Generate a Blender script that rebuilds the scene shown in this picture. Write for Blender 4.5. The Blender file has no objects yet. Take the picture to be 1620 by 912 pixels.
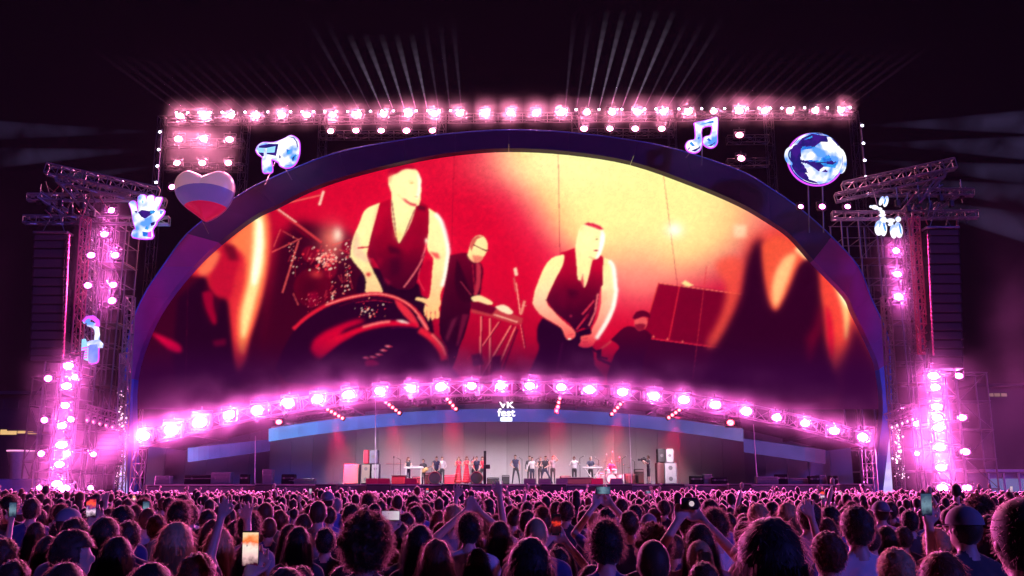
import bpy, bmesh, math, random
import numpy as np
from mathutils import Vector, Matrix, noise as mnoise

random.seed(7)
RNG = np.random.default_rng(7)
S = bpy.context.scene
COL = S.collection

# ------------------------------------------------------------------ camera, world, sun, exposure
FPX, CX, CY, HOR, CAMZ = 1450.0, 810.0, 456.0, 773.0, 1.95
TH = math.atan((HOR - CY) / FPX)
cam_d = bpy.data.cameras.new('camera')
cam = bpy.data.objects.new('camera', cam_d)
COL.objects.link(cam)
cam.location = (0, 0, CAMZ)
cam.rotation_euler = (math.pi / 2 + TH, 0, 0)
cam_d.sensor_width = 36
cam_d.lens = 36 * FPX / 1620
cam_d.clip_start = 0.05
cam_d.clip_end = 3000
S.camera = cam

W = bpy.data.worlds.new('World')
S.world = W
W.use_nodes = True
W.node_tree.nodes['Background'].inputs[0].default_value = (0.0014, 0.0004, 0.0024, 1)
W.node_tree.nodes['Background'].inputs[1].default_value = 1.0

sun_d = bpy.data.lights.new('night_light', 'SUN')
sun_d.energy = 1.35
sun_d.angle = math.radians(4)
sun_d.color = (0.11, 0.10, 1.0)
sun = bpy.data.objects.new('night_light', sun_d)
COL.objects.link(sun)
sun.location = (20, -30, 30)
sun.rotation_euler = (Vector((0.75, -0.62, 0.30))).to_track_quat('Z', 'Y').to_euler()

S.view_settings.view_transform = 'Standard'
S.view_settings.look = 'None'
S.view_settings.exposure = 0.0
S.view_settings.gamma = 1.0
S.cycles.use_adaptive_sampling = True
S.cycles.adaptive_threshold = 0.025
S.cycles.adaptive_min_samples = 20
S.cycles.max_bounces = 4
S.cycles.diffuse_bounces = 1
S.cycles.glossy_bounces = 2
S.cycles.transmission_bounces = 2
S.cycles.volume_bounces = 0
S.cycles.use_denoising = True
S.cycles.sample_clamp_indirect = 3.0
S.cycles.sample_clamp_direct = 0.0
S.cycles.volume_max_steps = 256

# distances of the main planes from the camera (metres)
Y_TRUSS, Y_ARCH, Y_SCREEN, Y_RIG, Y_TOWER, STAGE_Z = 57.0, 64.0, 66.3, 70.0, 61.0, 2.2

def at(px, py, Y):
    """point of the place seen at pixel (px, py) of the photograph, at distance Y"""
    u = (px - CX) / FPX
    v = (CY - py) / FPX
    d = Vector((u, math.cos(TH) - v * math.sin(TH), math.sin(TH) + v * math.cos(TH)))
    return Vector((0, 0, CAMZ)) + d * (Y / d.y)

def proj(p):
    y = p[1] * math.cos(TH) + (p[2] - CAMZ) * math.sin(TH)
    z = -p[1] * math.sin(TH) + (p[2] - CAMZ) * math.cos(TH)
    return CX + FPX * p[0] / y, CY - FPX * z / y

# ------------------------------------------------------------------ materials
MATS = {}

def s2l(c):
    return tuple(((x / 255) / 12.92 if x <= 10 else (((x / 255) + 0.055) / 1.055) ** 2.4) for x in c)

def mat(name, col, rough=0.6, metal=0.0, var=0.25, scale=6.0, bump=0.0, spec=0.5, sheen=0.0):
    if name in MATS:
        return MATS[name]
    m = bpy.data.materials.new(name)
    m.use_nodes = True
    nt = m.node_tree
    b = nt.nodes['Principled BSDF']
    b.inputs['Roughness'].default_value = rough
    b.inputs['Metallic'].default_value = metal
    b.inputs['Specular IOR Level'].default_value = spec
    if sheen:
        b.inputs['Sheen Weight'].default_value = sheen
    if var > 0:
        tc = nt.nodes.new('ShaderNodeTexCoord')
        no = nt.nodes.new('ShaderNodeTexNoise')
        no.inputs['Scale'].default_value = scale
        no.inputs['Detail'].default_value = 4
        nt.links.new(tc.outputs['Object'], no.inputs['Vector'])
        mx = nt.nodes.new('ShaderNodeMix')
        mx.data_type = 'RGBA'
        mx.inputs[6].default_value = (*[c * (1 - var) for c in col], 1)
        mx.inputs[7].default_value = (*[min(1, c * (1 + var)) for c in col], 1)
        nt.links.new(no.outputs['Fac'], mx.inputs[0])
        nt.links.new(mx.outputs[2], b.inputs['Base Color'])
        if bump:
            bp = nt.nodes.new('ShaderNodeBump')
            bp.inputs['Strength'].default_value = bump
            nt.links.new(no.outputs['Fac'], bp.inputs['Height'])
            nt.links.new(bp.outputs['Normal'], b.inputs['Normal'])
    else:
        b.inputs['Base Color'].default_value = (*col, 1)
    MATS[name] = m
    return m

def emat(name, col, k, noise=None, sampling='AUTO'):
    """a surface that gives off light; noise = (other colour, scale) mottles it"""
    if name in MATS:
        return MATS[name]
    m = bpy.data.materials.new(name)
    m.use_nodes = True
    nt = m.node_tree
    nt.nodes.clear()
    o = nt.nodes.new('ShaderNodeOutputMaterial')
    e = nt.nodes.new('ShaderNodeEmission')
    e.inputs[0].default_value = (*col, 1)
    e.inputs[1].default_value = k
    if noise:
        tc = nt.nodes.new('ShaderNodeTexCoord')
        no = nt.nodes.new('ShaderNodeTexNoise')
        no.inputs['Scale'].default_value = noise[1]
        no.inputs['Detail'].default_value = 2
        nt.links.new(tc.outputs['Object'], no.inputs['Vector'])
        r = nt.nodes.new('ShaderNodeValToRGB')
        r.color_ramp.elements[0].position = noise[2] if len(noise) > 2 else 0.4
        r.color_ramp.elements[1].position = noise[3] if len(noise) > 3 else 0.6
        r.color_ramp.elements[0].color = (*noise[0], 1)
        r.color_ramp.elements[1].color = (*col, 1)
        nt.links.new(no.outputs['Fac'], r.inputs[0])
        nt.links.new(r.outputs[0], e.inputs[0])
    nt.links.new(e.outputs[0], o.inputs[0])
    m.cycles.emission_sampling = sampling
    MATS[name] = m
    return m

# ------------------------------------------------------------------ object helpers
def tag(o, label=None, cat=None, group=None, kind=None):
    if label: o['label'] = label
    if cat:
        o['category'] = cat
        if not kind: o['kind'] = 'thing'
    if group: o['group'] = group
    if kind: o['kind'] = kind
    return o

def link(name, data, parent=None, loc=None, rot=None, scale=None):
    o = bpy.data.objects.new(name, data)
    COL.objects.link(o)
    if parent is not None: o.parent = parent
    if loc is not None: o.location = loc
    if rot is not None: o.rotation_euler = rot
    if scale is not None: o.scale = scale
    return o

def empty(name, loc, label=None, cat=None, group=None, rotz=0.0):
    o = link(name, None, None, loc, (0, 0, rotz))
    o.empty_display_size = 0.2
    return tag(o, label, cat, group)

class MB:
    """collects shapes into one mesh"""
    def __init__(self):
        self.v, self.f, self.mi, self.cur = [], [], [], 0
    def add(self, vs, fs):
        n = len(self.v)
        self.v += [tuple(p) for p in vs]
        self.f += [tuple(i + n for i in f) for f in fs]
        self.mi += [self.cur] * len(fs)
        return self
    def box(self, c, size, rot=None, bev=0.0):
        hx, hy, hz = size[0] / 2, size[1] / 2, size[2] / 2
        c = Vector(c)
        if bev:
            b = min(bev, hx * .9, hy * .9, hz * .9)
            vs = []
            for sx in (-1, 1):
                for sy in (-1, 1):
                    for sz in (-1, 1):
                        vs += [(sx * (hx - b), sy * (hy - b), sz * hz), (sx * (hx - b), sy * hy, sz * (hz - b)), (sx * hx, sy * (hy - b), sz * (hz - b))]
            bm = bmesh.new()
            for p in vs: bm.verts.new(p)
            bmesh.ops.convex_hull(bm, input=bm.verts)
            bm.verts.index_update()
            vs = [v.co.copy() for v in bm.verts]
            fs = [[v.index for v in f.verts] for f in bm.faces]
            bm.free()
        else:
            vs = [(sx * hx, sy * hy, sz * hz) for sx in (-1, 1) for sy in (-1, 1) for sz in (-1, 1)]
            fs = [(0, 1, 3, 2), (4, 6, 7, 5), (0, 4, 5, 1), (2, 3, 7, 6), (0, 2, 6, 4), (1, 5, 7, 3)]
        vs = [Vector(p) for p in vs]
        if rot is not None:
            vs = [rot @ p for p in vs]
        return self.add([p + c for p in vs], fs)
    def tube(self, a, b, r, n=6, r2=None, cap=True):
        a, b = Vector(a), Vector(b)
        d = b - a
        if d.length < 1e-6: return self
        q = d.to_track_quat('Z', 'Y')
        r2 = r if r2 is None else r2
        vs, fs = [], []
        for k, (c, rr) in enumerate(((a, r), (b, r2))):
            for i in range(n):
                t = 2 * math.pi * i / n
                vs.append(c + q @ Vector((rr * math.cos(t), rr * math.sin(t), 0)))
        for i in range(n):
            j = (i + 1) % n
            fs.append((i, j, n + j, n + i))
        if cap:
            fs.append(tuple(range(n - 1, -1, -1)))
            fs.append(tuple(range(n, 2 * n)))
        return self.add(vs, fs)
    def poly_tube(self, pts, r, n=6, closed=False):
        pts = [Vector(p) for p in pts]
        m = len(pts)
        vs, fs = [], []
        ref = Vector((0, 1, 0))
        for k in range(m):
            a = pts[(k - 1) % m] if (closed or k > 0) else pts[k]
            b = pts[(k + 1) % m] if (closed or k < m - 1) else pts[k]
            d = (b - a).normalized()
            u = ref.cross(d)
            if u.length < 1e-3: u = Vector((1, 0, 0)).cross(d)
            u.normalize()
            w = d.cross(u)
            for i in range(n):
                t = 2 * math.pi * i / n
                vs.append(pts[k] + u * (r * math.cos(t)) + w * (r * math.sin(t)))
        for k in range(m if closed else m - 1):
            k2 = (k + 1) % m
            for i in range(n):
                j = (i + 1) % n
                fs.append((k * n + i, k * n + j, k2 * n + j, k2 * n + i))
        if not closed:
            fs.append(tuple(range(n - 1, -1, -1)))
            fs.append(tuple((m - 1) * n + i for i in range(n)))
        return self.add(vs, fs)
    def ell(self, c, rad, nu=12, nv=8, rot=None):
        c = Vector(c)
        vs, fs = [], []
        for j in range(nv + 1):
            ph = math.pi * j / nv
            for i in range(nu):
                t = 2 * math.pi * i / nu
                p = Vector((rad[0] * math.sin(ph) * math.cos(t), rad[1] * math.sin(ph) * math.sin(t), rad[2] * math.cos(ph)))
                if rot is not None: p = rot @ p
                vs.append(c + p)
        for j in range(nv):
            for i in range(nu):
                k = (i + 1) % nu
                fs.append((j * nu + i, (j + 1) * nu + i, (j + 1) * nu + k, j * nu + k))
        return self.add(vs, fs)
    def slab(self, pts, depth):
        """front outline pts (list of Vector, roughly facing -Y) extruded by depth along +Y"""
        n = len(pts)
        vs = [Vector(p) for p in pts] + [Vector(p) + Vector((0, depth, 0)) for p in pts]
        fs = [tuple(range(n)), tuple(range(2 * n - 1, n - 1, -1))]
        for i in range(n):
            j = (i + 1) % n
            fs.append((j, i, n + i, n + j))
        return self.add(vs, fs)
    def mesh(self, name, mats, smooth=False, recalc=True):
        me = bpy.data.meshes.new(name)
        me.from_pydata(self.v, [], self.f)
        if not isinstance(mats, (list, tuple)): mats = [mats]
        for m in mats: me.materials.append(m)
        me.polygons.foreach_set('material_index', self.mi)
        if recalc:
            bm = bmesh.new(); bm.from_mesh(me)
            bmesh.ops.recalc_face_normals(bm, faces=bm.faces)
            bm.to_mesh(me); bm.free()
        if smooth:
            me.polygons.foreach_set('use_smooth', [True] * len(me.polygons))
        return me
    def build(self, name, mats, parent=None, loc=None, smooth=False, rot=None):
        return link(name, self.mesh(name, mats, smooth), parent, loc, rot)

def ordinal(n):
    w = ['first', 'second', 'third', 'fourth', 'fifth', 'sixth', 'seventh', 'eighth', 'ninth', 'tenth', 'eleventh', 'twelfth', 'thirteenth']
    if n < len(w): return w[n]
    n += 1
    return '%d%s' % (n, 'th' if 10 <= n % 100 <= 20 else {1: 'st', 2: 'nd', 3: 'rd'}.get(n % 10, 'th'))

# base materials
M_ALU = mat('aluminium', (0.24, 0.23, 0.24), 0.42, 0.5, 0.15, 3)
M_STEEL = mat('scaffold_steel', (0.16, 0.15, 0.16), 0.45, 0.5, 0.25, 5)
M_BLACK = mat('black_metal', (0.02, 0.02, 0.022), 0.5, 0.1, 0.3, 8)
M_CAB = mat('cabinet_black', (0.010, 0.009, 0.010), 0.9, 0.0, 0.3, 14, 0.1, spec=.3)
M_GRILLE = mat('grille_black', (0.045, 0.040, 0.045), 0.8, 0.0, 0.4, 60, 0.3, spec=.3)
M_GREYCAB = mat('cabinet_grey', (0.17, 0.16, 0.18), 0.6, 0.0, 0.15, 6)
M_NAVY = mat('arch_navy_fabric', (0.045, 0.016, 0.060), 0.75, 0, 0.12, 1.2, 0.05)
M_PLUM = mat('arch_fabric_plum_tint', (0.26, 0.030, 0.22), 0.7, 0, 0.15, 1.2, 0.05)  # magenta lamp light on the side panels put into the colour
M_MAGF = mat('arch_fabric_magenta_tint', (0.30, 0.025, 0.19), 0.7, 0, 0.15, 1.2, 0.05)  # navy cloth coloured as if lit by magenta lamps
M_BLUEF = mat('arch_fabric_blue_tint', (0.035, 0.10, 0.46), 0.6, 0, 0.12, 1.5, 0.05)  # blue uplight on the legs put into the colour; rim piping shares it
M_STAGE = mat('stage_floor_black', (0.05, 0.045, 0.05), 0.35, 0, 0.4, 2, 0.05)
M_BACK = mat('backdrop_grey', (0.40, 0.38, 0.40), 0.75, 0, 0.10, 0.7, 0.05)
M_RIG = mat('rig_dark_metal', (0.05, 0.045, 0.05), 0.5, 0.4, 0.2, 3)
M_DARK = mat('dark_drape', (0.03, 0.02, 0.03), 0.9, 0, 0.3, 2)
# ------------------------------------------------------------------ ground and large structure
def ground():
    n = 40
    xs = np.linspace(-400, 400, n); ys = np.linspace(-100, 700, n)
    vs = [(x, y, 0) for y in ys for x in xs]
    fs = [(j * n + i, j * n + i + 1, (j + 1) * n + i + 1, (j + 1) * n + i) for j in range(n - 1) for i in range(n - 1)]
    me = bpy.data.meshes.new('ground'); me.from_pydata(vs, [], fs)
    me.materials.append(mat('asphalt', (0.05, 0.05, 0.052), 0.85, 0, 0.35, 1.5, 0.2))
    tag(link('ground', me), None, None, None, 'structure')
ground()

def truss(name, pts, w, label, cat='truss', group=None, r=0.035, bay=None, m=None, parent=None, up=(0, 0, 1), h=None):
    """box truss along a polyline: four chords and one lacing mesh"""
    m = m or M_ALU
    h = h or w
    pts = [Vector(p) for p in pts]
    if parent is None:
        root = empty(name, pts[0], label, cat, group)
        off = pts[0]
    else:
        root = parent; off = Vector((0, 0, 0))
    # resample
    L = [0.0]
    for a, b in zip(pts, pts[1:]): L.append(L[-1] + (b - a).length)
    bay = bay or w * 1.1
    nb = max(1, int(round(L[-1] / bay)))
    P = []
    for k in range(nb + 1):
        s = L[-1] * k / nb
        i = max(i for i in range(len(L)) if L[i] <= s + 1e-6)
        i = min(i, len(pts) - 2)
        t = (s - L[i]) / max(1e-9, L[i + 1] - L[i])
        P.append(pts[i].lerp(pts[i + 1], t))
    rings = []
    for k, p in enumerate(P):
        d = (P[min(k + 1, nb)] - P[max(k - 1, 0)]).normalized()
        u = Vector(up)
        if abs(u.dot(d)) > 0.95: u = Vector((0, 1, 0))
        s = d.cross(u).normalized(); u2 = s.cross(d).normalized()
        rings.append([p - off + s * (a * w / 2) + u2 * (b * h / 2) for a, b in ((-1, -1), (1, -1), (1, 1), (-1, 1))])
    for c in range(4):
        MB().poly_tube([rg[c] for rg in ([rings[0], rings[-1]] if len(pts) == 2 else rings)], r, 5).build('chord', m, root)
    b = MB()
    for k in range(nb + 1):
        for c in range(4):
            b.tube(rings[k][c], rings[k][(c + 1) % 4], r * .6, 3, cap=False)
            if k < nb:
                if (k + c) % 2: b.tube(rings[k][c], rings[k + 1][(c + 1) % 4], r * .55, 3, cap=False)
                else: b.tube(rings[k][(c + 1) % 4], rings[k + 1][c], r * .55, 3, cap=False)
    b.build('lacing', m, root)
    return root

# the great arch round the screen -----------------------------------
OUT = [(190, 812), (193, 760), (196, 700), (198, 600), (205, 525), (226, 470), (257, 422), (296, 370), (346, 331), (400, 296), (462, 268), (536, 241), (640, 221), (720, 211), (805, 206),
       (900, 210), (1011, 224), (1085, 241), (1172, 271), (1214, 295), (1269, 333), (1316, 375), (1358, 422), (1378, 471), (1403, 528), (1408, 572), (1410, 650), (1411, 720), (1412, 812)]
INN = [(218, 812), (216, 760), (212, 700), (212, 600), (235, 525), (265, 472), (306, 422), (346, 384), (400, 343), (437, 325), (487, 300), (549, 278), (640, 255), (720, 241), (805, 235),
       (900, 240), (999, 256), (1097, 290), (1172, 322), (1220, 350), (1252, 373), (1287, 412), (1338, 466), (1351, 493), (1378, 548), (1391, 585), (1397, 650), (1388, 720), (1376, 812)]

def spline(pts, per=4):
    P = [np.array(p, float) for p in pts]
    out = []
    for i in range(len(P) - 1):
        p0 = P[max(i - 1, 0)]; p1 = P[i]; p2 = P[i + 1]; p3 = P[min(i + 2, len(P) - 1)]
        for k in range(per):
            t = k / per
            out.append(0.5 * ((2 * p1) + (-p0 + p2) * t + (2 * p0 - 5 * p1 + 4 * p2 - p3) * t * t + (-p0 + 3 * p1 - 3 * p2 + p3) * t ** 3))
    out.append(P[-1])
    return out

def arch():
    root = empty('stage_arch', at(805, 812, Y_ARCH), 'huge dark blue fabric arch standing round the giant screen', 'arch')
    o = root.location.copy()
    so, si = spline(OUT, 4), spline(INN, 4)
    nseg = len(OUT) - 1
    for k in range(nseg):
        a = so[k * 4:k * 4 + 5]; b = si[k * 4:k * 4 + 5]
        cx = (a[2][0] + b[2][0]) / 2; cy = (a[2][1] + b[2][1]) / 2
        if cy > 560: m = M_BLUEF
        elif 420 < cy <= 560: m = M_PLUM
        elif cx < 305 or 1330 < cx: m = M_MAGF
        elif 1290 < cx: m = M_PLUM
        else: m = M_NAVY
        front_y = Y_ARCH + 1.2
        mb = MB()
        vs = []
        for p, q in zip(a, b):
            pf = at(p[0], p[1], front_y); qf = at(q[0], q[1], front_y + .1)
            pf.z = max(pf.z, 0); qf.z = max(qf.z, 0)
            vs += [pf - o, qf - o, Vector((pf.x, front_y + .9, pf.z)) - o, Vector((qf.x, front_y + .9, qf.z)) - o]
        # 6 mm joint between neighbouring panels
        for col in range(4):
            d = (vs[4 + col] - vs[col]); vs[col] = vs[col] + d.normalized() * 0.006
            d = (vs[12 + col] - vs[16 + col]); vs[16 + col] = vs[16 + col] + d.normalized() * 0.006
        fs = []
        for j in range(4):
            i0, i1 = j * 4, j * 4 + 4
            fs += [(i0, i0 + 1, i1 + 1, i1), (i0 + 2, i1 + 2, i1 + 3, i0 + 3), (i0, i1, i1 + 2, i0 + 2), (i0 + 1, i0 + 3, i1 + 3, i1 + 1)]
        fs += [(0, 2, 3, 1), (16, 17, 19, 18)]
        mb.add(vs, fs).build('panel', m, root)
    # piping along the outer rim
    MB().poly_tube([at(p[0], p[1], Y_ARCH + 1.17) - o for p in so if p[1] < 770], 0.05, 6).build('rim_tube', M_BLUEF, root, smooth=True)
    # blue wash lights at the feet, shining up the legs
    for px, s in ((180, 1), (1427, -1)):
        p = at(px, 812, Y_ARCH - 1.5)
        ft = empty('uplight', (p.x, p.y, 0), ('blue floor wash light at the foot of the arch beside the %s lamp tower' % ('left' if s > 0 else 'right')), 'stage light', 'floor wash lights at the arch feet')
        MB().box((0, 0, .18), (.5, .4, .3), bev=.04).build('housing', M_BLACK, ft)
        ld = bpy.data.lights.new('uplight_beam', 'SPOT'); ld.energy = 5200; ld.color = (0.10, 0.32, 1.0)
        ld.spot_size = math.radians(44); ld.spot_blend = .9; ld.shadow_soft_size = .15
        l = link('beam', ld, ft, (0, 0, .4))
        aim = Vector((s * 1.0, 1.6, 7.5))
        l.rotation_euler = (-aim).to_track_quat('Z', 'Y').to_euler()
arch()

# stage platform --------------------------------------------------
def stage():
    root = empty('stage_platform', (0, 56, 0), 'long low black stage platform with a dark front below the performers', 'stage')
    x0, x1 = at(232, 770, 56).x, at(1380, 770, 56).x
    n = 12
    w = (x1 - x0) / n
    for i in range(n):
        MB().box((x0 + w * (i + .5), 6.0, STAGE_Z - .06), (w - .012, 12.0, .12)).build('deck', M_STAGE, root)
        MB().box((x0 + w * (i + .5), 0.04, (STAGE_Z - .14) / 2), (w - .02, .06, STAGE_Z - .16)).build('front_panel', mat('stage_skirt', (.10, .09, .10), .7, 0, .3, 2), root)
    MB().box(((x0 + x1) / 2, -.015, STAGE_Z - .05), (x1 - x0, .03, .06)).build('nosing', mat('nosing', (.5, .45, .46), .4, .5, .1), root)
stage()

def arc_py(px):  # the bow of the lamp truss as the photograph shows it
    return 611 + 2060 - math.sqrt(2060 ** 2 - (px - 797) ** 2)

def roof():
    root = empty('stage_canopy', at(797, 620, 58), 'dark curved stage roof hanging over the band below the screen', 'stage roof')
    o = root.location.copy()
    xs = np.linspace(222, 1374, 33)
    for k in range(len(xs) - 1):
        a = at(xs[k], arc_py(xs[k]) + 12, 58.2); b = at(xs[k + 1], arc_py(xs[k + 1]) + 12, 58.2)
        b = a + (b - a) * .997
        vs = []
        for p in (a, b):
            for y in (58.2, 66.0):
                for dz in (0, .18):
                    vs.append(Vector((p.x, y, p.z + dz)) - o)
        fs = [(0, 1, 3, 2), (4, 6, 7, 5), (0, 4, 5, 1), (2, 3, 7, 6), (0, 2, 6, 4), (1, 5, 7, 3)]
        MB().add(vs, fs).build('roof_panel', M_DARK, root)
    for x in np.linspace(300, 1296, 9):
        p = at(x, arc_py(x) + 12, 58.2)
        MB().box(Vector((p.x, 62.1, p.z - .12)) - o, (.16, 7.6, .2)).build('rafter', M_BLACK, root)
roof()

def backdrop():
    root = empty('backdrop_wall', at(800, 768, 65), 'tall grey panelled backdrop wall behind the band', 'backdrop')
    o = root.location.copy()
    vars_ = [M_BACK, mat('backdrop_grey_b', (.37, .35, .37), .75, 0, .14, .9, .08), mat('backdrop_grey_c', (.43, .41, .43), .7, 0, .12, .8, .08)]
    def wall(px0, px1, n, Y, name='panel', m=M_BACK):
        xa, xb = at(px0, 700, Y).x, at(px1, 700, Y).x
        w = (xb - xa) / n
        for i in range(n):
            xc = xa + w * (i + .5)
            pc = proj((xc, Y, 4))[0]
            top = at(pc, arc_py(pc) + 17, 62.0).z
            MB().box(Vector((xc, Y + .04 * ((i * 7) % 3) / 3, (STAGE_Z + top) / 2)) - o, (w - .018, .12, top - STAGE_Z)).build(name, vars_[(i * 5 + i // 3) % 3] if m is M_BACK else m, root)
    wall(428, 1176, 22, 65.0)
    wall(262, 430, 5, 66.2, 'panel', mat('backdrop_dim', (.30, .27, .31), .8, 0, .12, .7))
    wall(1174, 1345, 5, 66.2, 'panel', MATS['backdrop_dim'])
    wall(236, 263, 1, 65.2)
backdrop()

def strip(name, label, top, bot, Y, nseg, cols, depth=.35, group=None):
    """curved light strip: lit panels side by side"""
    a0 = at(*top(0), Y)
    root = empty(name, a0, label, 'light strip', group)
    for k in range(nseg):
        t0, t1 = k / nseg, (k + 1) / nseg
        pts = [at(*top(t0), Y), at(*top(t1), Y), at(*bot(t1), Y), at(*bot(t0), Y)]
        c = sum(pts, Vector()) / 4
        pts = [c + (p - c) * .998 - a0 for p in pts]
        f = (k + .5) / nseg
        MB().slab(pts, depth).build('lit_panel', cols(f), root)

def strip_col(key, stops):
    def g(f):
        q = round(f * 48) / 48
        x = [s[0] for s in stops]
        c = [float(np.interp(q, x, [s[1][i] for s in stops])) for i in range(3)]
        return emat('%s_%02d' % (key, round(q * 48)), s2l(c), 1.0, (tuple(v * .8 for v in s2l(c)), .5))
    return g
def lin(a, b): return lambda t: (a[0] + (b[0] - a[0]) * t, a[1] + (b[1] - a[1]) * t)
def bow(x0, x1, yc, xc=800, R=2250): return lambda t: (x0 + (x1 - x0) * t, yc + R - math.sqrt(R * R - (x0 + (x1 - x0) * t - xc) ** 2))
strip('blue_light_strip', 'long curved blue light strip above the band, carrying the white sign', bow(425, 1176, 647), bow(425, 1176, 667), 63.5, 48,
      strip_col('bluestrip', [(0, (105, 165, 255)), (.15, (92, 120, 225)), (.4, (84, 82, 180)), (.6, (80, 76, 165)), (.85, (78, 80, 160)), (1, (110, 95, 165))]))
strip('blue_light_strip', 'short blue light strip on the left wing of the stage', lin((297, 709), (430, 695)), lin((297, 731), (430, 713)), 65.2, 16,
      strip_col('leftstrip', [(0, (120, 130, 235)), (.3, (105, 80, 185)), (1, (62, 40, 110))]))
strip('blue_light_strip', 'short dim blue light strip on the right wing of the stage', lin((1176, 694), (1306, 712)), lin((1176, 715), (1306, 734)), 65.2, 16,
      strip_col('rightstrip', [(0, (78, 60, 135)), (.7, (85, 65, 140)), (1, (105, 45, 110))]))

# sign over the band -------------------------------------------------
def text_mesh(s, size, depth, m):
    cu = bpy.data.curves.new('lettering', 'FONT'); cu.body = s; cu.size = size; cu.extrude = depth; cu.align_x = 'CENTER'; cu.offset = size * .02
    ob = bpy.data.objects.new('tmp', cu); COL.objects.link(ob)
    dg = bpy.context.evaluated_depsgraph_get()
    me = bpy.data.meshes.new_from_object(ob.evaluated_get(dg))
    bpy.data.objects.remove(ob)
    me.materials.clear(); me.materials.append(m)
    return me
def sign():
    p = at(801, 667, 63.0)
    root = empty('festival_sign', p, 'small glowing white lettered sign on the middle of the curved blue strip', 'sign')
    wm = emat('sign_white', (1, .93, 1), 1.9)
    link('lettering', text_mesh('VK', 1.0, .05, wm), root, (0.02, 0, .92), (math.pi / 2, 0, 0), (.78, .58, 1))
    link('lettering', text_mesh('fest', 1.0, .05, wm), root, (0, 0, .36), (math.pi / 2, 0, 0), (.82, .72, 1))
    MB().box((0, 0, .14), (.82, .12, .30), bev=.05).build('plate', emat('sign_plate', (.86, .95, 1), 1.5), root)
    for s_ in (-.3, .3): MB().tube((s_, .1, .2), (s_, .45, .9), .03, 5).build('bracket', M_STEEL, root)
sign()
# ------------------------------------------------------------------ lamps
K_ARC, K_TOP, K_TOW = 6000.0, 4600.0, 5000.0   # radiance of the bulbs; the lens round them is far dimmer
def lens_mat(name, col, k, rx, rz):
    """hot in the middle, falling off towards the rim like a reflector lamp"""
    m = emat(name, col, k, None, 'NONE')
    nt = m.node_tree; e = [n for n in nt.nodes if n.type == 'EMISSION'][0]
    tc = nt.nodes.new('ShaderNodeTexCoord'); mp = nt.nodes.new('ShaderNodeVectorMath'); mp.operation = 'MULTIPLY'; mp.inputs[1].default_value = (1 / rx, 0, 1 / rz)
    nt.links.new(tc.outputs['Object'], mp.inputs[0])
    dt = nt.nodes.new('ShaderNodeVectorMath'); dt.operation = 'DOT_PRODUCT'; nt.links.new(mp.outputs[0], dt.inputs[0]); nt.links.new(mp.outputs[0], dt.inputs[1])
    a = nt.nodes.new('ShaderNodeMath'); a.operation = 'MULTIPLY'; a.inputs[1].default_value = -12.0; nt.links.new(dt.outputs['Value'], a.inputs[0])
    b = nt.nodes.new('ShaderNodeMath'); b.operation = 'EXPONENT'; nt.links.new(a.outputs[0], b.inputs[0])
    c = nt.nodes.new('ShaderNodeMath'); c.operation = 'MULTIPLY'; c.inputs[1].default_value = k; nt.links.new(b.outputs[0], c.inputs[0])
    nt.links.new(c.outputs[0], e.inputs[1])
    return m
L_RED = emat('lens_red', (1.0, 0.07, 0.10), 14.0)
L_WHITE = emat('lens_white', (0.75, 0.75, 1.0), 9.0)
L_SPARK = emat('lens_spark', (1.0, 0.62, 0.80), 3.0)

def lens_mesh(name, rx, rz, m, n=8):
    return MB().add([(rx * math.cos(2 * math.pi * (i + .5) / n), 0, rz * math.sin(2 * math.pi * (i + .5) / n)) for i in range(n)], [tuple(range(n))]).mesh(name, m, recalc=False)

def lamp_meshes(key, rx, rz, lm):
    if isinstance(lm, tuple): bulb = emat('bulb_' + key, lm[0], lm[1]); lm = lens_mat('lens_' + key, lm[0], 2600.0, rx * 1.4, rz * 1.4); lr = 1.4
    else: lr = 1.0; bulb = None
    hb = MB()
    hb.box((0, .20, 0), (rx * 2.85, .34, rz * 2.9), bev=.05)
    for i in range(4): hb.box((0, .40, -rz * .7 + rz * .45 * i), (rx * 1.7, .05, .03))
    yk = MB()
    for s in (-1, 1): yk.box((s * (rx * 1.43 + .035), .2, .12), (.03, .08, rz * 2 + .25))
    yk.box((0, .2, rz + .25), (rx * 3.0, .08, .03))
    yk.tube((0, .2, rz + .25), (0, .2, rz + .42), .03, 6)
    for s in (-1, 1): yk.tube((s * (rx * 1.38), .2, 0), (s * (rx * 1.43 + .09), .2, 0), .045, 8)
    return (hb.mesh(key + '_housing', M_BLACK), yk.mesh(key + '_yoke', M_BLACK), lens_mesh(key + '_lens', rx * lr, rz * lr, lm, 12), lens_mesh(key + '_bulb', rx * .7, rz * .7, bulb, 6) if bulb else None)
C_MAG, C_ROSE = (1.0, 0.13, 0.64), (1.0, 0.24, 0.44)
LM_ARC = lamp_meshes('arc', .33, .235, (C_MAG, K_ARC))
LM_TOP = lamp_meshes('top', .28, .20, (C_ROSE, K_TOP))
LM_TOW = lamp_meshes('tower', .35, .22, (C_MAG, K_TOW))
LM_TOWS = lamp_meshes('tower_small', .22, .18, (C_MAG, K_TOW))
LM_RED = lamp_meshes('redpar', .22, .18, L_RED)

def lamp(name, p, meshes, label, group, rot=(0, 0, 0), sc=1.0):
    root = empty(name, p, label, 'stage light', group)
    root.rotation_euler = rot
    rv = random.Random(hash((round(p[0], 2), round(p[2], 2))))
    sc *= rv.uniform(.88, 1.10)
    root.rotation_euler = (rot[0] + rv.gauss(0, .06), 0, rot[2] + rv.gauss(0, .08))
    root.scale = (sc, sc, sc)
    link('housing', meshes[0], root)
    link('yoke', meshes[1], root)
    l = link('lens', meshes[2], root, (0, .02, 0))
    if meshes[3]: link('bulb', meshes[3], l, (0, -.012, 0))
    return root

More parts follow.
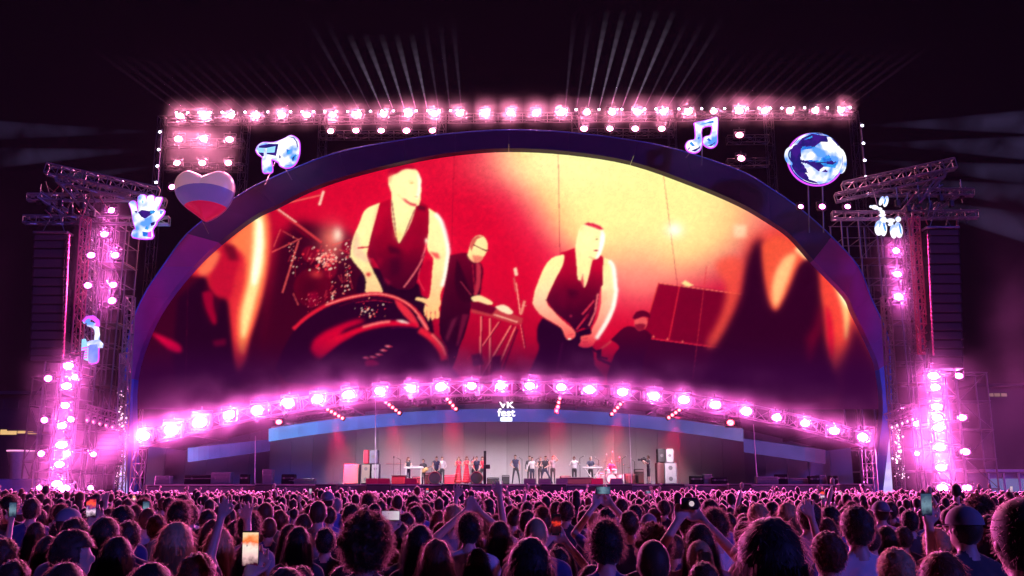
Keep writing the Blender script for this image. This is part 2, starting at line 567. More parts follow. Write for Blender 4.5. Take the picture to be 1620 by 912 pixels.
ARC = [(228, 690), (271, 681), (316, 668), (362, 657), (407, 649), (456, 639), (502, 632), (551, 625), (601, 619), (650, 615), (698, 612), (746, 611), (792, 611), (838, 611), (888, 613),
       (933, 617), (985, 621), (1035, 627), (1082, 633), (1132, 641), (1181, 651), (1229, 661), (1274, 670), (1320, 682), (1365, 692)]
for i, (x, y) in enumerate(ARC):
    sc = 1.0 + (.30 if i in (1, 2) else .12 if i in (0, 3) else 0) * 1.3
    lamp('blinder_lamp', at(x, y, Y_TRUSS - .9), LM_ARC, '%s glowing blinder lamp from the left end of the curved stage truss' % ordinal(i), 'blinder lamps along the curved stage truss', (math.radians(6), 0, (x - 800) / 1150 * .25), sc)
truss('curved_lamp_truss', [at(x, arc_py(x) + 4, Y_TRUSS + .1) for x in np.linspace(222, 1372, 40)], .8, 'long bowed truss carrying the row of blinder lamps over the stage', 'truss', None, .04, 1.0)
for a, b, lab in (((640, 640), (778, 628), 'straight inner truss under the roof, just to the left of the sign'), ((806, 629), (972, 641), 'straight inner truss under the roof, just to the right of the sign'),
                  ((470, 664), (560, 652), 'short inner truss under the roof above the grey cabinet'), ((1040, 652), (1170, 672), 'short inner truss under the roof above the right speaker stack')):
    truss('inner_truss', [at(*a, 60), at(*b, 60)], .42, lab, 'truss', 'inner trusses under the stage roof', .025)
for xs, lab in ((222, 'lattice column at the left end of the bowed lamp truss'), (1372, 'red lit lattice column at the right end of the bowed lamp truss')):
    p = at(xs, arc_py(xs) + 8, Y_TRUSS + .1)
    truss('truss_column', [(p.x, p.y, 0), (p.x, p.y, p.z - .4)], .62, lab, 'truss', 'columns holding the bowed truss', .04, .8)

# top rig ------------------------------------------------------------
TOP1 = [(285 + 40.2 * i, 184 - .37 * i) for i in range(27)]
for i, (x, y) in enumerate(TOP1):
    lamp('blinder_lamp', at(x, y, Y_RIG - .7), LM_TOP, '%s lamp from the left in the long top row above the arch' % ordinal(i), 'lamps in the long top row', (math.radians(14), 0, 0))
ROW2 = [(523, 208), (563, 207), (603, 207), (643, 207), (684, 207)]
for i, (x, y) in enumerate(ROW2):
    lamp('blinder_lamp', at(x, y, Y_RIG - .7), LM_TOP, '%s lamp from the left in the second row, left of the arch crown' % ordinal(i), 'second row lamps left of the crown', (math.radians(14), 0, 0), .9)
ROW2R = [(924, 204), (965, 204), (1005, 204), (1047, 204)]
for i, (x, y) in enumerate(ROW2R):
    lamp('blinder_lamp', at(x, y, Y_RIG - .7), LM_TOP, '%s lamp from the left in the second row, left of the music note' % ordinal(i), 'second row lamps right of the crown', (math.radians(14), 0, 0), .9)
for i, (x, y) in enumerate([(282, 220), (322, 220), (363, 221), (280, 258), (320, 258), (361, 258)]):
    lamp('blinder_lamp', at(x, y, Y_RIG - .7), LM_TOP, '%s lamp from the left in the %s row over the striped heart' % (ordinal(i % 3), 'upper' if i < 3 else 'lower'), 'block of lamps above the heart balloon', (math.radians(14), 0, 0))
for x, y, lab in ((1170, 214, 'upper of two lamps between the music note and the glowing ball'), (1173, 251, 'lower of two lamps between the music note and the glowing ball')):
    lamp('blinder_lamp', at(x, y, Y_RIG - .7), LM_TOP, lab, 'lamps left of the glowing ball', (math.radians(14), 0, 0))
def hz(a, b, lab, grp='trusses of the top rig', w=.6):
    truss('rig_truss', [at(*a, Y_RIG), at(*b, Y_RIG)], w, lab, 'truss', grp, .035, 1.0, M_RIG)
hz((262, 192), (1352, 182), 'long horizontal truss carrying the top row of lamps')
hz((505, 215), (702, 214), 'short truss carrying the second lamp row, left of the arch crown')
hz((905, 212), (1066, 211), 'short truss carrying the second lamp row, left of the music note')
hz((262, 228), (385, 228), 'upper short truss behind the block of lamps above the heart')
hz((262, 266), (385, 266), 'lower short truss behind the block of lamps above the heart')
hz((1150, 222), (1215, 221), 'upper short truss behind the lamp pair near the glowing ball')
hz((1150, 259), (1215, 258), 'lower short truss behind the lamp pair near the glowing ball')
for x, y0, lab in ((258, 186, 'leftmost tall mast of the top rig, behind the heart'), (390, 185, 'tall mast of the top rig, behind the megaphone sign'), (512, 184, 'tall mast behind the left end of the second lamp row'), (700, 183, 'tall mast left of the arch crown'),
                  (910, 181, 'tall mast right of the arch crown'), (1062, 180, 'tall mast left of the music note'), (1215, 178, 'tall mast left of the glowing ball'), (1350, 178, 'rightmost tall mast of the top rig, right of the glowing ball')):
    p = at(x, y0, Y_RIG + .7)
    truss('rig_mast', [(p.x, p.y, 0), (p.x, p.y, p.z)], .6, lab, 'mast', 'masts holding the top rig', .03, 1.4, M_RIG)

# small laser projectors along the top --------------------------------
def proj_meshes():
    b = MB().box((0, .16, 0), (.22, .3, .2), bev=.03)
    br = MB().box((0, .16, -.16), (.06, .1, .14))
    return b.mesh('laser_housing', M_BLACK), br.mesh('laser_bracket', M_BLACK), lens_mesh('laser_lens', .10, .09, L_WHITE, 6)
LPM = proj_meshes()
def laser(x, y, Y, lab, grp, k=1.0):
    r = empty('laser_projector', at(x, y, Y), lab, 'laser projector', grp)
    link('housing', LPM[0], r); link('bracket', LPM[1], r); link('lens', LPM[2], r, (0, -.005, 0), None, (k, k, k))
    return r
LAS = []
for i in range(60):
    x = 279 + i * 18.07
    if 735 < x < 880: continue
    LAS.append((x, 178.5 - i * .135))
for i, (x, y) in enumerate(LAS):
    laser(x, y, Y_RIG - 1.0, '%s small white laser projector from the left along the top truss' % ordinal(i), 'laser projectors along the top truss')
SIDE_L = [(253, 209), (251, 237), (249, 263), (247, 289)]
SIDE_R = [(1364, 199), (1366, 227), (1368, 254), (1370, 280), (1373, 307)]
for i, (x, y) in enumerate(SIDE_L):
    laser(x, y, Y_RIG - 1.0, '%s laser projector from the top beside the lamp block, left of the heart' % ordinal(i), 'side lasers left', 1.25)
for i, (x, y) in enumerate(SIDE_R):
    laser(x, y, Y_RIG - 1.0, '%s laser projector from the top, right of the glowing ball' % ordinal(i), 'side lasers right', 1.25)
for xa, ya, xb, yb, lab in ((256, 205, 249, 300, 'thin pole carrying the side lasers left of the heart'), (1361, 194, 1372, 312, 'thin pole carrying the side lasers right of the glowing ball')):
    tag(MB().tube(at(xa, ya, Y_RIG - .6), at(xb, yb, Y_RIG - .6), .06, 6).build('laser_pole', M_STEEL), lab, 'pole', 'poles carrying the side lasers')
lamp('spot_lamp', at(272, 296, Y_RIG - 3), LM_TOWS, 'small bright spot lamp touching the left edge of the striped heart', None)

# red light bars under the roof ------------------------------------------
BARS = [(530, 655, 30), (621, 645, 38), (712, 637, 48), (884, 637, -75), (977, 645, -48), (1069, 653, -35)]
for i, (x, y, a) in enumerate(BARS):
    p = at(x, y, 59.5)
    r = empty('red_light_bar', p, 'slanting red light bar of five cells, %s from the left under the roof' % ordinal(i), 'light bar', 'red light bars under the roof')
    q = Matrix.Rotation(math.radians(a), 3, 'Y')
    MB().box((0, .08, 0), (1.5, .16, .26), q, bev=.03).build('housing', M_BLACK, r)
    for k in range(5):
        c = q @ Vector((-.56 + .28 * k, 0, 0))
        link('lens', lens_mesh('bar_lens', .10, .10, L_RED, 8) if 'bar_lens' not in bpy.data.meshes else bpy.data.meshes['bar_lens'], r, c + Vector((0, -.012, 0)))
    MB().tube((0, .1, 0), (0, .1, .9), .03, 5).build('hanger', M_BLACK, r)
    ld = bpy.data.lights.new('red_wash', 'SPOT'); ld.energy = 70000; ld.color = (1, .015, .08); ld.spot_size = math.radians(44); ld.spot_blend = .9; ld.shadow_soft_size = .4
    l = link('wash', ld, r, (0, 0, -.2))
    aim = Vector((-.12 * (1 if a > 0 else -1) * (-1), .50, -1.0))
    l.rotation_euler = (-aim).to_track_quat('Z', 'Y').to_euler()
for x, y, lab in ((441, 668, 'small red par lamp left of the long blue strip end'), (1156, 669, 'small red par lamp above the right end of the long blue strip')):
    lamp('par_lamp', at(x, y, 60), LM_RED, lab, 'red par lamps under the roof')

# white front wash from the truss onto the band --------------------------------
for i, x in enumerate((450, 540, 650, 755, 860, 960, 1065, 1150)):
    p = at(x, arc_py(x) + 13, Y_TRUSS - 1.0)
    r = empty('wash_spotlight', p, '%s small black spotlight from the left hung under the bowed truss, aimed at the band' % ordinal(i), 'stage light', 'spotlights aimed at the band')
    MB().tube((0, -.1, 0), (0, .22, -.18), .14, 10, .16).build('housing', M_BLACK, r)
    MB().box((0, .03, -.2), (.4, .05, .03)).build('yoke', M_BLACK, r)
    ld = bpy.data.lights.new('key', 'SPOT'); ld.energy = 2000; ld.color = (1, .80, .86); ld.spot_size = math.radians(78); ld.spot_blend = .8; ld.shadow_soft_size = .12
    l = link('beam', ld, r, (0, .35, -.3))
    aim = Vector(((800 - x) / 1450 * 8, 59.8, STAGE_Z + 1.0)) + Vector((p.x * .9, 0, 0)) - p
    l.rotation_euler = (-aim).to_track_quat('Z', 'Y').to_euler()

# slender poles on the stage -----------------------------------------------
for xt, yt, xb, lab in ((594, 632, 594, 'slender white pole standing before the left speaker stack'), (995, 655, 999, 'slender white pole standing right of the drum kit'),
                        (1192, 672, 1198, 'slender white pole standing on the right wing'), (404, 690, 403, 'slender dim pole standing on the left wing')):
    a = at(xt, yt, 57); b = at(xb, 766, 57); b.z = STAGE_Z
    r = empty('stage_pole', b, lab, 'pole', 'slender poles along the stage front')
    MB().tube((0, 0, 0), a - b, .035, 6, .022).build('pole', mat('pole_white', (.7, .66, .7), .4), r)
    MB().tube((0, 0, 0), (0, 0, .04), .22, 10).build('foot', M_BLACK, r)

# ------------------------------------------------------------------ side towers
UNIT = MB().tube((0, 0, 0), (0, 0, 1), 1.0, 6).mesh('scaffold_tube', M_STEEL, True)
def bar(name, a, b, r, parent, m=None):
    a, b = Vector(a), Vector(b)
    d = b - a
    o = link(name, UNIT, parent, a, d.to_track_quat('Z', 'Y').to_euler(), (r, r, d.length))
    if m:
        o.material_slots[0].link = 'OBJECT'; o.material_slots[0].material = m
    return o

def scaffold(label, pxa, pxb, pytop, Y, depth, nx, nz, group=None, pxa2=None, pxb2=None):
    """tower of tubes between two pixel columns, from the ground to pytop"""
    A = at(pxa, pytop, Y); B = at(pxb, pytop, Y)
    top = A.z
    root = empty('scaffold_tower', ((A.x + B.x) / 2, Y, 0), label, 'scaffold', group)
    xs = [A.x - root.location.x + (B.x - A.x) * i / nx for i in range(nx + 1)]
    for x in xs:
        for y in (0, depth):
            bar('upright', (x, y, 0), (x, y, top), .06, root)
    for k in range(1, nz + 1):
        z = top * k / nz
        for y in (0, depth):
            bar('ledger', (xs[0] - .1, y, z), (xs[-1] + .1, y, z), .032, root)
        for x in xs: bar('transom', (x, 0, z - .08), (x, depth, z - .08), .03, root)
        i = k % nx
        z0 = top * (k - 1) / nz
        if k % 2: bar('brace', (xs[i], -.06, z0), (xs[i + 1] if i < nx else xs[i - 1], -.06, z), .026, root)
        else: bar('brace', (xs[-1 - i], -.06, z0), (xs[-2 - i] if i < nx else xs[-i], -.06, z), .026, root)
        if k % 3 == 0:
            MB().box(((xs[0] + xs[-1]) / 2, depth / 2, z + .05), (xs[-1] - xs[0], depth * .8, .05)).build('deck_board', mat('plywood', (.18, .12, .08), .8), root)
    return root

scaffold('tall tube scaffold tower left of the arch, behind the glowing hand', 150, 200, 352, 64.5, 2.4, 3, 14, 'scaffold towers beside the arch')
scaffold('tall tube scaffold tower right of the arch, behind the balloon dog', 1330, 1440, 345, 67.5, 2.4, 4, 14, 'scaffold towers beside the arch')
scaffold('low scaffold tower full of lamps at the left edge of the stage', 74, 132, 556, 60.2, 2.0, 2, 7, 'lamp filled scaffold towers')
scaffold('low scaffold tower full of lamps at the right edge of the stage', 1466, 1506, 552, 60.2, 2.0, 1, 7, 'lamp filled scaffold towers')
scaffold('wide open scaffold frame right of the right lamp tower', 1512, 1560, 590, 63, 1.6, 1, 5, 'outer scaffold frames')
scaffold('wide open scaffold frame left of the left lamp tower', 52, 74, 598, 63, 1.6, 1, 5, 'outer scaffold frames')

def col(xa, ya, xb, yb, Y, w, lab, m=None, bay=None, grp='lattice columns of the side towers'):
    a, b = at(xa, ya, Y), at(xb, yb, Y)
    if yb > 770: b.z = 0
    return truss('lattice_column', [b, a], w, lab, 'truss', grp, .055, bay or .7, m)
M_REDT = mat('red_light_tint', (.45, .10, .16), .5, .2, .2, 3)  # red stage light on the trusses put into their colour
col(136, 345, 121, 560, 60.8, .5, 'reddish lattice column between the left speaker array and the upper lamps', M_REDT)
col(150, 345, 140, 560, 62.0, .5, 'pale lattice column beside the saxophone sign')
col(199, 560, 189, 800, 61.5, .55, 'glittering lattice column beside the left arch foot')
col(206, 470, 198, 620, 63.0, .5, 'short lattice column against the left side of the arch')
col(1446, 345, 1461, 560, 60.8, .5, 'reddish lattice column between the right speaker array and the upper lamps', M_REDT)
col(1432, 345, 1446, 560, 62.0, .5, 'pale lattice column right of the three upper right lamps')
col(1414, 640, 1424, 800, 61.5, .55, 'glittering lattice column beside the right arch foot')
col(1401, 470, 1412, 640, 63.0, .5, 'short lattice column against the right side of the arch')

def cap_rig(sgn, side):
    """the slanting cantilever frame on top of a tower"""
    X = (lambda x: x) if sgn < 0 else (lambda x: 1584 - x if x < 300 else x)
    dy = 0 if sgn < 0 else -8
    YT = 61.0
    L = [((74, 268), (250, 306), .7, 'upper slanting truss on top of the %s tower' % side), ((92, 284), (262, 322), .55, 'lower slanting truss on top of the %s tower' % side),
         ((44, 313), (205, 313), .45, 'upper level truss across the top of the %s tower' % side), ((38, 348), (268, 350), .5, 'lower level truss across the top of the %s tower' % side),
         ((92, 280), (172, 366), .5, 'steep slanting truss crossing the top of the %s tower' % side), ((62, 310), (128, 352), .4, 'outer steep truss on top of the %s tower' % side)]
    for a, b, w, lab in L:
        truss('rigging_truss', [at(X(a[0]), a[1] + dy, YT), at(X(b[0]), b[1] + dy, YT + 1.2)], w, lab, 'truss', 'rigging trusses on the tower tops', .065, .9)
    r = empty('hoist_cluster', at(X(60), 350 + dy, YT + .6), 'loose tubes and hoists hanging in the top of the %s tower' % side, 'rigging')
    o = r.location.copy()
    rr = random.Random(5 if sgn < 0 else 6)
    for k in range(26):
        x = rr.uniform(55, 160); y = rr.uniform(285, 345)
        a = at(X(x), y + dy, YT + rr.uniform(-.5, 1.5)); b = at(X(x + rr.uniform(-14, 22)), y + dy + rr.uniform(4, 34), YT + rr.uniform(-.5, 1.5))
        bar('tube', a - o, b - o, rr.uniform(.03, .055), r, M_REDT if k % 3 == 0 else None)
    for k in range(7):
        x = 62 + k * 17; y = 318 + (k * 13) % 22
        c = at(X(x), y + dy, YT + .2) - o
        MB().box(c, (.32, .3, .5), bev=.05).build('hoist', M_BLACK, r)
        MB().tube(c, c + Vector((0, 0, 1.2)), .025, 5).build('chain', M_STEEL, r)
cap_rig(-1, 'left'); cap_rig(1, 'right')

def line_array(pts, w_px, n, lab, Y=60.0):
    """speaker boxes hung one under another along a gently curved line"""
    sp = spline(pts, 8)
    P = [at(p[0], p[1], Y) for p in sp]
    root = empty('speaker_array', P[0], lab, 'speaker array', 'hanging speaker arrays')
    wid = (at(pts[0][0] + w_px, pts[0][1], Y) - P[0]).length
    o = P[0].copy()
    N = len(P) - 1
    for k in range(n):
        a = P[0].lerp(P[-1], 0)
        f0, f1 = k / n * N, (k + 1) / n * N
        def g(f):
            i = min(int(f), N - 1); return P[i].lerp(P[i + 1], f - i)
        a, b = g(f0), g(f1)
        c = (a + b) / 2 - o
        ang = 0.02 + .10 * (k / n) ** 1.5
        q = Matrix.Rotation(-ang, 3, 'X')
        hh = (b - a).length
        cab = MB().box(c + Vector((0, .35, 0)), (wid, .8, hh * .94), q, bev=.03).build('cabinet', M_CAB, root)
        MB().box(c + Vector((0, -.07, 0)), (wid * .9, .05, hh * .78), q).build('grille', M_GRILLE, cab)
    MB().box(Vector((0, .35, .18)), (wid * 1.05, .9, .16), bev=.03).build('fly_frame', M_STEEL, root)
    for s in (-1, 1): MB().tube((s * wid * .35, .35, .2), (s * wid * .1, .35, 1.6), .03, 5).build('sling', M_STEEL, root)
line_array([(80, 372), (78, 440), (76, 510), (74, 572)], 53, 15, 'tall black speaker array hanging at the left, left of the red column')
line_array([(1492, 364), (1495, 440), (1497, 520), (1498, 584)], 50, 16, 'tall black speaker array hanging at the right, right of the red column')
line_array([(172, 682), (171, 705), (169, 735)], 36, 8, 'short dark speaker array hanging beside the left arch foot', 60.6)
for xa, ya, xb, yb, lab in ((109, 372, 100, 562, 'dotted cable chain hanging down the right side of the left speaker array'), (1468, 372, 1477, 560, 'dotted cable chain hanging down the left side of the right speaker array')):
    A, B = at(xa, ya, 59.5), at(xb, yb, 59.5)
    r = empty('cable_chain', A, lab, 'cable', 'cable chains beside the arrays')
    lk = MB().ell((0, 0, 0), (.07, .07, .10), 8, 6).mesh('chain_link', mat('chain_pink', (.30, .08, .14), .5, .2), True)
    for k in range(30):
        link('link', lk, r, (B - A) * (k / 29))
    MB().tube((0, .05, 0), B - A + Vector((0, .05, 0)), .05, 5).build('cable', M_REDT, r)

TL = [(176, 333, 1), (165, 371, 0), (144, 404, 0), (182, 404, 0), (139, 452, 0), (179, 451, 0), (177, 476, 0)]
for i, (x, y, s) in enumerate(TL):
    lamp('tower_lamp', at(x, y, 60.0), LM_TOWS if s else LM_ARC, '%s lamp from the top on the upper left tower, around the glowing hand' % ordinal(i), 'lamps on the upper left tower', sc=.78 if not s else 1)
LL = [(108, 579), (76, 599), (118, 597), (105, 611), (103, 642), (70, 665), (112, 664), (98, 674), (97, 704), (65, 718), (106, 718), (94, 735), (90, 766), (101, 773)]
for i, (x, y) in enumerate(LL):
    lamp('tower_lamp', at(x, y, 59.6), LM_TOW if x not in (76, 118, 70, 112, 65, 106) else LM_TOWS, '%s lamp from the top in the low left lamp tower' % ordinal(i), 'lamps in the low left tower')
for x, y, lab in ((148, 719, 'upper lone lamp between the low left tower and the arch foot'), (143, 772, 'lower lone lamp between the low left tower and the arch foot'), (62, 772, 'lamp low at the left beside the blue truck')):
    lamp('tower_lamp', at(x, y, 60), LM_TOWS, lab, 'lone lamps left', sc=.8)
TR = [(1267, 327), (1301, 327), (1341, 327), (1418, 397), (1420, 434), (1422, 470)]
for i, (x, y) in enumerate(TR):
    lamp('tower_lamp', at(x, y, 60.0), LM_ARC if i > 2 else LM_TOWS, ('%s of three level lamps under the glowing ball' % ordinal(i)) if i < 3 else ('%s from the top of three stacked lamps under the balloon dog' % ordinal(i - 3)), 'lamps on the upper right tower', sc=.85 if i else .7)
LR = [(1477, 595), (1480, 613), (1482, 644), (1483, 661), (1485, 677), (1487, 708), (1489, 740), (1491, 772)]
for i, (x, y) in enumerate(LR):
    lamp('tower_lamp', at(x, y, 59.6), LM_TOW, '%s lamp from the top in the low right lamp tower' % ordinal(i), 'lamps in the low right tower')
for i, (x, y) in enumerate([(1517, 595), (1522, 661), (1527, 715), (1530, 772)]):
    lamp('tower_lamp', at(x, y, 61.5), LM_TOW, '%s lamp from the top on the outer scaffold right of the low right tower' % ordinal(i), 'lamps on the outer right scaffold', sc=.9)
for x, y, lab in ((1449, 671, 'upper lone lamp between the right arch foot and the low right tower'), (1451, 718, 'lower lone lamp between the right arch foot and the low right tower')):
    lamp('tower_lamp', at(x, y, 60.6), LM_TOWS, lab, 'lone lamps right', sc=.75)

# moving heads hanging from slanted bars, glowing specks as glints on the columns ----------------------
def moving_bar(a, b, lab):
    A, B = at(*a, 60), at(*b, 60)
    truss('lamp_bar', [A, B], .4, lab, 'truss', 'slanted bars of moving heads', .035, .5)
    for k in range(5):
        p = A.lerp(B, (k + .6) / 5.4) + Vector((0, -.1, -.35))
        r = empty('moving_head', p, '%s moving head from the left under the %s' % (ordinal(k), lab.replace('slanted truss bar', 'slanted bar')), 'moving light', 'moving heads')
        MB().box((0, 0, 0), (.26, .26, .14), bev=.03).build('base', M_GREYCAB, r)
        y = MB()
        for s in (-1, 1): y.box((s * .15, 0, -.22), (.04, .14, .36), bev=.015)
        y.build('yoke', M_GREYCAB, r)
        MB().ell((0, 0, -.38), (.12, .15, .19), 10, 8).build('head', mat('head_grey', (.4, .38, .42), .35, .2), r, smooth=True)
        link('lens', lens_mesh('mh_lens', .07, .07, L_RED if a[0] < 800 else L_SPARK, 6), r, (0, -.155, -.42))
moving_bar((136, 645), (190, 660), 'slanted truss bar beside the left arch foot')
moving_bar((1402, 660), (1446, 643), 'slanted truss bar beside the right arch foot')
def glitter(xa, ya, xb, yb, lab, seed):
    rr = random.Random(seed)
    r = empty('glint_strip', at(xa, ya, 61.0), lab, 'light strip', 'glowing glints on the columns by the arch feet')
    o = r.location.copy()
    sm = MB().ell((0, 0, 0), (.045, .02, .045), 6, 4).mesh('sparkle', L_SPARK)
    for k in range(70):
        t = rr.random()
        p = at(xa + (xb - xa) * t + rr.gauss(0, 4), ya + (yb - ya) * t, 61.0 + rr.uniform(-.1, .3))
        link('sparkle', sm, r, p - o, None, [rr.uniform(.35, 1.2) * (1.4 if .2 < t < .7 else .7)] * 3)  # self-glowing specks stand in for glints on the white-lit column
    MB().tube((0, .4, .2), at(xb, yb, 61.4) - o, .06, 6).build('core', M_STEEL, r)
glitter(194, 615, 187, 770, 'strip of tiny glowing specks as glints on the left arch foot column', 3)
glitter(1417, 672, 1428, 760, 'strip of tiny glowing specks as glints on the right arch foot column', 4)
for x, y, xe, ye, w, h, lab in ((193, 690, 190, 780, .3, 3.6, 'tall white fin whose glow stands in for light on the left arch leg'), (1405, 690, 1402, 780, .3, 3.3, 'tall white fin whose glow stands in for light inside the right arch leg')):
    r = at(xe + 4, ye, 63.2); r.z = 1.2
    t = at(x + 4, y, 63.2)
    e = empty('leg_glow_fin', r, lab, 'glow panel', 'glowing fins added for the lit sides of the arch legs')
    d = t - r
    MB().slab([Vector((-.42, 0, 0)), Vector((.30, 0, 0)), d + Vector((.06, 0, 0)), d + Vector((-.02, 0, 0))], .15).build('lit_panel', emat('fin_glow', (.72, .62, 1.0), 1.25, ((.35, .25, .75), .5)), e)  # glowing panel added to show the lit side of the leg
    MB().box((0, .3, -.6), (.9, .5, 1.2), bev=.03).build('foot', M_BLACK, e)

# magenta floor washes that light the towers and the flanks of the arch
for px, Y, tx, ty, tY, en, lab in ((150, 57.0, 150, 400, 61.5, 8000, 'magenta floor wash light before the low left lamp tower'), (1450, 57.0, 1436, 400, 61.5, 8000, 'magenta floor wash light before the low right lamp tower'),
                                   (235, 58.5, 262, 450, 64, 5000, 'magenta floor wash light inside the left arch foot'), (1365, 58.5, 1345, 440, 64, 5000, 'magenta floor wash light inside the right arch foot')):
    b = at(px, 800, Y)
    r = empty('floor_wash', (b.x, Y, 0), lab, 'stage light', 'magenta floor washes')
    MB().box((0, 0, .2), (.5, .4, .3), bev=.04).build('housing', M_BLACK, r)
    MB().box((0, 0, .03), (.6, .5, .06)).build('base', M_BLACK, r)
    ld = bpy.data.lights.new('wash', 'SPOT'); ld.energy = en; ld.color = (1, .06, .42); ld.spot_size = math.radians(30); ld.spot_blend = .9; ld.shadow_soft_size = .2
    l = link('beam', ld, r, (0, 0, .45))
    aim = at(tx, ty, tY) - Vector((b.x, Y, .45))
    l.rotation_euler = (-aim).to_track_quat('Z', 'Y').to_euler()
# ------------------------------------------------------------------ the picture on the giant screen
SX0, SY0, SW, SH = 196, 222, 1224, 440
def gblur(a, s):
    if s <= 0: return a
    r = int(3 * s) + 1
    k = np.exp(-np.arange(-r, r + 1) ** 2 / (2 * s * s)); k /= k.sum()
    for ax in (0, 1):
        pad = [(r, r) if i == ax else (0, 0) for i in range(2)]
        b = np.pad(a, pad, mode='edge')
        out = np.zeros_like(a)
        n = a.shape[ax]
        for i, w in enumerate(k):
            out += w * (b[i:i + n, :] if ax == 0 else b[:, i:i + n])
        a = out
    return a

class Picture:
    def __init__(self):
        self.yy, self.xx = np.mgrid[0:SH, 0:SW].astype(float)
        self.xx += SX0; self.yy += SY0
        self.im = np.zeros((SH, SW, 3))
    def mask(self, pts, blur=0.7):
        pts = np.array(pts, float)
        x0, x1 = int(max(SX0, pts[:, 0].min() - 3 * blur - 3)), int(min(SX0 + SW, pts[:, 0].max() + 3 * blur + 3))
        y0, y1 = int(max(SY0, pts[:, 1].min() - 3 * blur - 3)), int(min(SY0 + SH, pts[:, 1].max() + 3 * blur + 3))
        if x1 <= x0 + 1 or y1 <= y0 + 1: return None
        xs = self.xx[y0 - SY0:y1 - SY0, x0 - SX0:x1 - SX0]; ys = self.yy[y0 - SY0:y1 - SY0, x0 - SX0:x1 - SX0]
        ins = np.zeros(xs.shape, bool)
        n = len(pts)
        for i in range(n):
            ax, ay = pts[i]; bx, by = pts[(i + 1) % n]
            c = (ay > ys) != (by > ys)
            xi = (bx - ax) * (ys - ay) / (by - ay + 1e-12) + ax
            ins ^= c & (xs < xi)
        return (y0 - SY0, y1 - SY0, x0 - SX0, x1 - SX0), gblur(ins.astype(float), blur)
    def skin(self, pts, col, edge=(236, 92, 62), w=2.4, blur=.7, hi=(255, 255, 226)):
        """a lit limb: its colour falls off to a warmer tone at the rim"""
        q = [np.array(p, float) for p in pts] + [np.array(pts[0], float)]
        pts = spline(q, 3)[:-1]
        r, r2 = self.mask(pts, blur), self.mask(pts, w)
        if r is None: return
        (a, b, c, d), m = r
        (a2, b2, c2, d2), m2 = r2
        t = np.clip((m2[a - a2:a - a2 + b - a, c - c2:c - c2 + d - c] - .5) / .42, 0, 1)[..., None]
        big = gblur(m, 5.5)
        gy_, gx_ = np.gradient(big)
        sh = np.clip((-gx_ * .85 + gy_ * .35) * 16, -1, 1)[..., None]   # lit from the upper right
        t = np.clip(t * (1 + np.minimum(sh, 0) * .6), 0, 1)
        col = np.array(col, float) * (1 - np.maximum(sh, 0)) + np.array(hi, float) * np.maximum(sh, 0)
        tone = np.array(edge, float) * (1 - t) + np.array(col, float) * t
        reg = self.im[a:b, c:d]
        self.im[a:b, c:d] = reg * (1 - m[..., None]) + tone * m[..., None]
    def poly(self, pts, col, blur=0.7, alpha=1.0, smooth=True):
        if smooth and len(pts) > 4:
            q = [np.array(p, float) for p in pts] + [np.array(pts[0], float)]
            pts = spline(q, 3)[:-1]
        r = self.mask(pts, blur)
        if r is None: return
        (a, b, c, d), m = r
        m = (m * alpha)[..., None]
        reg = self.im[a:b, c:d]
        self.im[a:b, c:d] = reg * (1 - m) + np.array(col, float) * m
    def line(self, p, q, w, col, blur=.6, alpha=1.0):
        p, q = np.array(p, float), np.array(q, float)
        d = (q - p) / (np.linalg.norm(q - p) + 1e-9); nn = np.array((-d[1], d[0])) * w / 2
        self.poly([p + nn, q + nn, q - nn, p - nn], col, blur, alpha, False)
    def arc(self, pts, w, col, blur=.8, alpha=1.0):
        sp = spline(pts, 6)
        L, R = [], []
        for i, p in enumerate(sp):
            d = sp[min(i + 1, len(sp) - 1)] - sp[max(i - 1, 0)]
            d = d / (np.linalg.norm(d) + 1e-9); nn = np.array((-d[1], d[0])) * w / 2
            L.append(p + nn); R.append(p - nn)
        self.poly(L + R[::-1], col, blur, alpha, False)
    def glow(self, c, rx, ry, col, alpha=1.0, p=2.0):
        g = np.exp(-((np.abs(self.xx - c[0]) / rx) ** p + (np.abs(self.yy - c[1]) / ry) ** p)) * alpha
        self.im = self.im * (1 - g[..., None]) + np.array(col, float) * g[..., None]

def vnoise(h, w, cell, rng):
    a = rng.random((h // cell + 3, w // cell + 3))
    y = np.arange(h) / cell; x = np.arange(w) / cell
    yi, xi = y.astype(int), x.astype(int)
    fy, fx = (y - yi)[:, None], (x - xi)[None]
    fy, fx = fy * fy * (3 - 2 * fy), fx * fx * (3 - 2 * fx)
    return (a[np.ix_(yi, xi)] * (1 - fy) * (1 - fx) + a[np.ix_(yi + 1, xi)] * fy * (1 - fx) + a[np.ix_(yi, xi + 1)] * (1 - fy) * fx + a[np.ix_(yi + 1, xi + 1)] * fy * fx)

def Z(ox, oy, s): return lambda pts: [(ox + x / s, oy + y / s) for x, y in pts]

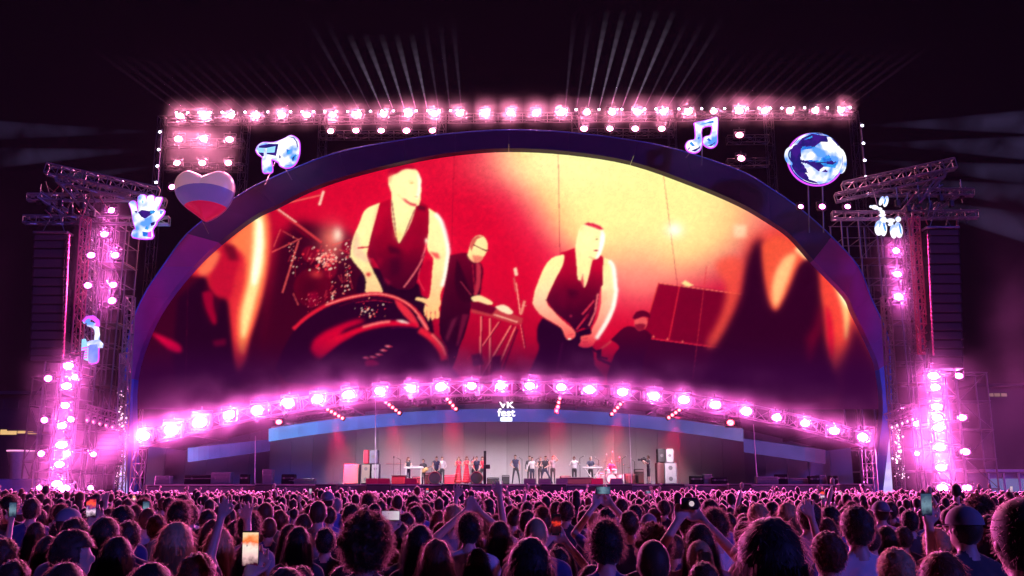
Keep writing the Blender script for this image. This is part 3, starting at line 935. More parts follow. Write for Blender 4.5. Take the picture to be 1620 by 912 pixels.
def paint():
    P = Picture()
    rng = np.random.default_rng(3)
    X, Yy = P.xx, P.yy
    base = np.array((226, 8, 58), float)
    P.im[:] = base
    # the lit air of the shown room: yellow light from the top right, red elsewhere, darkness at the sides
    def sst(v, lo, hi):
        v = np.clip((v - lo) / (hi - lo), 0, 1); return v * v * (3 - 2 * v)
    amt = sst(X - (Yy - 235) * .62, 690, 880) * (1 - sst(Yy, 350, 535)) * (1 - .62 * sst(X + (Yy - 300) * .4, 1085, 1290))
    ramp = np.array([(0, 226, 8, 56), (.25, 238, 40, 78), (.5, 250, 122, 112), (.75, 255, 196, 130), (1, 255, 238, 150)], float)
    for c_ in range(3): P.im[..., c_] = np.interp(amt, ramp[:, 0], ramp[:, 1 + c_])
    P.glow((890, 262), 120, 40, (255, 244, 168), .8)
    P.glow((1072, 364), 80, 56, (255, 236, 150), .8)
    P.glow((1010, 440), 60, 50, (255, 150, 130), .6)
    P.glow((700, 540), 230, 60, (150, 2, 48), .7)
    P.glow((300, 540), 150, 190, (52, 0, 28), .96)
    P.glow((1330, 540), 150, 130, (60, 0, 36), .95)
    n = vnoise(SH, SW, 5, rng) * .6 + vnoise(SH, SW, 2, rng) * .4
    w = np.clip(1.2 - np.abs(X - 700) / 260, 0, 1) * np.clip((470 - Yy) / 120, 0, 1)
    P.im *= (1 + (n - .5) * .10 * w)[..., None]
    # seams of the screen cloth
    for x0, x1, y1 in ((719, 712, 470), (883, 886, 420), (1044, 1074, 470)):
        P.line((x0, 232), (x1, y1), 1.1, (150, 10, 40), .6, .45)
    rr = random.Random(9)
    def wob(pts, s): return pts
    def G(pts, stops, blur=.8, alpha=1.0, smooth=True):
        """outline filled with a tone that changes with height"""
        if smooth:
            q = [np.array(p, float) for p in pts] + [np.array(pts[0], float)]
            pts = spline(q, 3)[:-1]
        r = P.mask(pts, blur)
        if r is None: return
        (a, b, c, d), m = r
        ys = Yy[a:b, c:d]
        col = np.stack([np.interp(ys, [s[0] for s in stops], [s[1][i] for s in stops]) for i in range(3)], -1)
        m = (m * alpha)[..., None]
        P.im[a:b, c:d] = P.im[a:b, c:d] * (1 - m) + col * m
    def glint(n, cx, cy, sx, sy, lo=.5, hi=1.9, cols=((255, 226, 200), (255, 150, 130), (240, 50, 70))):
        for k in range(n):
            a, b, s = rr.gauss(cx, sx), rr.gauss(cy, sy), rr.uniform(lo, hi)
            P.poly([(a - s, b), (a, b - s), (a + s, b), (a, b + s)], rr.choice(cols), .5, .9, False)
    zA, zB, zC, zD, zE, zF, zG, zH = Z(545, 245, 4.822), Z(545, 395, 4.1), Z(690, 360, 3.413), Z(835, 340, 5.467), Z(835, 450, 5.465), Z(430, 290, 3.565), Z(460, 450, 5.465), Z(215, 320, 2.733)
    SKN = [(250, (255, 246, 178)), (370, (255, 243, 168)), (420, (255, 232, 160)), (455, (255, 208, 148)), (500, (255, 196, 128)), (540, (255, 130, 110))]
    # out of focus raised arms at the left
    P.poly(zH([(-60, 330), (180, 380), (260, 300), (400, 160), (540, 0), (560, 300), (560, 620), (560, 860), (-80, 860)]), (66, 0, 34), 8)
    P.poly(zH([(380, 170), (450, 110), (530, 40), (575, 50), (585, 200), (562, 350), (522, 500), (492, 590), (476, 680), (446, 732), (424, 700), (410, 600), (402, 500), (392, 420), (340, 390), (296, 330), (236, 310), (300, 240)]), (226, 46, 58), 3.2)
    P.poly(zH([(396, 175), (500, 68), (566, 50), (574, 230), (546, 400), (492, 570), (460, 664), (440, 600), (440, 480), (470, 350), (472, 240), (424, 196)]), (255, 128, 78), 3.6)
    P.poly(zH([(508, 66), (550, 56), (556, 250), (522, 400), (480, 560), (458, 590), (458, 470), (490, 340), (502, 200)]), (255, 228, 150), 3)
    P.poly(zH([(524, 70), (544, 90), (546, 220), (522, 350), (500, 340), (516, 200)]), (255, 255, 225), 2.4)
    P.poly(zH([(366, 196), (430, 206), (452, 256), (432, 310), (402, 424), (322, 376), (330, 262)]), (200, 16, 54), 3.4)
    P.poly(zH([(372, 176), (424, 190), (442, 250), (404, 250)]), (120, 8, 38), 3)
    P.poly(zH([(262, 296), (330, 214), (366, 226), (330, 296), (290, 320)]), (252, 118, 84), 3)
    P.poly(zH([(180, 420), (300, 322), (286, 440), (336, 536), (376, 410), (402, 520), (424, 724), (440, 800), (180, 800)]), (40, 0, 34), 3.6)
    P.poly(zH([(286, 392), (330, 386), (336, 450), (350, 516), (334, 528), (302, 462)]), (160, 0, 50), 2.2)
    P.poly(zH([(330, 600), (390, 590), (390, 620), (340, 625)]), (110, 0, 46), 2.5)
    P.poly(zH([(60, 560), (130, 586), (190, 618), (196, 652), (150, 642), (100, 602)]), (226, 0, 68), 2.6)
    P.line(zH([(225, 330)])[0], zH([(215, 800)])[0], 1.2, (90, 4, 44), .8, .6)
    # dark depth and the drum kit
    P.poly([(440, 380), (470, 352), (520, 360), (560, 375), (600, 450), (600, 520), (480, 560), (420, 640), (400, 640), (420, 500)], (70, 0, 34), 7)
    P.glow((525, 378), 22, 26, (255, 130, 110), .85); P.glow((534, 372), 8, 12, (255, 225, 200), .9)
    P.line(zF([(0, 132)])[0], zF([(285, 66)])[0], 2.2, (245, 110, 96), .7); P.line(zF([(292, 44)])[0], zF([(268, 126)])[0], 4.2, (255, 200, 176), .8)
    P.line(zF([(20, 142)])[0], zF([(282, 336)])[0], 4.2, (222, 66, 74), .8); P.line(zF([(36, 148)])[0], zF([(140, 222)])[0], 2, (255, 200, 180), .6); P.poly(zF([(90, 220), (180, 270), (250, 330), (170, 290)]), (120, 0, 40), 1.5)
    for a, b, w in (((0, 390), (170, 310), 2), ((50, 260), (10, 360), 1.6), ((60, 270), (150, 320), 1.4), ((150, 330), (60, 620), 3), ((120, 620), (150, 690), 2), ((340, 350), (440, 320), 2), ((380, 376), (440, 396), 2.4)):
        P.line(zF([a])[0], zF([b])[0], w, (240, 96, 90), .7, .85)
    P.poly(zF([(125 + 110 + 112 * math.cos(t), 590 + 112 * math.sin(t)) for t in np.linspace(0, 6, 14)]), (108, 0, 36), 1.4)
    P.glow(zF([(250, 515)])[0], 10, 7, (240, 70, 70), .8); P.glow(zF([(215, 600)])[0], 18, 22, (70, 0, 30), .7)
    for cx, cy, rx, ry in ((220, 400, 50, 46), (330, 470, 40, 70), (420, 360, 26, 40)):
        P.poly(zF([(cx + rx * math.cos(t), cy + ry * math.sin(t)) for t in np.linspace(0, 6, 12)]), (140, 4, 44), 1.4, .9)
    q = zF([(300, 430)])[0]; glint(120, q[0], q[1], 10, 10, .6, 2.8); q = zF([(330, 400)])[0]; P.glow(q, 14, 10, (255, 120, 110), .5)
    q = zF([(425, 480)])[0]; glint(70, q[0], q[1], 3.2, 26); q = zF([(345, 620)])[0]; glint(40, q[0], q[1], 4, 12)
    q = zF([(120, 400)])[0]; glint(40, q[0], q[1], 5, 18, .4, 1.6); q = zF([(230, 660)])[0]; glint(30, q[0], q[1], 6, 8, .4, 1.4, ((240, 60, 80), (255, 130, 130)))
    for k in range(16):
        a, b = rr.uniform(100, 440), rr.uniform(330, 640)
        P.line(zF([(a, b)])[0], zF([(a + rr.gauss(0, 14), b + rr.uniform(20, 70))])[0], rr.uniform(1, 2.2), (230, 60, 74), .7, .6)
    # singer at the left, in a waistcoat
    P.poly(zB([(90, 180), (200, 120), (440, 200), (520, 280), (560, 420), (560, 560), (300, 330), (90, 300)]), (44, 0, 36), 1.4)
    P.poly(zB([(496, 100), (566, 70), (556, 262), (540, 310), (500, 296), (486, 200)]), (196, 0, 50), 1.6)
    G(zA([(270, 368), (200, 394), (150, 432), (110, 530), (72, 620), (50, 700), (45, 790)]) + zB([(32, 34), (62, 84), (120, 152), (140, 210), (140, 288), (236, 288), (244, 258), (212, 190), (182, 130), (146, 46)]) + zA([(186, 700), (212, 600), (242, 480), (262, 400)]), SKN, .8)
    P.poly(zA([(70, 640), (100, 600), (120, 700), (160, 760), (200, 830), (120, 800), (60, 760)]), (255, 190, 160), 2.4, .7); P.line(zA([(100, 712)])[0], zA([(192, 704)])[0], 2.4, (190, 20, 50), .8, .9)
    P.glow(zB([(155, 162)])[0], 4, 3.4, (206, 40, 50), .9); P.line(zA([(92, 590)])[0], zA([(80, 660)])[0], 2, (255, 200, 150), 1, .8)
    G(zA([(640, 408), (690, 440), (735, 490), (765, 600), (790, 680), (798, 780)]) + zB([(678, 40), (672, 100), (662, 160), (640, 240), (620, 300), (626, 350), (614, 380), (618, 432), (602, 450), (586, 444), (570, 462), (556, 440), (545, 468), (534, 440), (520, 428), (515, 384), (522, 352), (490, 336), (460, 328), (468, 311), (510, 314), (544, 316), (560, 250), (570, 130), (576, 60)]) + zA([(640, 740), (630, 680), (640, 560)]), SKN, .8)
    P.poly(zB([(548, 14), (606, 24), (622, 62), (590, 56)]), (236, 70, 76), 1.6, .9)
    for a, b in (((534, 396), (530, 440)), ((560, 404), (556, 446)), ((588, 400), (590, 440)), ((520, 350), (540, 372))): P.line(zB([a])[0], zB([b])[0], 1.3, (214, 70, 74), .7, .8)
    P.arc(zA([(690, 450), (738, 510), (770, 610), (788, 700)]) + zB([(672, 20), (664, 90), (652, 170), (632, 240)]), 6.5, (255, 255, 240), 1.6, .9)
    G(zA([(362, 290), (430, 322), (470, 366), (545, 392), (528, 470), (492, 560), (442, 648), (415, 678), (384, 610), (364, 500), (354, 400)]), SKN, .8)
    vest1 = zA([(356, 338), (276, 374), (256, 440), (216, 570), (190, 680), (184, 780)]) + zB([(188, 60), (228, 130), (262, 200), (330, 250), (400, 262), (452, 242), (484, 160), (506, 90), (524, 20)]) + zA([(604, 720), (624, 660), (640, 560), (640, 410), (602, 372), (575, 356), (548, 388), (528, 470), (492, 560), (442, 648), (415, 678), (384, 610), (364, 500), (354, 400)])
    G(vest1, [(310, (196, 0, 46)), (350, (168, 0, 44)), (390, (150, 0, 44)), (420, (108, 0, 42)), (460, (78, 0, 40))], .9, 1, True)
    for pts, c, bl, al in ((zA([(330, 690), (420, 720), (430, 760), (340, 750)]), (70, 0, 36), 2.6, .8), (zA([(256, 440), (290, 380), (330, 420), (300, 560), (230, 640)]), (212, 0, 52), 4, .5), (zA([(560, 380), (620, 400), (620, 430), (556, 420)]), (96, 0, 34), 2, .9), (zA([(420, 690), (520, 600), (560, 640), (480, 760)]), (186, 0, 52), 4, .45), (zB([(200, 40), (250, 60), (240, 120), (210, 90)]), (170, 0, 50), 3, .6), (zB([(290, 60), (370, 40), (360, 160), (300, 180)]), (60, 0, 38), 4, .6), (zB([(250, 180), (300, 210), (290, 240), (262, 210)]), (190, 20, 66), 2, .6)):
        P.poly(pts, c, bl, al)
    P.line(zA([(360, 350)])[0], zA([(400, 660)])[0], 1.6, (120, 0, 38), 1, .8); P.line(zA([(536, 420)])[0], zA([(430, 680)])[0], 1.6, (130, 0, 40), 1, .8)
    P.arc(zA([(626, 640), (616, 720), (590, 790)]) + zB([(520, 30), (480, 110), (420, 200), (384, 246)]), 2.6, (255, 130, 130), .9, .9); P.arc(zB([(492, 120), (480, 190), (520, 270)]), 1.8, (240, 70, 90), .8, .8); P.glow(zA([(625, 655)])[0], 3, 4, (255, 235, 200), .9)
    G(zA([(333, 200), (340, 168), (396, 140), (440, 114), (500, 108), (545, 112), (570, 150), (586, 200), (580, 236), (588, 262), (582, 300), (576, 366), (552, 394), (502, 388), (466, 362), (430, 330), (372, 312), (350, 270), (336, 230)]), SKN, .9)
    P.poly(zA([(330, 168), (332, 122), (370, 90), (430, 70), (470, 60), (524, 86), (548, 112), (520, 110), (482, 100), (440, 114), (408, 138), (362, 152)]), (188, 0, 48), 1.7, 1, False)
    P.poly(zA([(332, 190), (338, 150), (380, 140), (360, 170), (345, 220)]), (244, 120, 100), 2, .6)
    P.poly(zA([(440, 330), (474, 366), (510, 388), (552, 394), (540, 376), (500, 366), (470, 342)]), (206, 26, 56), 1.2, .85); P.poly(zA([(556, 130), (582, 196), (578, 262), (566, 320), (548, 340), (560, 260), (560, 190)]), (255, 255, 246), 1.6, .9)
    P.glow(zA([(512, 216)])[0], 3.4, 1.8, (236, 180, 104), .8); P.line(zA([(490, 196)])[0], zA([(530, 198)])[0], 1.4, (246, 206, 130), .8, .7); P.line(zA([(528, 318)])[0], zA([(560, 322)])[0], 1.4, (240, 170, 120), .8, .7); P.line(zA([(405, 300)])[0], zA([(450, 345)])[0], 3, (252, 214, 140), 1.6, .7); P.glow(zA([(410, 610)])[0], 7, 9, (252, 210, 120), .5)
    # drums at the front
    P.poly(zG([(0, 440), (150, 280), (350, 165), (560, 100), (760, 84), (910, 116), (1040, 190), (1130, 290), (1190, 400), (1330, 520), (1370, 700), (1370, 850), (-40, 850)]), (46, 0, 40), 1.6)
    P.arc(zG([(20, 390), (150, 276), (350, 164), (600, 98), (760, 87), (900, 117), (1040, 192), (1130, 292), (1182, 400)]), 6, (222, 30, 60), 1.2)
    P.arc(zG([(300, 180), (480, 122), (640, 92), (760, 84), (900, 112), (1020, 176), (1110, 270)]), 2.4, (255, 150, 132), .8, .9)
    P.arc(zG([(1100, 270), (1150, 340), (1185, 400)]), 5, (255, 130, 122), 1.2, .9)
    P.arc(zG([(420, 190), (600, 130), (760, 122), (880, 136)]), 2.2, (80, 0, 40), .7); P.arc(zG([(560, 160), (720, 140), (880, 160)]), 1.6, (190, 20, 60), .7, .8)
    P.poly(zG([(895, 132), (960, 160), (1060, 262), (1112, 372), (1060, 352), (980, 272), (920, 192)]), (232, 48, 70), 1.3)
    P.poly(zG([(170, 570), (200, 482), (330, 390), (560, 306), (640, 322), (470, 392), (430, 470), (560, 426), (400, 560), (250, 645)]), (214, 0, 56), 3)
    P.arc(zG([(250, 600), (360, 500), (500, 432), (660, 374), (830, 340), (970, 344), (1095, 366)]), 9, (224, 8, 56), 1.8)
    P.arc(zG([(620, 372), (760, 336), (860, 322)]), 4, (255, 140, 128), 1.2, .9); P.poly(zG([(905, 312), (960, 306), (1044, 344), (960, 336)]), (255, 232, 214), 1.4)
    P.poly(zG([(240, 680), (420, 520), (640, 430), (860, 380), (1000, 368), (1100, 392), (1220, 560), (1280, 700), (1290, 860), (160, 860)]), (40, 0, 44), 2)
    P.arc(zG([(860, 382), (980, 374), (1080, 384)]), 1.4, (96, 0, 60), .7, .9)
    P.arc(zG([(1110, 392), (1200, 452), (1290, 552), (1330, 656)]), 11, (232, 34, 62), 1.8); P.arc(zG([(1216, 430), (1304, 530), (1340, 620)]), 4, (255, 118, 112), 1.3, .9)
    for a, b in ((845, 537), (803, 572), (763, 608), (712, 630), (654, 637)):
        P.poly(zG([(a - 38, b - 6), (a, b - 12), (a + 40, b + 4), (a, b + 12)]), (248, 74, 92), .8); P.glow(zG([(a - 10, b)])[0], 3, 1.5, (255, 190, 190), .7)
    P.poly(zG([(640, 664), (700, 650), (770, 688), (720, 706), (650, 706)]), (172, 0, 62), 1.5); q = zG([(680, 230)])[0]; glint(46, q[0], q[1], 9, 6, .5, 1.9)
    P.poly(zG([(150, 70), (230, 60), (240, 140), (160, 220)]), (150, 0, 50), 2.5, .8); q = zG([(190, 150)])[0]; glint(18, q[0], q[1], 6, 8, .4, 1.4, ((240, 60, 80), (255, 140, 140)))
    # keyboard player in a dark coat
    G(zC([(75, 152), (112, 144), (166, 138), (190, 178), (236, 188), (254, 230), (246, 300), (236, 370), (206, 400), (186, 440), (180, 482), (150, 590), (128, 640), (104, 722), (70, 776), (62, 660), (18, 570), (28, 420), (50, 300)]), [(400, (120, 0, 42)), (450, (84, 0, 38)), (520, (52, 0, 36)), (580, (44, 0, 40))], .9)
    P.poly(zC([(112, 170), (140, 230), (180, 328), (208, 372), (190, 402), (130, 392), (100, 300)]), (60, 0, 34), 1.4); P.poly(zC([(216, 190), (240, 206), (240, 300), (222, 362), (204, 362), (216, 280)]), (206, 52, 76), 1.1, .9); P.line(zC([(196, 200)])[0], zC([(208, 340)])[0], 1.6, (196, 30, 60), .8, .8)
    P.line(zC([(130, 290)])[0], zC([(190, 368)])[0], 1.4, (220, 70, 90), .8, .8); P.poly(zC([(140, 470), (176, 470), (120, 640), (108, 640)]), (130, 20, 62), 1.6, .8); P.poly(zC([(84, 500), (118, 480), (60, 620), (50, 600)]), (150, 40, 80), 2, .6)
    G(zC([(168, 150), (184, 96), (200, 60), (230, 42), (262, 54), (278, 90), (274, 130), (256, 160), (236, 186), (206, 190), (180, 172)]), [(370, (255, 240, 168)), (405, (255, 226, 154)), (416, (255, 170, 130))], .8)
    P.poly(zC([(182, 104), (192, 68), (222, 46), (252, 50), (218, 66), (200, 104), (190, 130)]), (206, 70, 70), .9, .85, False); P.line(zC([(200, 94)])[0], zC([(272, 128)])[0], 1.5, (120, 20, 40), .5); P.line(zC([(266, 122)])[0], zC([(288, 126)])[0], 1.6, (150, 40, 50), .5); P.poly(zC([(196, 150), (228, 152), (252, 162), (234, 186), (208, 188)]), (232, 112, 96), 1, .75)
    P.poly(zC([(188, 440), (320, 436), (440, 478), (470, 492), (462, 522), (430, 526), (300, 484), (188, 460)]), (196, 60, 70), .9, 1, False); P.poly(zC([(186, 400), (250, 406), (330, 436), (300, 470), (190, 440)]), (120, 0, 44), 1, 1, False)
    P.poly(zC([(190, 376), (240, 368), (302, 402), (292, 420), (230, 402), (196, 398)]), (255, 222, 160), .8); P.poly(zC([(318, 428), (368, 418), (416, 456), (392, 470), (336, 446)]), (255, 226, 186), .9); P.line(zC([(310, 470)])[0], zC([(440, 512)])[0], 2, (255, 190, 160), .8)
    for a, b, w in (((243, 480), (235, 800), 2.8), ((290, 490), (288, 830), 3), ((405, 530), (235, 820), 3), ((430, 535), (330, 765), 2.6), ((340, 510), (250, 640), 2.2), ((455, 525), (478, 655), 1.4)):
        P.line(zC([a])[0], zC([b])[0], w, (246, 120, 112), .7); P.line(zC([(a[0] + 8, a[1])])[0], zC([(b[0] + 8, b[1])])[0], 1.1, (110, 0, 46), .6, .8)
    P.line(zC([(440, 550)])[0], zC([(360, 770)])[0], 3, (90, 0, 44), 1, .8); P.poly(zC([(190, 690), (240, 680), (260, 740), (200, 750)]), (70, 0, 44), 1.6); P.poly(zC([(300, 700), (350, 690), (350, 770), (300, 780)]), (80, 0, 46), 1.6); glint(14, 745, 575, 14, 10, .4, 1.0)
    P.line(zC([(420, 270)])[0], zC([(430, 350)])[0], 3, (220, 90, 90), .7); P.line(zC([(432, 300)])[0], zC([(455, 472)])[0], 2.2, (255, 160, 136), .7); P.line(zC([(426, 218)])[0], zC([(434, 262)])[0], 5.5, (255, 214, 180), .9); P.line(zC([(478, 396)])[0], zC([(458, 470)])[0], 4.4, (240, 140, 120), .8); P.line(zC([(462, 420)])[0], zC([(490, 424)])[0], 1.4, (250, 160, 140), .6)
    # singer at the right, in a waistcoat
    P.poly(zE([(130, 290), (84, 370), (80, 480), (96, 560), (24, 740), (-20, 860), (640, 860), (580, 700), (556, 540), (440, 420), (300, 380)]), (44, 0, 42), 1.4)
    P.line(zE([(300, 500)])[0], zE([(240, 800)])[0], 2.6, (88, 6, 62), 1.6, .8)
    SK3 = [(340, (255, 246, 178)), (420, (255, 242, 164)), (455, (255, 228, 168)), (480, (255, 196, 158)), (505, (255, 160, 136)), (535, (250, 96, 96)), (550, (236, 50, 76))]
    G(zD([(318, 345), (240, 360), (180, 400), (130, 480), (90, 580), (60, 660), (42, 760)]) + zE([(42, 170), (72, 222), (130, 280), (220, 332), (290, 382), (320, 452), (350, 482), (400, 466), (414, 424), (380, 378), (320, 330), (232, 242), (162, 142)]) + zD([(236, 570), (302, 440)]), SK3, .8)
    G(zD([(655, 368), (710, 394), (746, 440), (766, 600), (771, 680)]) + zE([(770, 84), (746, 222), (682, 362), (602, 472), (546, 542), (470, 546), (440, 526), (460, 490), (455, 450), (500, 440), (542, 434), (556, 380), (600, 300), (636, 160), (636, 20)]) + zD([(648, 600), (643, 440)]), SK3, .8)
    P.arc(zD([(700, 400), (738, 450), (754, 560), (760, 640)]) + zE([(764, 60), (738, 200), (672, 342), (592, 472)]), 6.5, (255, 255, 240), 1.6, .92); P.poly(zE([(640, 60), (690, 70), (640, 260), (580, 400), (560, 420), (610, 300)]), (255, 176, 140), 3, .55)
    G(zD([(412, 286), (480, 346), (556, 384), (552, 430), (522, 560), (490, 634), (455, 572), (430, 560), (420, 430)]), SK3, .8); P.poly(zD([(452, 596), (476, 512), (488, 624)]), (226, 60, 84), 1, .9, False)
    vest2 = zD([(406, 288), (340, 312), (272, 336), (318, 352), (302, 440), (236, 570), (162, 736)]) + zE([(160, 138), (230, 232), (300, 292), (360, 342), (412, 402), (470, 382), (542, 372), (590, 240), (628, 30)]) + zD([(648, 600), (650, 440), (655, 380), (622, 348), (566, 392), (552, 430), (522, 560), (490, 634), (455, 572), (430, 556), (420, 430)])
    G(vest2, [(395, (206, 0, 50)), (430, (178, 0, 48)), (460, (120, 0, 44)), (490, (84, 0, 42)), (520, (56, 0, 42))], .9)
    for pts, c, bl, al in ((zD([(340, 640), (430, 660), (440, 720), (360, 720)]), (70, 0, 38), 3, .8), (zD([(560, 400), (640, 380), (640, 480), (580, 500)]), (216, 0, 54), 4, .4), (zE([(260, 80), (330, 60), (340, 200), (290, 220)]), (128, 4, 54), 4, .5), (zE([(370, 120), (450, 60), (460, 160), (400, 220)]), (110, 0, 46), 4, .5)): P.poly(pts, c, bl, al)
    P.glow(zE([(372, 275)])[0], 2.2, 2.2, (190, 40, 80), .8)
    for a, b, w, c in (((576, 140), (470, 262), 3.2, (228, 58, 84)), ((606, 80), (582, 240), 3.2, (246, 120, 120)), ((582, 240), (528, 360), 2.8, (246, 120, 120)), ((524, 258), (420, 392), 3, (222, 44, 76)), ((560, 180), (500, 300), 2, (120, 0, 46))): P.line(zE([a])[0], zE([b])[0], w, c, .8, .9)
    P.poly(zE([(430, 412), (540, 374), (552, 428), (452, 450)]), (36, 0, 40), 1); P.line(zE([(345, 472)])[0], zE([(372, 474)])[0], 1.6, (255, 240, 220), .6)
    for a, b in (((400, 430), (350, 440)), ((470, 470), (520, 466)), ((470, 500), (516, 500))): P.line(zE([a])[0], zE([b])[0], 1.2, (214, 40, 70), .7, .7)
    G(zD([(414, 292), (418, 230), (434, 160), (450, 114), (490, 84), (560, 72), (622, 96), (656, 130), (669, 180), (660, 250), (648, 290), (636, 332), (602, 380), (570, 383), (530, 372), (470, 346)]), SK3, .9)
    P.poly(zD([(490, 82), (520, 69), (572, 77), (624, 98), (654, 127), (628, 131), (580, 112), (530, 96)]), (206, 0, 52), 1.1, 1, False); P.line(zD([(540, 86)])[0], zD([(620, 116)])[0], 1.1, (246, 110, 110), .6, .8); P.poly(zD([(440, 150), (456, 106), (490, 92), (470, 140)]), (250, 222, 140), 1.6, .7)
    P.poly(zD([(640, 130), (667, 180), (656, 258), (637, 322), (606, 376), (586, 376), (610, 312), (624, 232), (630, 170)]), (255, 255, 250), 1.4, .95)
    P.glow(zD([(597, 212)])[0], 2.2, 1.6, (170, 140, 90), .85); P.glow(zD([(590, 310)])[0], 3, 1.3, (180, 10, 50), .95); P.line(zD([(576, 190)])[0], zD([(614, 192)])[0], 1.3, (244, 206, 120), .8, .7); P.line(zD([(530, 362)])[0], zD([(580, 384)])[0], 1.5, (232, 150, 110), .8, .7)
    # man in a hat, and the amplifiers
    P.poly([(1042, 448), (1174, 466), (1164, 552), (1016, 533)], (150, 0, 46), .8, 1, False)
    P.poly([(1076, 452), (1174, 466), (1164, 552), (1060, 538)], (126, 0, 44), 2, .9, False)
    P.poly([(1014, 534), (1166, 554), (1150, 640), (990, 640)], (74, 0, 42), 1, 1, False)
    P.line((1042, 448), (1174, 466), 1.6, (255, 120, 104), .7); P.line((1014, 534), (1164, 554), 1.8, (232, 36, 66), .7); P.line((1075, 453), (1058, 538), 1.8, (226, 40, 62), .8)
    P.line((1042, 448), (1016, 533), 1.3, (230, 60, 60), .8); P.poly([(1078, 448), (1084, 444), (1098, 452), (1086, 454)], (255, 225, 150), 1)
    for a, b in ((1034, 533), (1056, 537), (1080, 541)): P.poly([(a - 2, b), (a, b - 2), (a + 2, b), (a, b + 2)], (255, 110, 100), .6, 1, False)
    P.line((1118, 420), (1096, 600), 1.2, (226, 60, 70), .7, .7)
    G(zE([(718, 482), (830, 376), (920, 368), (1030, 402), (1070, 470), (1000, 640), (960, 860), (690, 860), (744, 620), (792, 540)]), [(510, (96, 0, 42)), (550, (70, 0, 44)), (600, (50, 0, 50))], .9)
    P.poly(zE([(920, 306), (1000, 284), (1032, 310), (1022, 370), (962, 402), (926, 362)]), (236, 92, 96), .9); P.poly(zE([(926, 346), (1016, 346), (1000, 392), (966, 404), (936, 384)]), (140, 14, 50), 1, .9); P.poly(zE([(904, 292), (940, 240), (1000, 228), (1050, 250), (1056, 292), (1000, 280), (930, 302)]), (104, 0, 42), .9)
    P.line(zE([(632, 562)])[0], zE([(722, 492)])[0], 4, (222, 60, 74), .9); P.poly(zE([(592, 572), (640, 560), (634, 640), (594, 642)]), (52, 0, 40), .9); P.line(zE([(604, 642)])[0], zE([(720, 694)])[0], 4.5, (64, 0, 46), .9); P.line(zE([(545, 545)])[0], zE([(600, 590)])[0], 3.4, (44, 0, 40), .8); P.line(zE([(630, 630)])[0], zE([(690, 645)])[0], 3, (60, 0, 44), .8)
    # lamps shining in the shown room
    P.glow((1067, 364), 13, 11, (255, 252, 225), 1); P.glow((1171, 366), 11, 11, (255, 214, 170), .9, 4)
    # raised hands at the right, out of focus
    z8 = Z(1050, 230, 2.224)
    P.poly(z8([(300, 330), (420, 290), (560, 400), (700, 620), (800, 900), (560, 900), (300, 500)]), (240, 80, 66), 10)
    P.poly(z8([(140, 880), (170, 720), (236, 600), (262, 540), (282, 440), (310, 360), (342, 326), (352, 400), (368, 520), (392, 580), (434, 500), (468, 420), (512, 388), (548, 420), (556, 520), (566, 640), (588, 760), (604, 890)]), (54, 0, 38), 6)
    P.poly(z8([(280, 410), (270, 520), (230, 620), (176, 712), (150, 700), (200, 600), (220, 500), (180, 420), (240, 390)]), (246, 90, 70), 5, .85)
    P.poly(z8([(346, 350), (400, 320), (470, 350), (520, 384), (476, 416), (440, 500), (410, 560), (392, 582), (370, 540), (352, 440)]), (244, 92, 64), 3.5)
    P.poly(z8([(470, 380), (450, 440), (412, 540), (392, 570), (380, 520), (392, 450), (430, 390)]), (255, 196, 130), 3.5)
    P.poly(z8([(480, 340), (530, 384), (500, 402), (460, 370)]), (255, 220, 160), 2.5)
    P.poly(z8([(546, 400), (590, 440), (640, 510), (664, 580), (658, 660), (630, 750), (604, 806), (592, 740), (576, 620), (556, 520)]), (246, 76, 62), 3.5)
    P.poly(z8([(580, 440), (630, 500), (654, 560), (652, 640), (640, 690), (632, 600), (610, 520)]), (255, 204, 130), 3)
    P.poly(z8([(608, 490), (644, 540), (646, 580), (620, 530)]), (255, 250, 200), 2)
    P.poly(z8([(570, 560), (590, 600), (600, 700), (590, 760), (574, 680)]), (214, 10, 56), 3, .8)
    P.poly(z8([(500, 680), (530, 630), (548, 560), (556, 640), (530, 720), (510, 770)]), (130, 4, 46), 5, .7)
    P.poly(z8([(668, 620), (720, 700), (770, 860), (760, 930), (620, 930), (620, 800), (650, 700)]), (74, 4, 48), 7)
    P.im = 255 * (np.clip(P.im, 0, 255) / 255) ** 1.10
    lum = np.clip(P.im.mean(-1) - 120, 0, None) / 135
    for c_, kk in ((0, 30), (1, 18), (2, 22)):
        P.im[..., c_] += gblur(gblur(lum, 5), 9) * kk
    g1 = (vnoise(SH, SW, 2, rng) - .5) * .05 + (vnoise(SH, SW, 7, rng) - .5) * .04
    P.im *= (1 + g1)[..., None]
    # the lower part sinks into dark plum
    t = np.clip((Yy - 525) / 75, 0, 1); t = (t * t * (3 - 2 * t) * .86)[..., None]
    P.im = P.im * (1 - t) + np.array((46, 3, 52), float) * t
    im = np.clip(P.im, 0, 255) / 255
    return np.where(im <= .04045, im / 12.92, ((im + .055) / 1.055) ** 2.4)

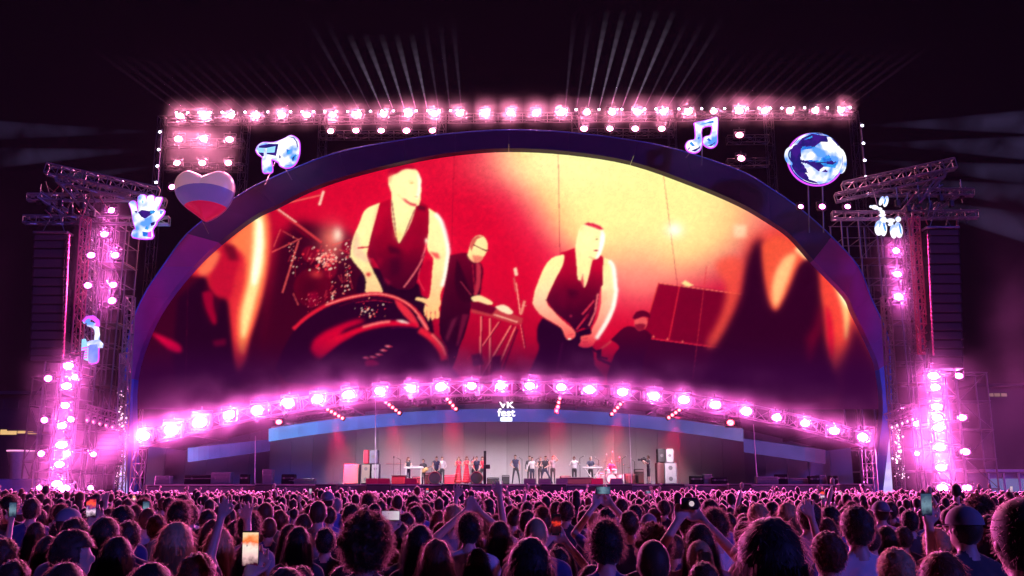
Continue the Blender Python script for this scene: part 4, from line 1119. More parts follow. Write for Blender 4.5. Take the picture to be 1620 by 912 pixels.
def screen():
    im = paint()
    a, b = at(198, 640, Y_SCREEN), at(1416, 640, Y_SCREEN)
    zt, zb = at(805, 228, Y_SCREEN).z, at(805, 648, Y_SCREEN).z
    nx, nz = 760, 300
    xs = np.linspace(a.x, b.x, nx); zs = np.linspace(zb, zt, nz)
    XX, ZZ = np.meshgrid(xs, zs)
    yv = Y_SCREEN * math.cos(TH) + (ZZ - CAMZ) * math.sin(TH)
    zv = -Y_SCREEN * math.sin(TH) + (ZZ - CAMZ) * math.cos(TH)
    PX, PY = CX + FPX * XX / yv, CY - FPX * zv / yv
    # outline of the screen: inside the arch's mid line
    mid = np.array([(p + q * 2) / 3 for p, q in zip(spline(OUT, 4), spline(INN, 4))])
    keep = np.zeros(PX.shape, bool)
    n = len(mid)
    for i in range(n):
        ax, ay = mid[i]; bx, by = mid[(i + 1) % n]
        c = (ay > PY) != (by > PY)
        keep ^= c & (PX < (bx - ax) * (PY - ay) / (by - ay + 1e-12) + ax)
    fx = np.clip(PX - SX0, 0, SW - 1.001); fy = np.clip(PY - SY0, 0, SH - 1.001)
    ix, iy = fx.astype(int), fy.astype(int)
    fx, fy = (fx - ix)[..., None], (fy - iy)[..., None]
    colr = im[iy, ix] * (1 - fx) * (1 - fy) + im[iy, np.minimum(ix + 1, SW - 1)] * fx * (1 - fy) + im[np.minimum(iy + 1, SH - 1), ix] * (1 - fx) * fy + im[np.minimum(iy + 1, SH - 1), np.minimum(ix + 1, SW - 1)] * fx * fy
    idx = np.arange(nx * nz).reshape(nz, nx)
    ok = keep[:-1, :-1] & keep[1:, :-1] & keep[:-1, 1:] & keep[1:, 1:]
    quads = np.stack([idx[:-1, :-1], idx[:-1, 1:], idx[1:, 1:], idx[1:, :-1]], -1)[ok]
    used = np.unique(quads)
    remap = np.full(nx * nz, -1); remap[used] = np.arange(len(used))
    verts = np.stack([XX.ravel(), np.full(nx * nz, Y_SCREEN), ZZ.ravel()], -1)[used]
    o = Vector((0, Y_SCREEN, zb))
    me = bpy.data.meshes.new('screen_face')
    q = remap[quads]
    me.vertices.add(len(verts)); me.vertices.foreach_set('co', (verts - np.array(o)).ravel())
    me.loops.add(q.size); me.loops.foreach_set('vertex_index', q.ravel())
    me.polygons.add(len(q)); me.polygons.foreach_set('loop_start', np.arange(len(q)) * 4); me.polygons.foreach_set('loop_total', np.full(len(q), 4))
    me.update(); me.validate()
    ca = me.color_attributes.new('picture', 'FLOAT_COLOR', 'POINT')
    cc = np.concatenate([colr.reshape(-1, 3)[used], np.ones((len(used), 1))], 1)
    ca.data.foreach_set('color', cc.ravel())
    m = bpy.data.materials.new('led_screen'); m.use_nodes = True
    nt = m.node_tree; nt.nodes.clear()
    out = nt.nodes.new('ShaderNodeOutputMaterial'); e = nt.nodes.new('ShaderNodeEmission'); at_ = nt.nodes.new('ShaderNodeAttribute')
    at_.attribute_name = 'picture'; e.inputs[1].default_value = 1.04
    nt.links.new(at_.outputs['Color'], e.inputs[0]); nt.links.new(e.outputs[0], out.inputs[0])
    m.cycles.emission_sampling = 'NONE'
    me.materials.append(m)
    root = empty('giant_screen', o, 'giant lit half-dome screen showing two men in waistcoats on red and yellow', 'screen')
    link('screen_face', me, root)
    # the casing behind the lit face, a hand's width thick
    ring = [Vector((v.x, 0, v.z)) for v in (at(p[0], p[1], Y_SCREEN) - o for p in mid) if v.z > 0]
    MB().slab([p + Vector((0, .05, 0)) for p in ring], .25).build('casing', M_BLACK, root)
screen()

# ------------------------------------------------------------------ glowing signs
E_WHITE = emat('sign_glow_white', (.95, .93, 1.0), 1.3, ((.10, .30, 1.0), .9, .40, .56))
E_MAG = emat('sign_glow_magenta', (.62, .07, .95), 1.5)
E_CYAN = emat('sign_glow_cyan', (.05, .42, .95), 1.0, ((.02, .16, .8), 2.0))
E_NAVY = emat('sign_glow_navy', (.015, .01, .17), 1.0, ((.05, .01, .25), 2.0))
E_ICE = emat('sign_glow_ice', (.30, .66, 1.0), 1.2)
E_BLUE = emat('sign_glow_blue', (.12, .26, .95), 1.0, ((.22, .38, 1.0), 1.2))

def icon(name, label, zf, body, patches, Y, bodymat=None, hang=None):
    pts = [at(*p, Y) for p in zf(body)]
    root = empty(name, pts[0], label, 'glowing sign', 'glowing signs round the stage')
    o = pts[0].copy()
    sp = [at(p[0], p[1], Y) - o for p in spline([np.array(q) for q in zf(body)] + [np.array(zf(body)[0])], 3)[:-1]]
    MB().slab(sp, .22).build('body', bodymat or E_WHITE, root)
    MB().poly_tube([p + Vector((0, .1, 0)) for p in sp], .075, 6, True).build('outline_tube', E_MAG, root, smooth=True)
    for k, (pp, m) in enumerate(patches):
        MB().slab([at(*p, Y) - o - Vector((0, .03 + .004 * k, 0)) for p in zf(pp)], .02).build('patch', m, root)
    if hang:
        c = sum(sp, Vector()) / len(sp)
        for h in hang:
            MB().tube(c + Vector((0, .2, 0)), at(*h, Y + .5) - o, .04, 5).build('bracket', M_STEEL, root)
    return root

icon('hand_sign', 'glowing white and blue open hand sign left of the striped heart', Z(195, 295, 10.13),
     [(90, 270), (130, 240), (190, 255), (225, 390), (245, 400), (240, 165), (355, 155), (355, 350), (385, 165), (490, 165), (475, 360), (515, 190), (575, 180), (615, 195), (545, 380), (600, 370), (655, 400), (610, 480), (530, 560), (520, 600), (460, 700), (455, 830), (150, 810), (160, 700), (200, 690), (160, 560), (130, 380)],
     [([(240, 420), (300, 380), (420, 400), (490, 385), (500, 420), (350, 520), (290, 490)], E_NAVY), ([(310, 730), (400, 740), (390, 810), (320, 800)], E_CYAN), ([(400, 740), (455, 720), (450, 825), (392, 812)], E_MAG), ([(440, 590), (510, 570), (500, 620), (450, 640)], E_NAVY),
      ([(300, 230), (325, 230), (325, 275), (305, 275)], E_ICE), ([(440, 390), (520, 400), (490, 440), (430, 440)], E_CYAN), ([(595, 390), (645, 400), (610, 460), (590, 440)], E_BLUE), ([(370, 640), (410, 660), (400, 700), (350, 690)], E_CYAN), ([(180, 400), (230, 400), (215, 440)], E_NAVY)], 60.6, None, [(225, 348)])
icon('megaphone_sign', 'glowing white and blue megaphone sign on the upper left of the arch', Z(395, 205, 11.4),
     [(110, 370), (150, 290), (240, 235), (430, 235), (620, 165), (700, 120), (760, 112), (850, 165), (890, 250), (890, 420), (850, 560), (780, 650), (690, 685), (620, 680), (540, 640), (520, 590), (390, 530), (395, 640), (400, 760), (320, 775), (240, 760), (225, 560), (230, 500), (150, 440)],
     [([(170, 300), (350, 262), (520, 267), (475, 480), (320, 450), (270, 470), (230, 495), (160, 430)], E_NAVY), ([(150, 335), (300, 340), (470, 305), (450, 420), (320, 425), (160, 420)], E_ICE), ([(250, 345), (310, 345), (310, 480), (260, 480)], E_WHITE), ([(670, 360), (740, 380), (715, 455), (670, 430)], E_CYAN),
      ([(750, 520), (830, 450), (855, 470), (780, 590)], E_CYAN), ([(770, 520), (820, 470), (780, 580)], E_NAVY), ([(535, 470), (560, 480), (560, 530), (535, 525)], E_NAVY), ([(700, 135), (800, 150), (860, 230), (875, 330), (862, 330), (840, 230), (790, 165)], E_NAVY), ([(640, 650), (760, 640), (700, 668)], E_BLUE)], 62.6, None, [(420, 292), (462, 285)])
icon('music_note_sign', 'glowing white double music note sign on the upper right of the arch', Z(1075, 180, 13.03),
     [(310, 200), (360, 180), (600, 130), (740, 80), (785, 110), (775, 450), (775, 590), (720, 670), (640, 695), (560, 670), (495, 610), (490, 550), (530, 480), (650, 435), (670, 250), (460, 300), (460, 600), (420, 740), (330, 795), (220, 780), (150, 720), (140, 640), (200, 560), (330, 520), (330, 300)],
     [([(400, 240), (600, 170), (690, 148), (712, 185), (520, 215)], E_CYAN), ([(390, 480), (415, 490), (400, 535), (370, 530)], E_CYAN), ([(205, 620), (240, 580), (315, 665), (270, 680)], E_CYAN), ([(565, 540), (600, 505), (650, 565), (610, 572)], E_CYAN), ([(580, 660), (680, 630), (750, 575), (730, 615), (650, 675)], E_NAVY), ([(240, 772), (380, 710), (430, 660), (415, 720), (320, 787)], E_NAVY), ([(165, 740), (205, 700), (220, 715), (180, 755)], E_NAVY)], 62.6, None, [(1110, 262), (1085, 250)])
def sax():
    Y = 60.4
    z = Z(90, 490, 9.12)
    root = icon('saxophone_sign', 'glowing blue and magenta saxophone sign beside the left red column', z,
                [(470, 505), (590, 478), (588, 600), (586, 720), (560, 762), (462, 762), (455, 640)], [], Y, E_BLUE)
    o = root.location.copy()
    f = lambda pts: [at(*p, Y - .05) - o for p in z(pts)]
    MB().slab(f([(430, 470), (480, 450), (600, 430), (655, 490), (645, 545), (590, 552), (580, 500), (480, 505), (440, 520)]), .2).build('bell_rim', E_WHITE, root)
    MB().poly_tube(f([(572, 440), (585, 360), (575, 280), (530, 228), (450, 205)]), .17, 8).build('neck', E_WHITE, root, smooth=True)
    MB().poly_tube(f([(390, 180), (440, 120), (520, 115), (585, 170), (590, 230), (555, 240)]), .15, 8).build('neck_bow', E_MAG, root, smooth=True)
    MB().poly_tube(f([(385, 185), (440, 160), (480, 130)]), .12, 8).build('mouthpiece', E_WHITE, root, smooth=True)
    MB().slab(f([(360, 430), (400, 420), (440, 560), (445, 745), (390, 722), (350, 600)]), .2).build('body_tube', E_ICE, root)
    for k in range(5):
        MB().poly_tube(f([(360, 560 + k * 36), (440, 545 + k * 36)]), .05, 6).build('key', E_MAG, root, smooth=True)
sax()
def ball():
    z = Z(1230, 200, 9.117); Y = 61.0
    C = at(*z([(540, 480)])[0], Y); R = (at(*z([(930, 480)])[0], Y) - C).length
    root = empty('glowing_ball', C, 'big glowing white and blue glassy ball sign near the upper right', 'glowing sign', 'glowing signs round the stage')
    polys = [(3, [(280, 395), (450, 400), (545, 325), (650, 320), (660, 210), (740, 200), (900, 390), (890, 560), (700, 615), (640, 520), (540, 570), (500, 615), (330, 590), (260, 560)]),
             (3, [(270, 600), (330, 625), (440, 705), (500, 742), (560, 690), (740, 680), (800, 570), (890, 555), (870, 690), (700, 840), (560, 868), (400, 820), (300, 700)]),
             (3, [(330, 160), (440, 120), (540, 185), (680, 190), (770, 180), (680, 130), (540, 95), (420, 100)]),
             (3, [(180, 320), (330, 160), (440, 130), (450, 165), (330, 210), (240, 310)]),
             (2, [(290, 370), (450, 400), (440, 430), (280, 420)]), (2, [(330, 580), (500, 610), (540, 570), (640, 520), (690, 600), (560, 630), (380, 615)]), (2, [(330, 250), (460, 200), (440, 235), (350, 268)]),
             (0, [(720, 230), (780, 240), (860, 350), (810, 345)]), (0, [(490, 125), (560, 130), (680, 160), (560, 175)]), (0, [(215, 590), (275, 600), (370, 755), (300, 720)]), (2, [(520, 640), (700, 650), (800, 570), (740, 690), (580, 690)]), (0, [(545, 750), (590, 715), (650, 745)])]
    def inside(p, poly):
        r = False
        for i in range(len(poly)):
            (ax, ay), (bx, by) = poly[i], poly[(i + 1) % len(poly)]
            if (ay > p[1]) != (by > p[1]) and p[0] < (bx - ax) * (p[1] - ay) / (by - ay) + ax: r = not r
        return r
    mb = MB().ell((0, 0, 0), (R, R * .8, R), 140, 90)
    me = mb.mesh('sphere', [E_NAVY, emat('ball_violet', (.06, .01, .22), 1.0), E_CYAN, E_WHITE], True)
    for pl in me.polygons:
        c = pl.center
        q = (540 + c.x / R * 390, 480 - c.z / R * 390)
        k = 0
        for idx, po in polys:
            if inside(q, po): k = idx
        pl.material_index = k
    link('sphere', me, root)
    MB().poly_tube([Vector((math.cos(t) * R * 1.0, 0, math.sin(t) * R * 1.0)) for t in np.linspace(0, 2 * math.pi, 48, endpoint=False)], .09, 6, True).build('outline_tube', E_MAG, root, smooth=True)
    MB().poly_tube([Vector((math.cos(t) * R * .95, -.25, math.sin(t) * R * .95)) for t in np.linspace(0, 2 * math.pi, 48, endpoint=False)], .085, 6, True).build('rim_tube', E_WHITE, root, smooth=True)
    k = R / 390
    lx, lz = (195 - 540) * k, (480 - 455) * k
    for nm, rr, w, m, dy in (('lens_ring', (88, 118), .13, E_WHITE, -.35), ('lens_inner_ring', (60, 92), .05, E_NAVY, -.5), ('lens_back_ring', (88, 122), .05, E_CYAN, -.1)):
        MB().poly_tube([Vector((lx + (25 * k if nm == 'lens_back_ring' else 0) + math.cos(t) * rr[0] * k, dy, lz + math.sin(t) * rr[1] * k)) for t in np.linspace(0, 2 * math.pi, 28, endpoint=False)], w, 6, True).build(nm, m, root, smooth=True)
    MB().ell((lx, -.3, lz), (62 * k, .1, 95 * k), 18, 10).build('lens_glass', E_ICE, root, smooth=True)
    MB().ell((890 * k - 540 * k + .05, 0, (480 - 500) * k), (.45, .35, .95), 14, 10).build('cap', E_WHITE, root, smooth=True)
    for dx in (-.5, .5): MB().tube((dx, .3, -R * .9), (dx, .8, -R - 3.2), .05, 5).build('bracket', M_STEEL, root)
ball()
def dog():
    z = Z(1365, 300, 10.73); Y = 59.6
    o = at(*z([(340, 500)])[0], Y)
    s = (at(*z([(440, 500)])[0], Y) - o).length / 100
    root = empty('balloon_dog_sign', o, 'glowing white balloon dog sign in the upper right tower', 'glowing sign', 'glowing signs round the stage')
    B = [((135, 292), (24, 24), 0), ((205, 305), (62, 34), -20), ((290, 335), (40, 30), -15), ((315, 195), (34, 88), -22), ((390, 205), (42, 100), -18), ((330, 385), (44, 34), -25), ((330, 437), (58, 26), 0), ((345, 520), (58, 62), 0),
         ((275, 655), (72, 135), -8), ((350, 670), (58, 128), -4), ((470, 530), (75, 34), -5), ((520, 715), (56, 125), 0), ((605, 690), (66, 140), 4), ((600, 505), (46, 46), 0), ((470, 590), (46, 26), 12)]
    for c, r, a in B:
        MB().ell((0, 0, 0), (r[0] * s, r[0] * s * .9, r[1] * s), 14, 10).build('balloon', E_WHITE, root, at(*z([c])[0], Y) - o, True, (0, math.radians(-a), 0))
    for c, r, a in (((345, 660), (13, 75), 8), ((265, 620), (7, 50), -12), ((610, 690), (13, 95), 6), ((350, 230), (12, 55), -20)):
        MB().ell((0, 0, 0), (r[0] * s, .1, r[1] * s), 10, 8).build('reflection_stripe', E_CYAN, root, at(*z([c])[0], Y) - o + Vector((0, -62 * s, 0)), True, (0, math.radians(-a), 0))
    MB().tube((0, .3, 0), (0, 1.2, 2.6), .04, 5).build('hanger', M_STEEL, root)
dog()

# striped heart balloon ------------------------------------------------------
def heart():
    Y = 61.6
    c = at(323, 308, Y)
    root = empty('heart_balloon', c, 'inflated heart balloon in white, blue and red stripes on the left of the arch', 'balloon')
    pts = []
    outline = [(323, 281), (336, 275), (352, 272), (366, 280), (372, 296), (369, 312), (360, 328), (345, 342), (330, 350), (324, 351), (312, 342), (292, 327), (280, 312), (276, 296), (282, 280), (298, 271), (312, 275)]
    sp = spline([np.array(p) for p in outline] + [np.array(outline[0])], 4)[:-1]
    ring = [at(p[0], p[1], Y) - c for p in sp]
    n = len(ring)
    vs, fs, mi = [], [], []
    levels = [0, .2, .4, .58, .74, .87, .96, 1.0]
    def depth(t): return 1.05 * math.sqrt(max(0, 1 - t ** 2.4))
    ctr = Vector((0, 0, at(323, 306, Y).z - c.z))
    for side in (-1, 1):
        for t in levels:
            for p in ring:
                q = ctr.lerp(p, max(t, .001)); vs.append(Vector((q.x, side * depth(t), q.z)))
    L = len(levels)
    for sd in range(2):
        b0 = sd * L * n
        for k in range(L - 1):
            for i in range(n):
                j = (i + 1) % n
                fs.append((b0 + k * n + i, b0 + k * n + j, b0 + (k + 1) * n + j, b0 + (k + 1) * n + i))
    hm = mat('balloon_stripes_glow', (.5, .5, .5), .35, 0, 0)
    nt = hm.node_tree; bs = nt.nodes['Principled BSDF']
    tc = nt.nodes.new('ShaderNodeTexCoord'); sx = nt.nodes.new('ShaderNodeSeparateXYZ'); nt.links.new(tc.outputs['Object'], sx.inputs[0])
    x2 = nt.nodes.new('ShaderNodeMath'); x2.operation = 'MULTIPLY'; nt.links.new(sx.outputs[0], x2.inputs[0]); nt.links.new(sx.outputs[0], x2.inputs[1])
    zz = nt.nodes.new('ShaderNodeMath'); zz.operation = 'MULTIPLY_ADD'; zz.inputs[1].default_value = .085; nt.links.new(x2.outputs[0], zz.inputs[0]); nt.links.new(sx.outputs[2], zz.inputs[2])
    mr_ = nt.nodes.new('ShaderNodeMapRange'); mr_.inputs['From Min'].default_value = -2.5; mr_.inputs['From Max'].default_value = 2.5; nt.links.new(zz.outputs[0], mr_.inputs['Value'])
    cr = nt.nodes.new('ShaderNodeValToRGB'); cr.color_ramp.interpolation = 'CONSTANT'
    zb_, zw_ = at(324, 318, Y - .9).z - c.z, at(324, 291, Y - .9).z - c.z
    el = cr.color_ramp.elements
    el[0].position = 0; el[0].color = (.80, .01, .07, 1)
    el[1].position = (zb_ + 2.5) / 5; el[1].color = (.20, .10, .34, 1)
    e3 = el.new((zw_ + 2.5) / 5); e3.color = (.74, .34, .42, 1)
    nt.links.new(mr_.outputs[0], cr.inputs[0]); nt.links.new(cr.outputs[0], bs.inputs['Base Color']); nt.links.new(cr.outputs[0], bs.inputs['Emission Color']); bs.inputs['Emission Strength'].default_value = .36  # stripes glow faintly in place of front light on the balloon
    me = MB().add(vs, fs).mesh('envelope', hm, True)
    bm = bmesh.new(); bm.from_mesh(me); bmesh.ops.remove_doubles(bm, verts=bm.verts, dist=.003); bm.to_mesh(me); bm.free()
    link('envelope', me, root)
    MB().poly_tube([p for p in ring], .03, 5, True).build('seam', mat('seam', (.5, .2, .3), .5), root)
    MB().tube((0, 0, at(324, 350, Y).z - c.z), at(330, 370, Y + 2) - c, .03, 5).build('tether', M_STEEL, root)
heart()

# ------------------------------------------------------------------ things at the far sides
def far_things():
    b = empty('terrace_building', at(20, 700, 120), 'dark far building at the left edge with a row of warm lit windows', 'building')
    o = b.location.copy()
    b.location.z = 0; o = b.location.copy()
    A, B = at(-60, 625, 120), at(75, 625, 120)
    MB().box(Vector(((A.x + B.x) / 2, 123, A.z / 2)) - o, (B.x - A.x, 6, A.z)).build('wall', mat('night_wall', (.03, .022, .028), .8), b)
    MB().box(Vector(((A.x + B.x) / 2, 122.6, A.z + .2)) - o, (B.x - A.x + .8, 7.4, .4)).build('roof', M_DARK, b)
    wm = emat('warm_window', (1.0, .62, .25), .8)
    for x0, x1, y0, y1 in ((1, 10, 680, 688), (11, 26, 682, 688), (28, 40, 682, 686), (42, 52, 683, 687), (53, 60, 684, 687), (-12, -2, 680, 688)):
        p, q = at(x0, y0, 119.9), at(x1, y1, 119.9)
        f = MB().box(Vector(((p.x + q.x) / 2, 119.96, (p.z + q.z) / 2)) - o, (q.x - p.x + .3, .08, p.z - q.z + .3)).build('window', M_BLACK, b)
        MB().box(Vector(((p.x + q.x) / 2, 119.9, (p.z + q.z) / 2)) - o, (q.x - p.x, .05, p.z - q.z)).build('pane', wm, f)
    for i, x in enumerate((-5, 20, 46)):
        p = at(x, 640, 119.95)
        MB().box(Vector((p.x, 119.96, p.z)) - o, (1.6, .08, 1.0)).build('window', M_BLACK, b)
    # truck at the left edge
    t = empty('truck', (at(18, 780, 62).x, 62, 0), 'blue box truck parked at the left edge beyond the crowd', 'truck')
    bl = mat('truck_blue', (.12, .16, .42), .35, .2)
    MB().box((0, 1.2, 1.62), (3.6, 2.4, 1.9), bev=.08).build('box_body', bl, t)
    MB().box((1.78 + .5, 1.2, 1.45), (.95, 2.2, 1.5), bev=.14).build('cab', mat('truck_white', (.6, .58, .66), .3, .1), t)
    MB().box((1.78 + .62, .08, 1.75), (.55, .03, .5)).build('window', M_BLACK, t)
    for x in (-1.2, -.4, 2.2):
        w = MB().tube((x, .02, .45), (x, .34, .45), .45, 16).build('wheel', M_BLACK, t)
        MB().tube((x, .0, .45), (x, .04, .45), .22, 12).build('rim', M_ALU, w)
    # flared urn beyond it
    u = at(29, 765, 70)
    MBu = MB()
    prof = [(.52, 0), (.60, 1.2), (.72, 2.4), (.95, 3.3), (1.0, 3.5)]
    vs, fs = [], []
    for r_, z_ in prof:
        for i in range(14): vs.append((r_ * math.cos(2 * math.pi * i / 14), r_ * math.sin(2 * math.pi * i / 14), z_))
    for k in range(len(prof) - 1):
        for i in range(14): j = (i + 1) % 14; fs.append((k * 14 + i, k * 14 + j, (k + 1) * 14 + j, (k + 1) * 14 + i))
    e = empty('fabric_funnel', (u.x, 70, 1.2), 'pale flared fabric funnel rising behind the blue truck', 'decoration')
    MBu.add(vs, fs).build('funnel', mat('funnel_white', (.5, .42, .5), .6), e, smooth=True)
    MB().poly_tube([(1.0 * math.cos(t_), 1.0 * math.sin(t_), 3.5) for t_ in np.linspace(0, 6.283, 16, endpoint=False)], .06, 5, True).build('rim', emat('funnel_rim', (1, .35, .7), 1.2), e)
    MB().tube((0, 0, -1.2), (0, 0, .1), .5, 12).build('base', M_BLACK, e)
    # kiosk at the right edge
    k = empty('ticket_kiosk', (at(1604, 780, 64).x, 64, 0), 'pale framed kiosk with a blue front at the right edge beyond the crowd', 'kiosk')
    MB().box((0, 1.6, 1.5), (3.2, 2.6, 3.0)).build('wall', mat('kiosk_blue', (.10, .14, .34), .5), k)
    MB().box((0, 1.5, 3.12), (3.7, 3.2, .2), bev=.03).build('roof', mat('kiosk_white', (.5, .46, .56), .5), k)
    for x in (-1.55, -.5, .55, 1.6): MB().box((x, .16, 1.5), (.12, .14, 3.0)).build('post', MATS['kiosk_white'], k)
    MB().box((0, .2, 2.0), (3.0, .05, 1.2)).build('window', emat('kiosk_window', (.08, .14, .38), .8), k)
    f = empty('far_building', (at(1600, 700, 130).x, 130, 0), 'dark far building at the right edge with a dim lit strip', 'building')
    MB().box((4, 3, 8), (16, 6, 16)).build('wall', MATS['night_wall'], f)
    MB().box((4, 2.8, 16.2), (16.6, 7, .4)).build('roof', M_DARK, f)
    z_ = at(1600, 625, 129.9).z
    for i in range(3): MB().box((-2.2 + i * .95, -.05, z_), (.8, .06, .45)).build('window', emat('dim_window', (.6, .35, .3), .35), f)
far_things()
# ------------------------------------------------------------------ people: one continuous surface per body
def _ico(sub=1):
    bm = bmesh.new(); bmesh.ops.create_icosphere(bm, subdivisions=sub, radius=1)
    v = [x.co.copy() for x in bm.verts]; f = [[x.index for x in p.verts] for p in bm.faces]; bm.free(); return v, f
ICO2 = _ico(2)

class Fig:
    def __init__(self): self.p = []
    def caps(self, t, a, b, r0, r1): self.p.append(('c', t, Vector(a), Vector(b), r0, r1))
    def ell(self, t, c, rad, rot=None): self.p.append(('e', t, Vector(c), Vector(rad), rot, None))
    def raw(self):
        mb = MB()
        for k in self.p:
            if k[0] == 'e':
                _, t, c, rad, rot, _ = k
                vs = [Vector((v.x * rad.x, v.y * rad.y, v.z * rad.z)) for v in ICO2[0]]
                if rot is not None: vs = [rot @ v for v in vs]
                mb.add([v + c for v in vs], ICO2[1])
            else:
                _, t, a, b, r0, r1 = k
                d = b - a; L = d.length
                q = d.to_track_quat('Z', 'Y') if L > 1e-6 else None
                n = 10; vs, fs = [], []
                rings = [(-r0 * math.cos(x), r0 * math.sin(x)) for x in (0.5, 1.05)] + [(0, r0), (L, r1)] + [(L + r1 * math.cos(x), r1 * math.sin(x)) for x in (1.05, 0.5)]
                vs.append(Vector((0, 0, -r0)))
                for z, r in rings:
                    for i in range(n): vs.append(Vector((r * math.cos(2 * math.pi * i / n), r * math.sin(2 * math.pi * i / n), z)))
                vs.append(Vector((0, 0, L + r1)))
                for i in range(n):
                    j = (i + 1) % n
                    fs.append((0, 1 + j, 1 + i))
                    for m in range(len(rings) - 1): fs.append((1 + m * n + i, 1 + m * n + j, 1 + (m + 1) * n + j, 1 + (m + 1) * n + i))
                    fs.append((1 + (len(rings) - 1) * n + i, 1 + (len(rings) - 1) * n + j, len(vs) - 1))
                if q is not None: vs = [q @ v for v in vs]
                mb.add([v + a for v in vs], fs)
        return mb
    def mesh(self, name, mats, order, voxel=.022, smooth=4):
        me0 = self.raw().mesh('raw', [])
        ob = bpy.data.objects.new('tmp', me0); COL.objects.link(ob)
        rm = ob.modifiers.new('r', 'REMESH'); rm.mode = 'VOXEL'; rm.voxel_size = voxel
        sm = ob.modifiers.new('s', 'SMOOTH'); sm.iterations = smooth; sm.factor = .5
        dg = bpy.context.evaluated_depsgraph_get()
        me = bpy.data.meshes.new_from_object(ob.evaluated_get(dg))
        bpy.data.objects.remove(ob); bpy.data.meshes.remove(me0)
        me.name = name
        me.materials.clear()
        for m in mats: me.materials.append(m)
        n = len(me.polygons)
        c = np.empty(n * 3); me.polygons.foreach_get('center', c); c = c.reshape(-1, 3)
        best = np.full(n, 1e9); idx = np.zeros(n, int)
        for k in self.p:
            if k[0] == 'e':
                _, t, ce, rad, rot, _ = k
                d = c - np.array(ce)
                if rot is not None: d = d @ np.array(rot)
                r = np.linalg.norm(d / np.array(rad), axis=1); sd = (r - 1) * min(rad)
            else:
                _, t, a, b, r0, r1 = k
                a, b = np.array(a), np.array(b); ab = b - a
                h = np.clip(((c - a) @ ab) / (ab @ ab + 1e-12), 0, 1)
                sd = np.linalg.norm(c - a - h[:, None] * ab, axis=1) - (r0 + (r1 - r0) * h)
            m = sd < best
            best[m] = sd[m]; idx[m] = order[t]
        me.polygons.foreach_set('material_index', idx)
        me.polygons.foreach_set('use_smooth', np.ones(n, bool))
        return me

ORD = {'skin': 0, 'top': 1, 'bot': 2, 'shoe': 3}
M_SKIN = mat('skin', (.55, .33, .25), .5, 0, .08, 8, sheen=.25)
M_SHOE = mat('shoe', (.04, .035, .035), .5, 0, .2)

def hand(F, w, d, side, fingers, curl=0.3, up=None):
    """palm, four fingers of unequal length and a thumb leaving the side of the palm"""
    d = Vector(d).normalized()
    up = Vector(up) if up is not None else Vector((0, -1, 0))
    s = d.cross(up)
    if s.length < .1: s = Vector((1, 0, 0))
    s.normalize(); nrm = s.cross(d).normalized()
    w = Vector(w)
    pc = w + d * .05
    if not fingers:
        F.caps('skin', w, w + d * .10, .034, .03); F.caps('skin', pc, pc + d * .02 + s * side * .05, .016, .012)
        return
    for k in (-1, 0, 1): F.caps('skin', w + s * (k * .014), w + d * .085 + s * (k * .026), .017, .014)
    for k, ln in enumerate((.065, .078, .074, .055)):
        b = w + d * .088 + s * ((k - 1.5) * .0245)
        m = b + d * (ln * .55) + s * ((k - 1.5) * .008) + nrm * (curl * .02)
        e = m + d * (ln * .5 * (1 - curl * .6)) + nrm * (curl * .045)
        F.caps('skin', b, m, .0105, .0098); F.caps('skin', m, e, .0098, .0088)
    b = w + d * .03 - s * .03
    F.caps('skin', b, b + d * .035 - s * .032, .013, .0115); F.caps('skin', b + d * .035 - s * .032, b + d * .072 - s * .04 + nrm * .01, .0115, .010)

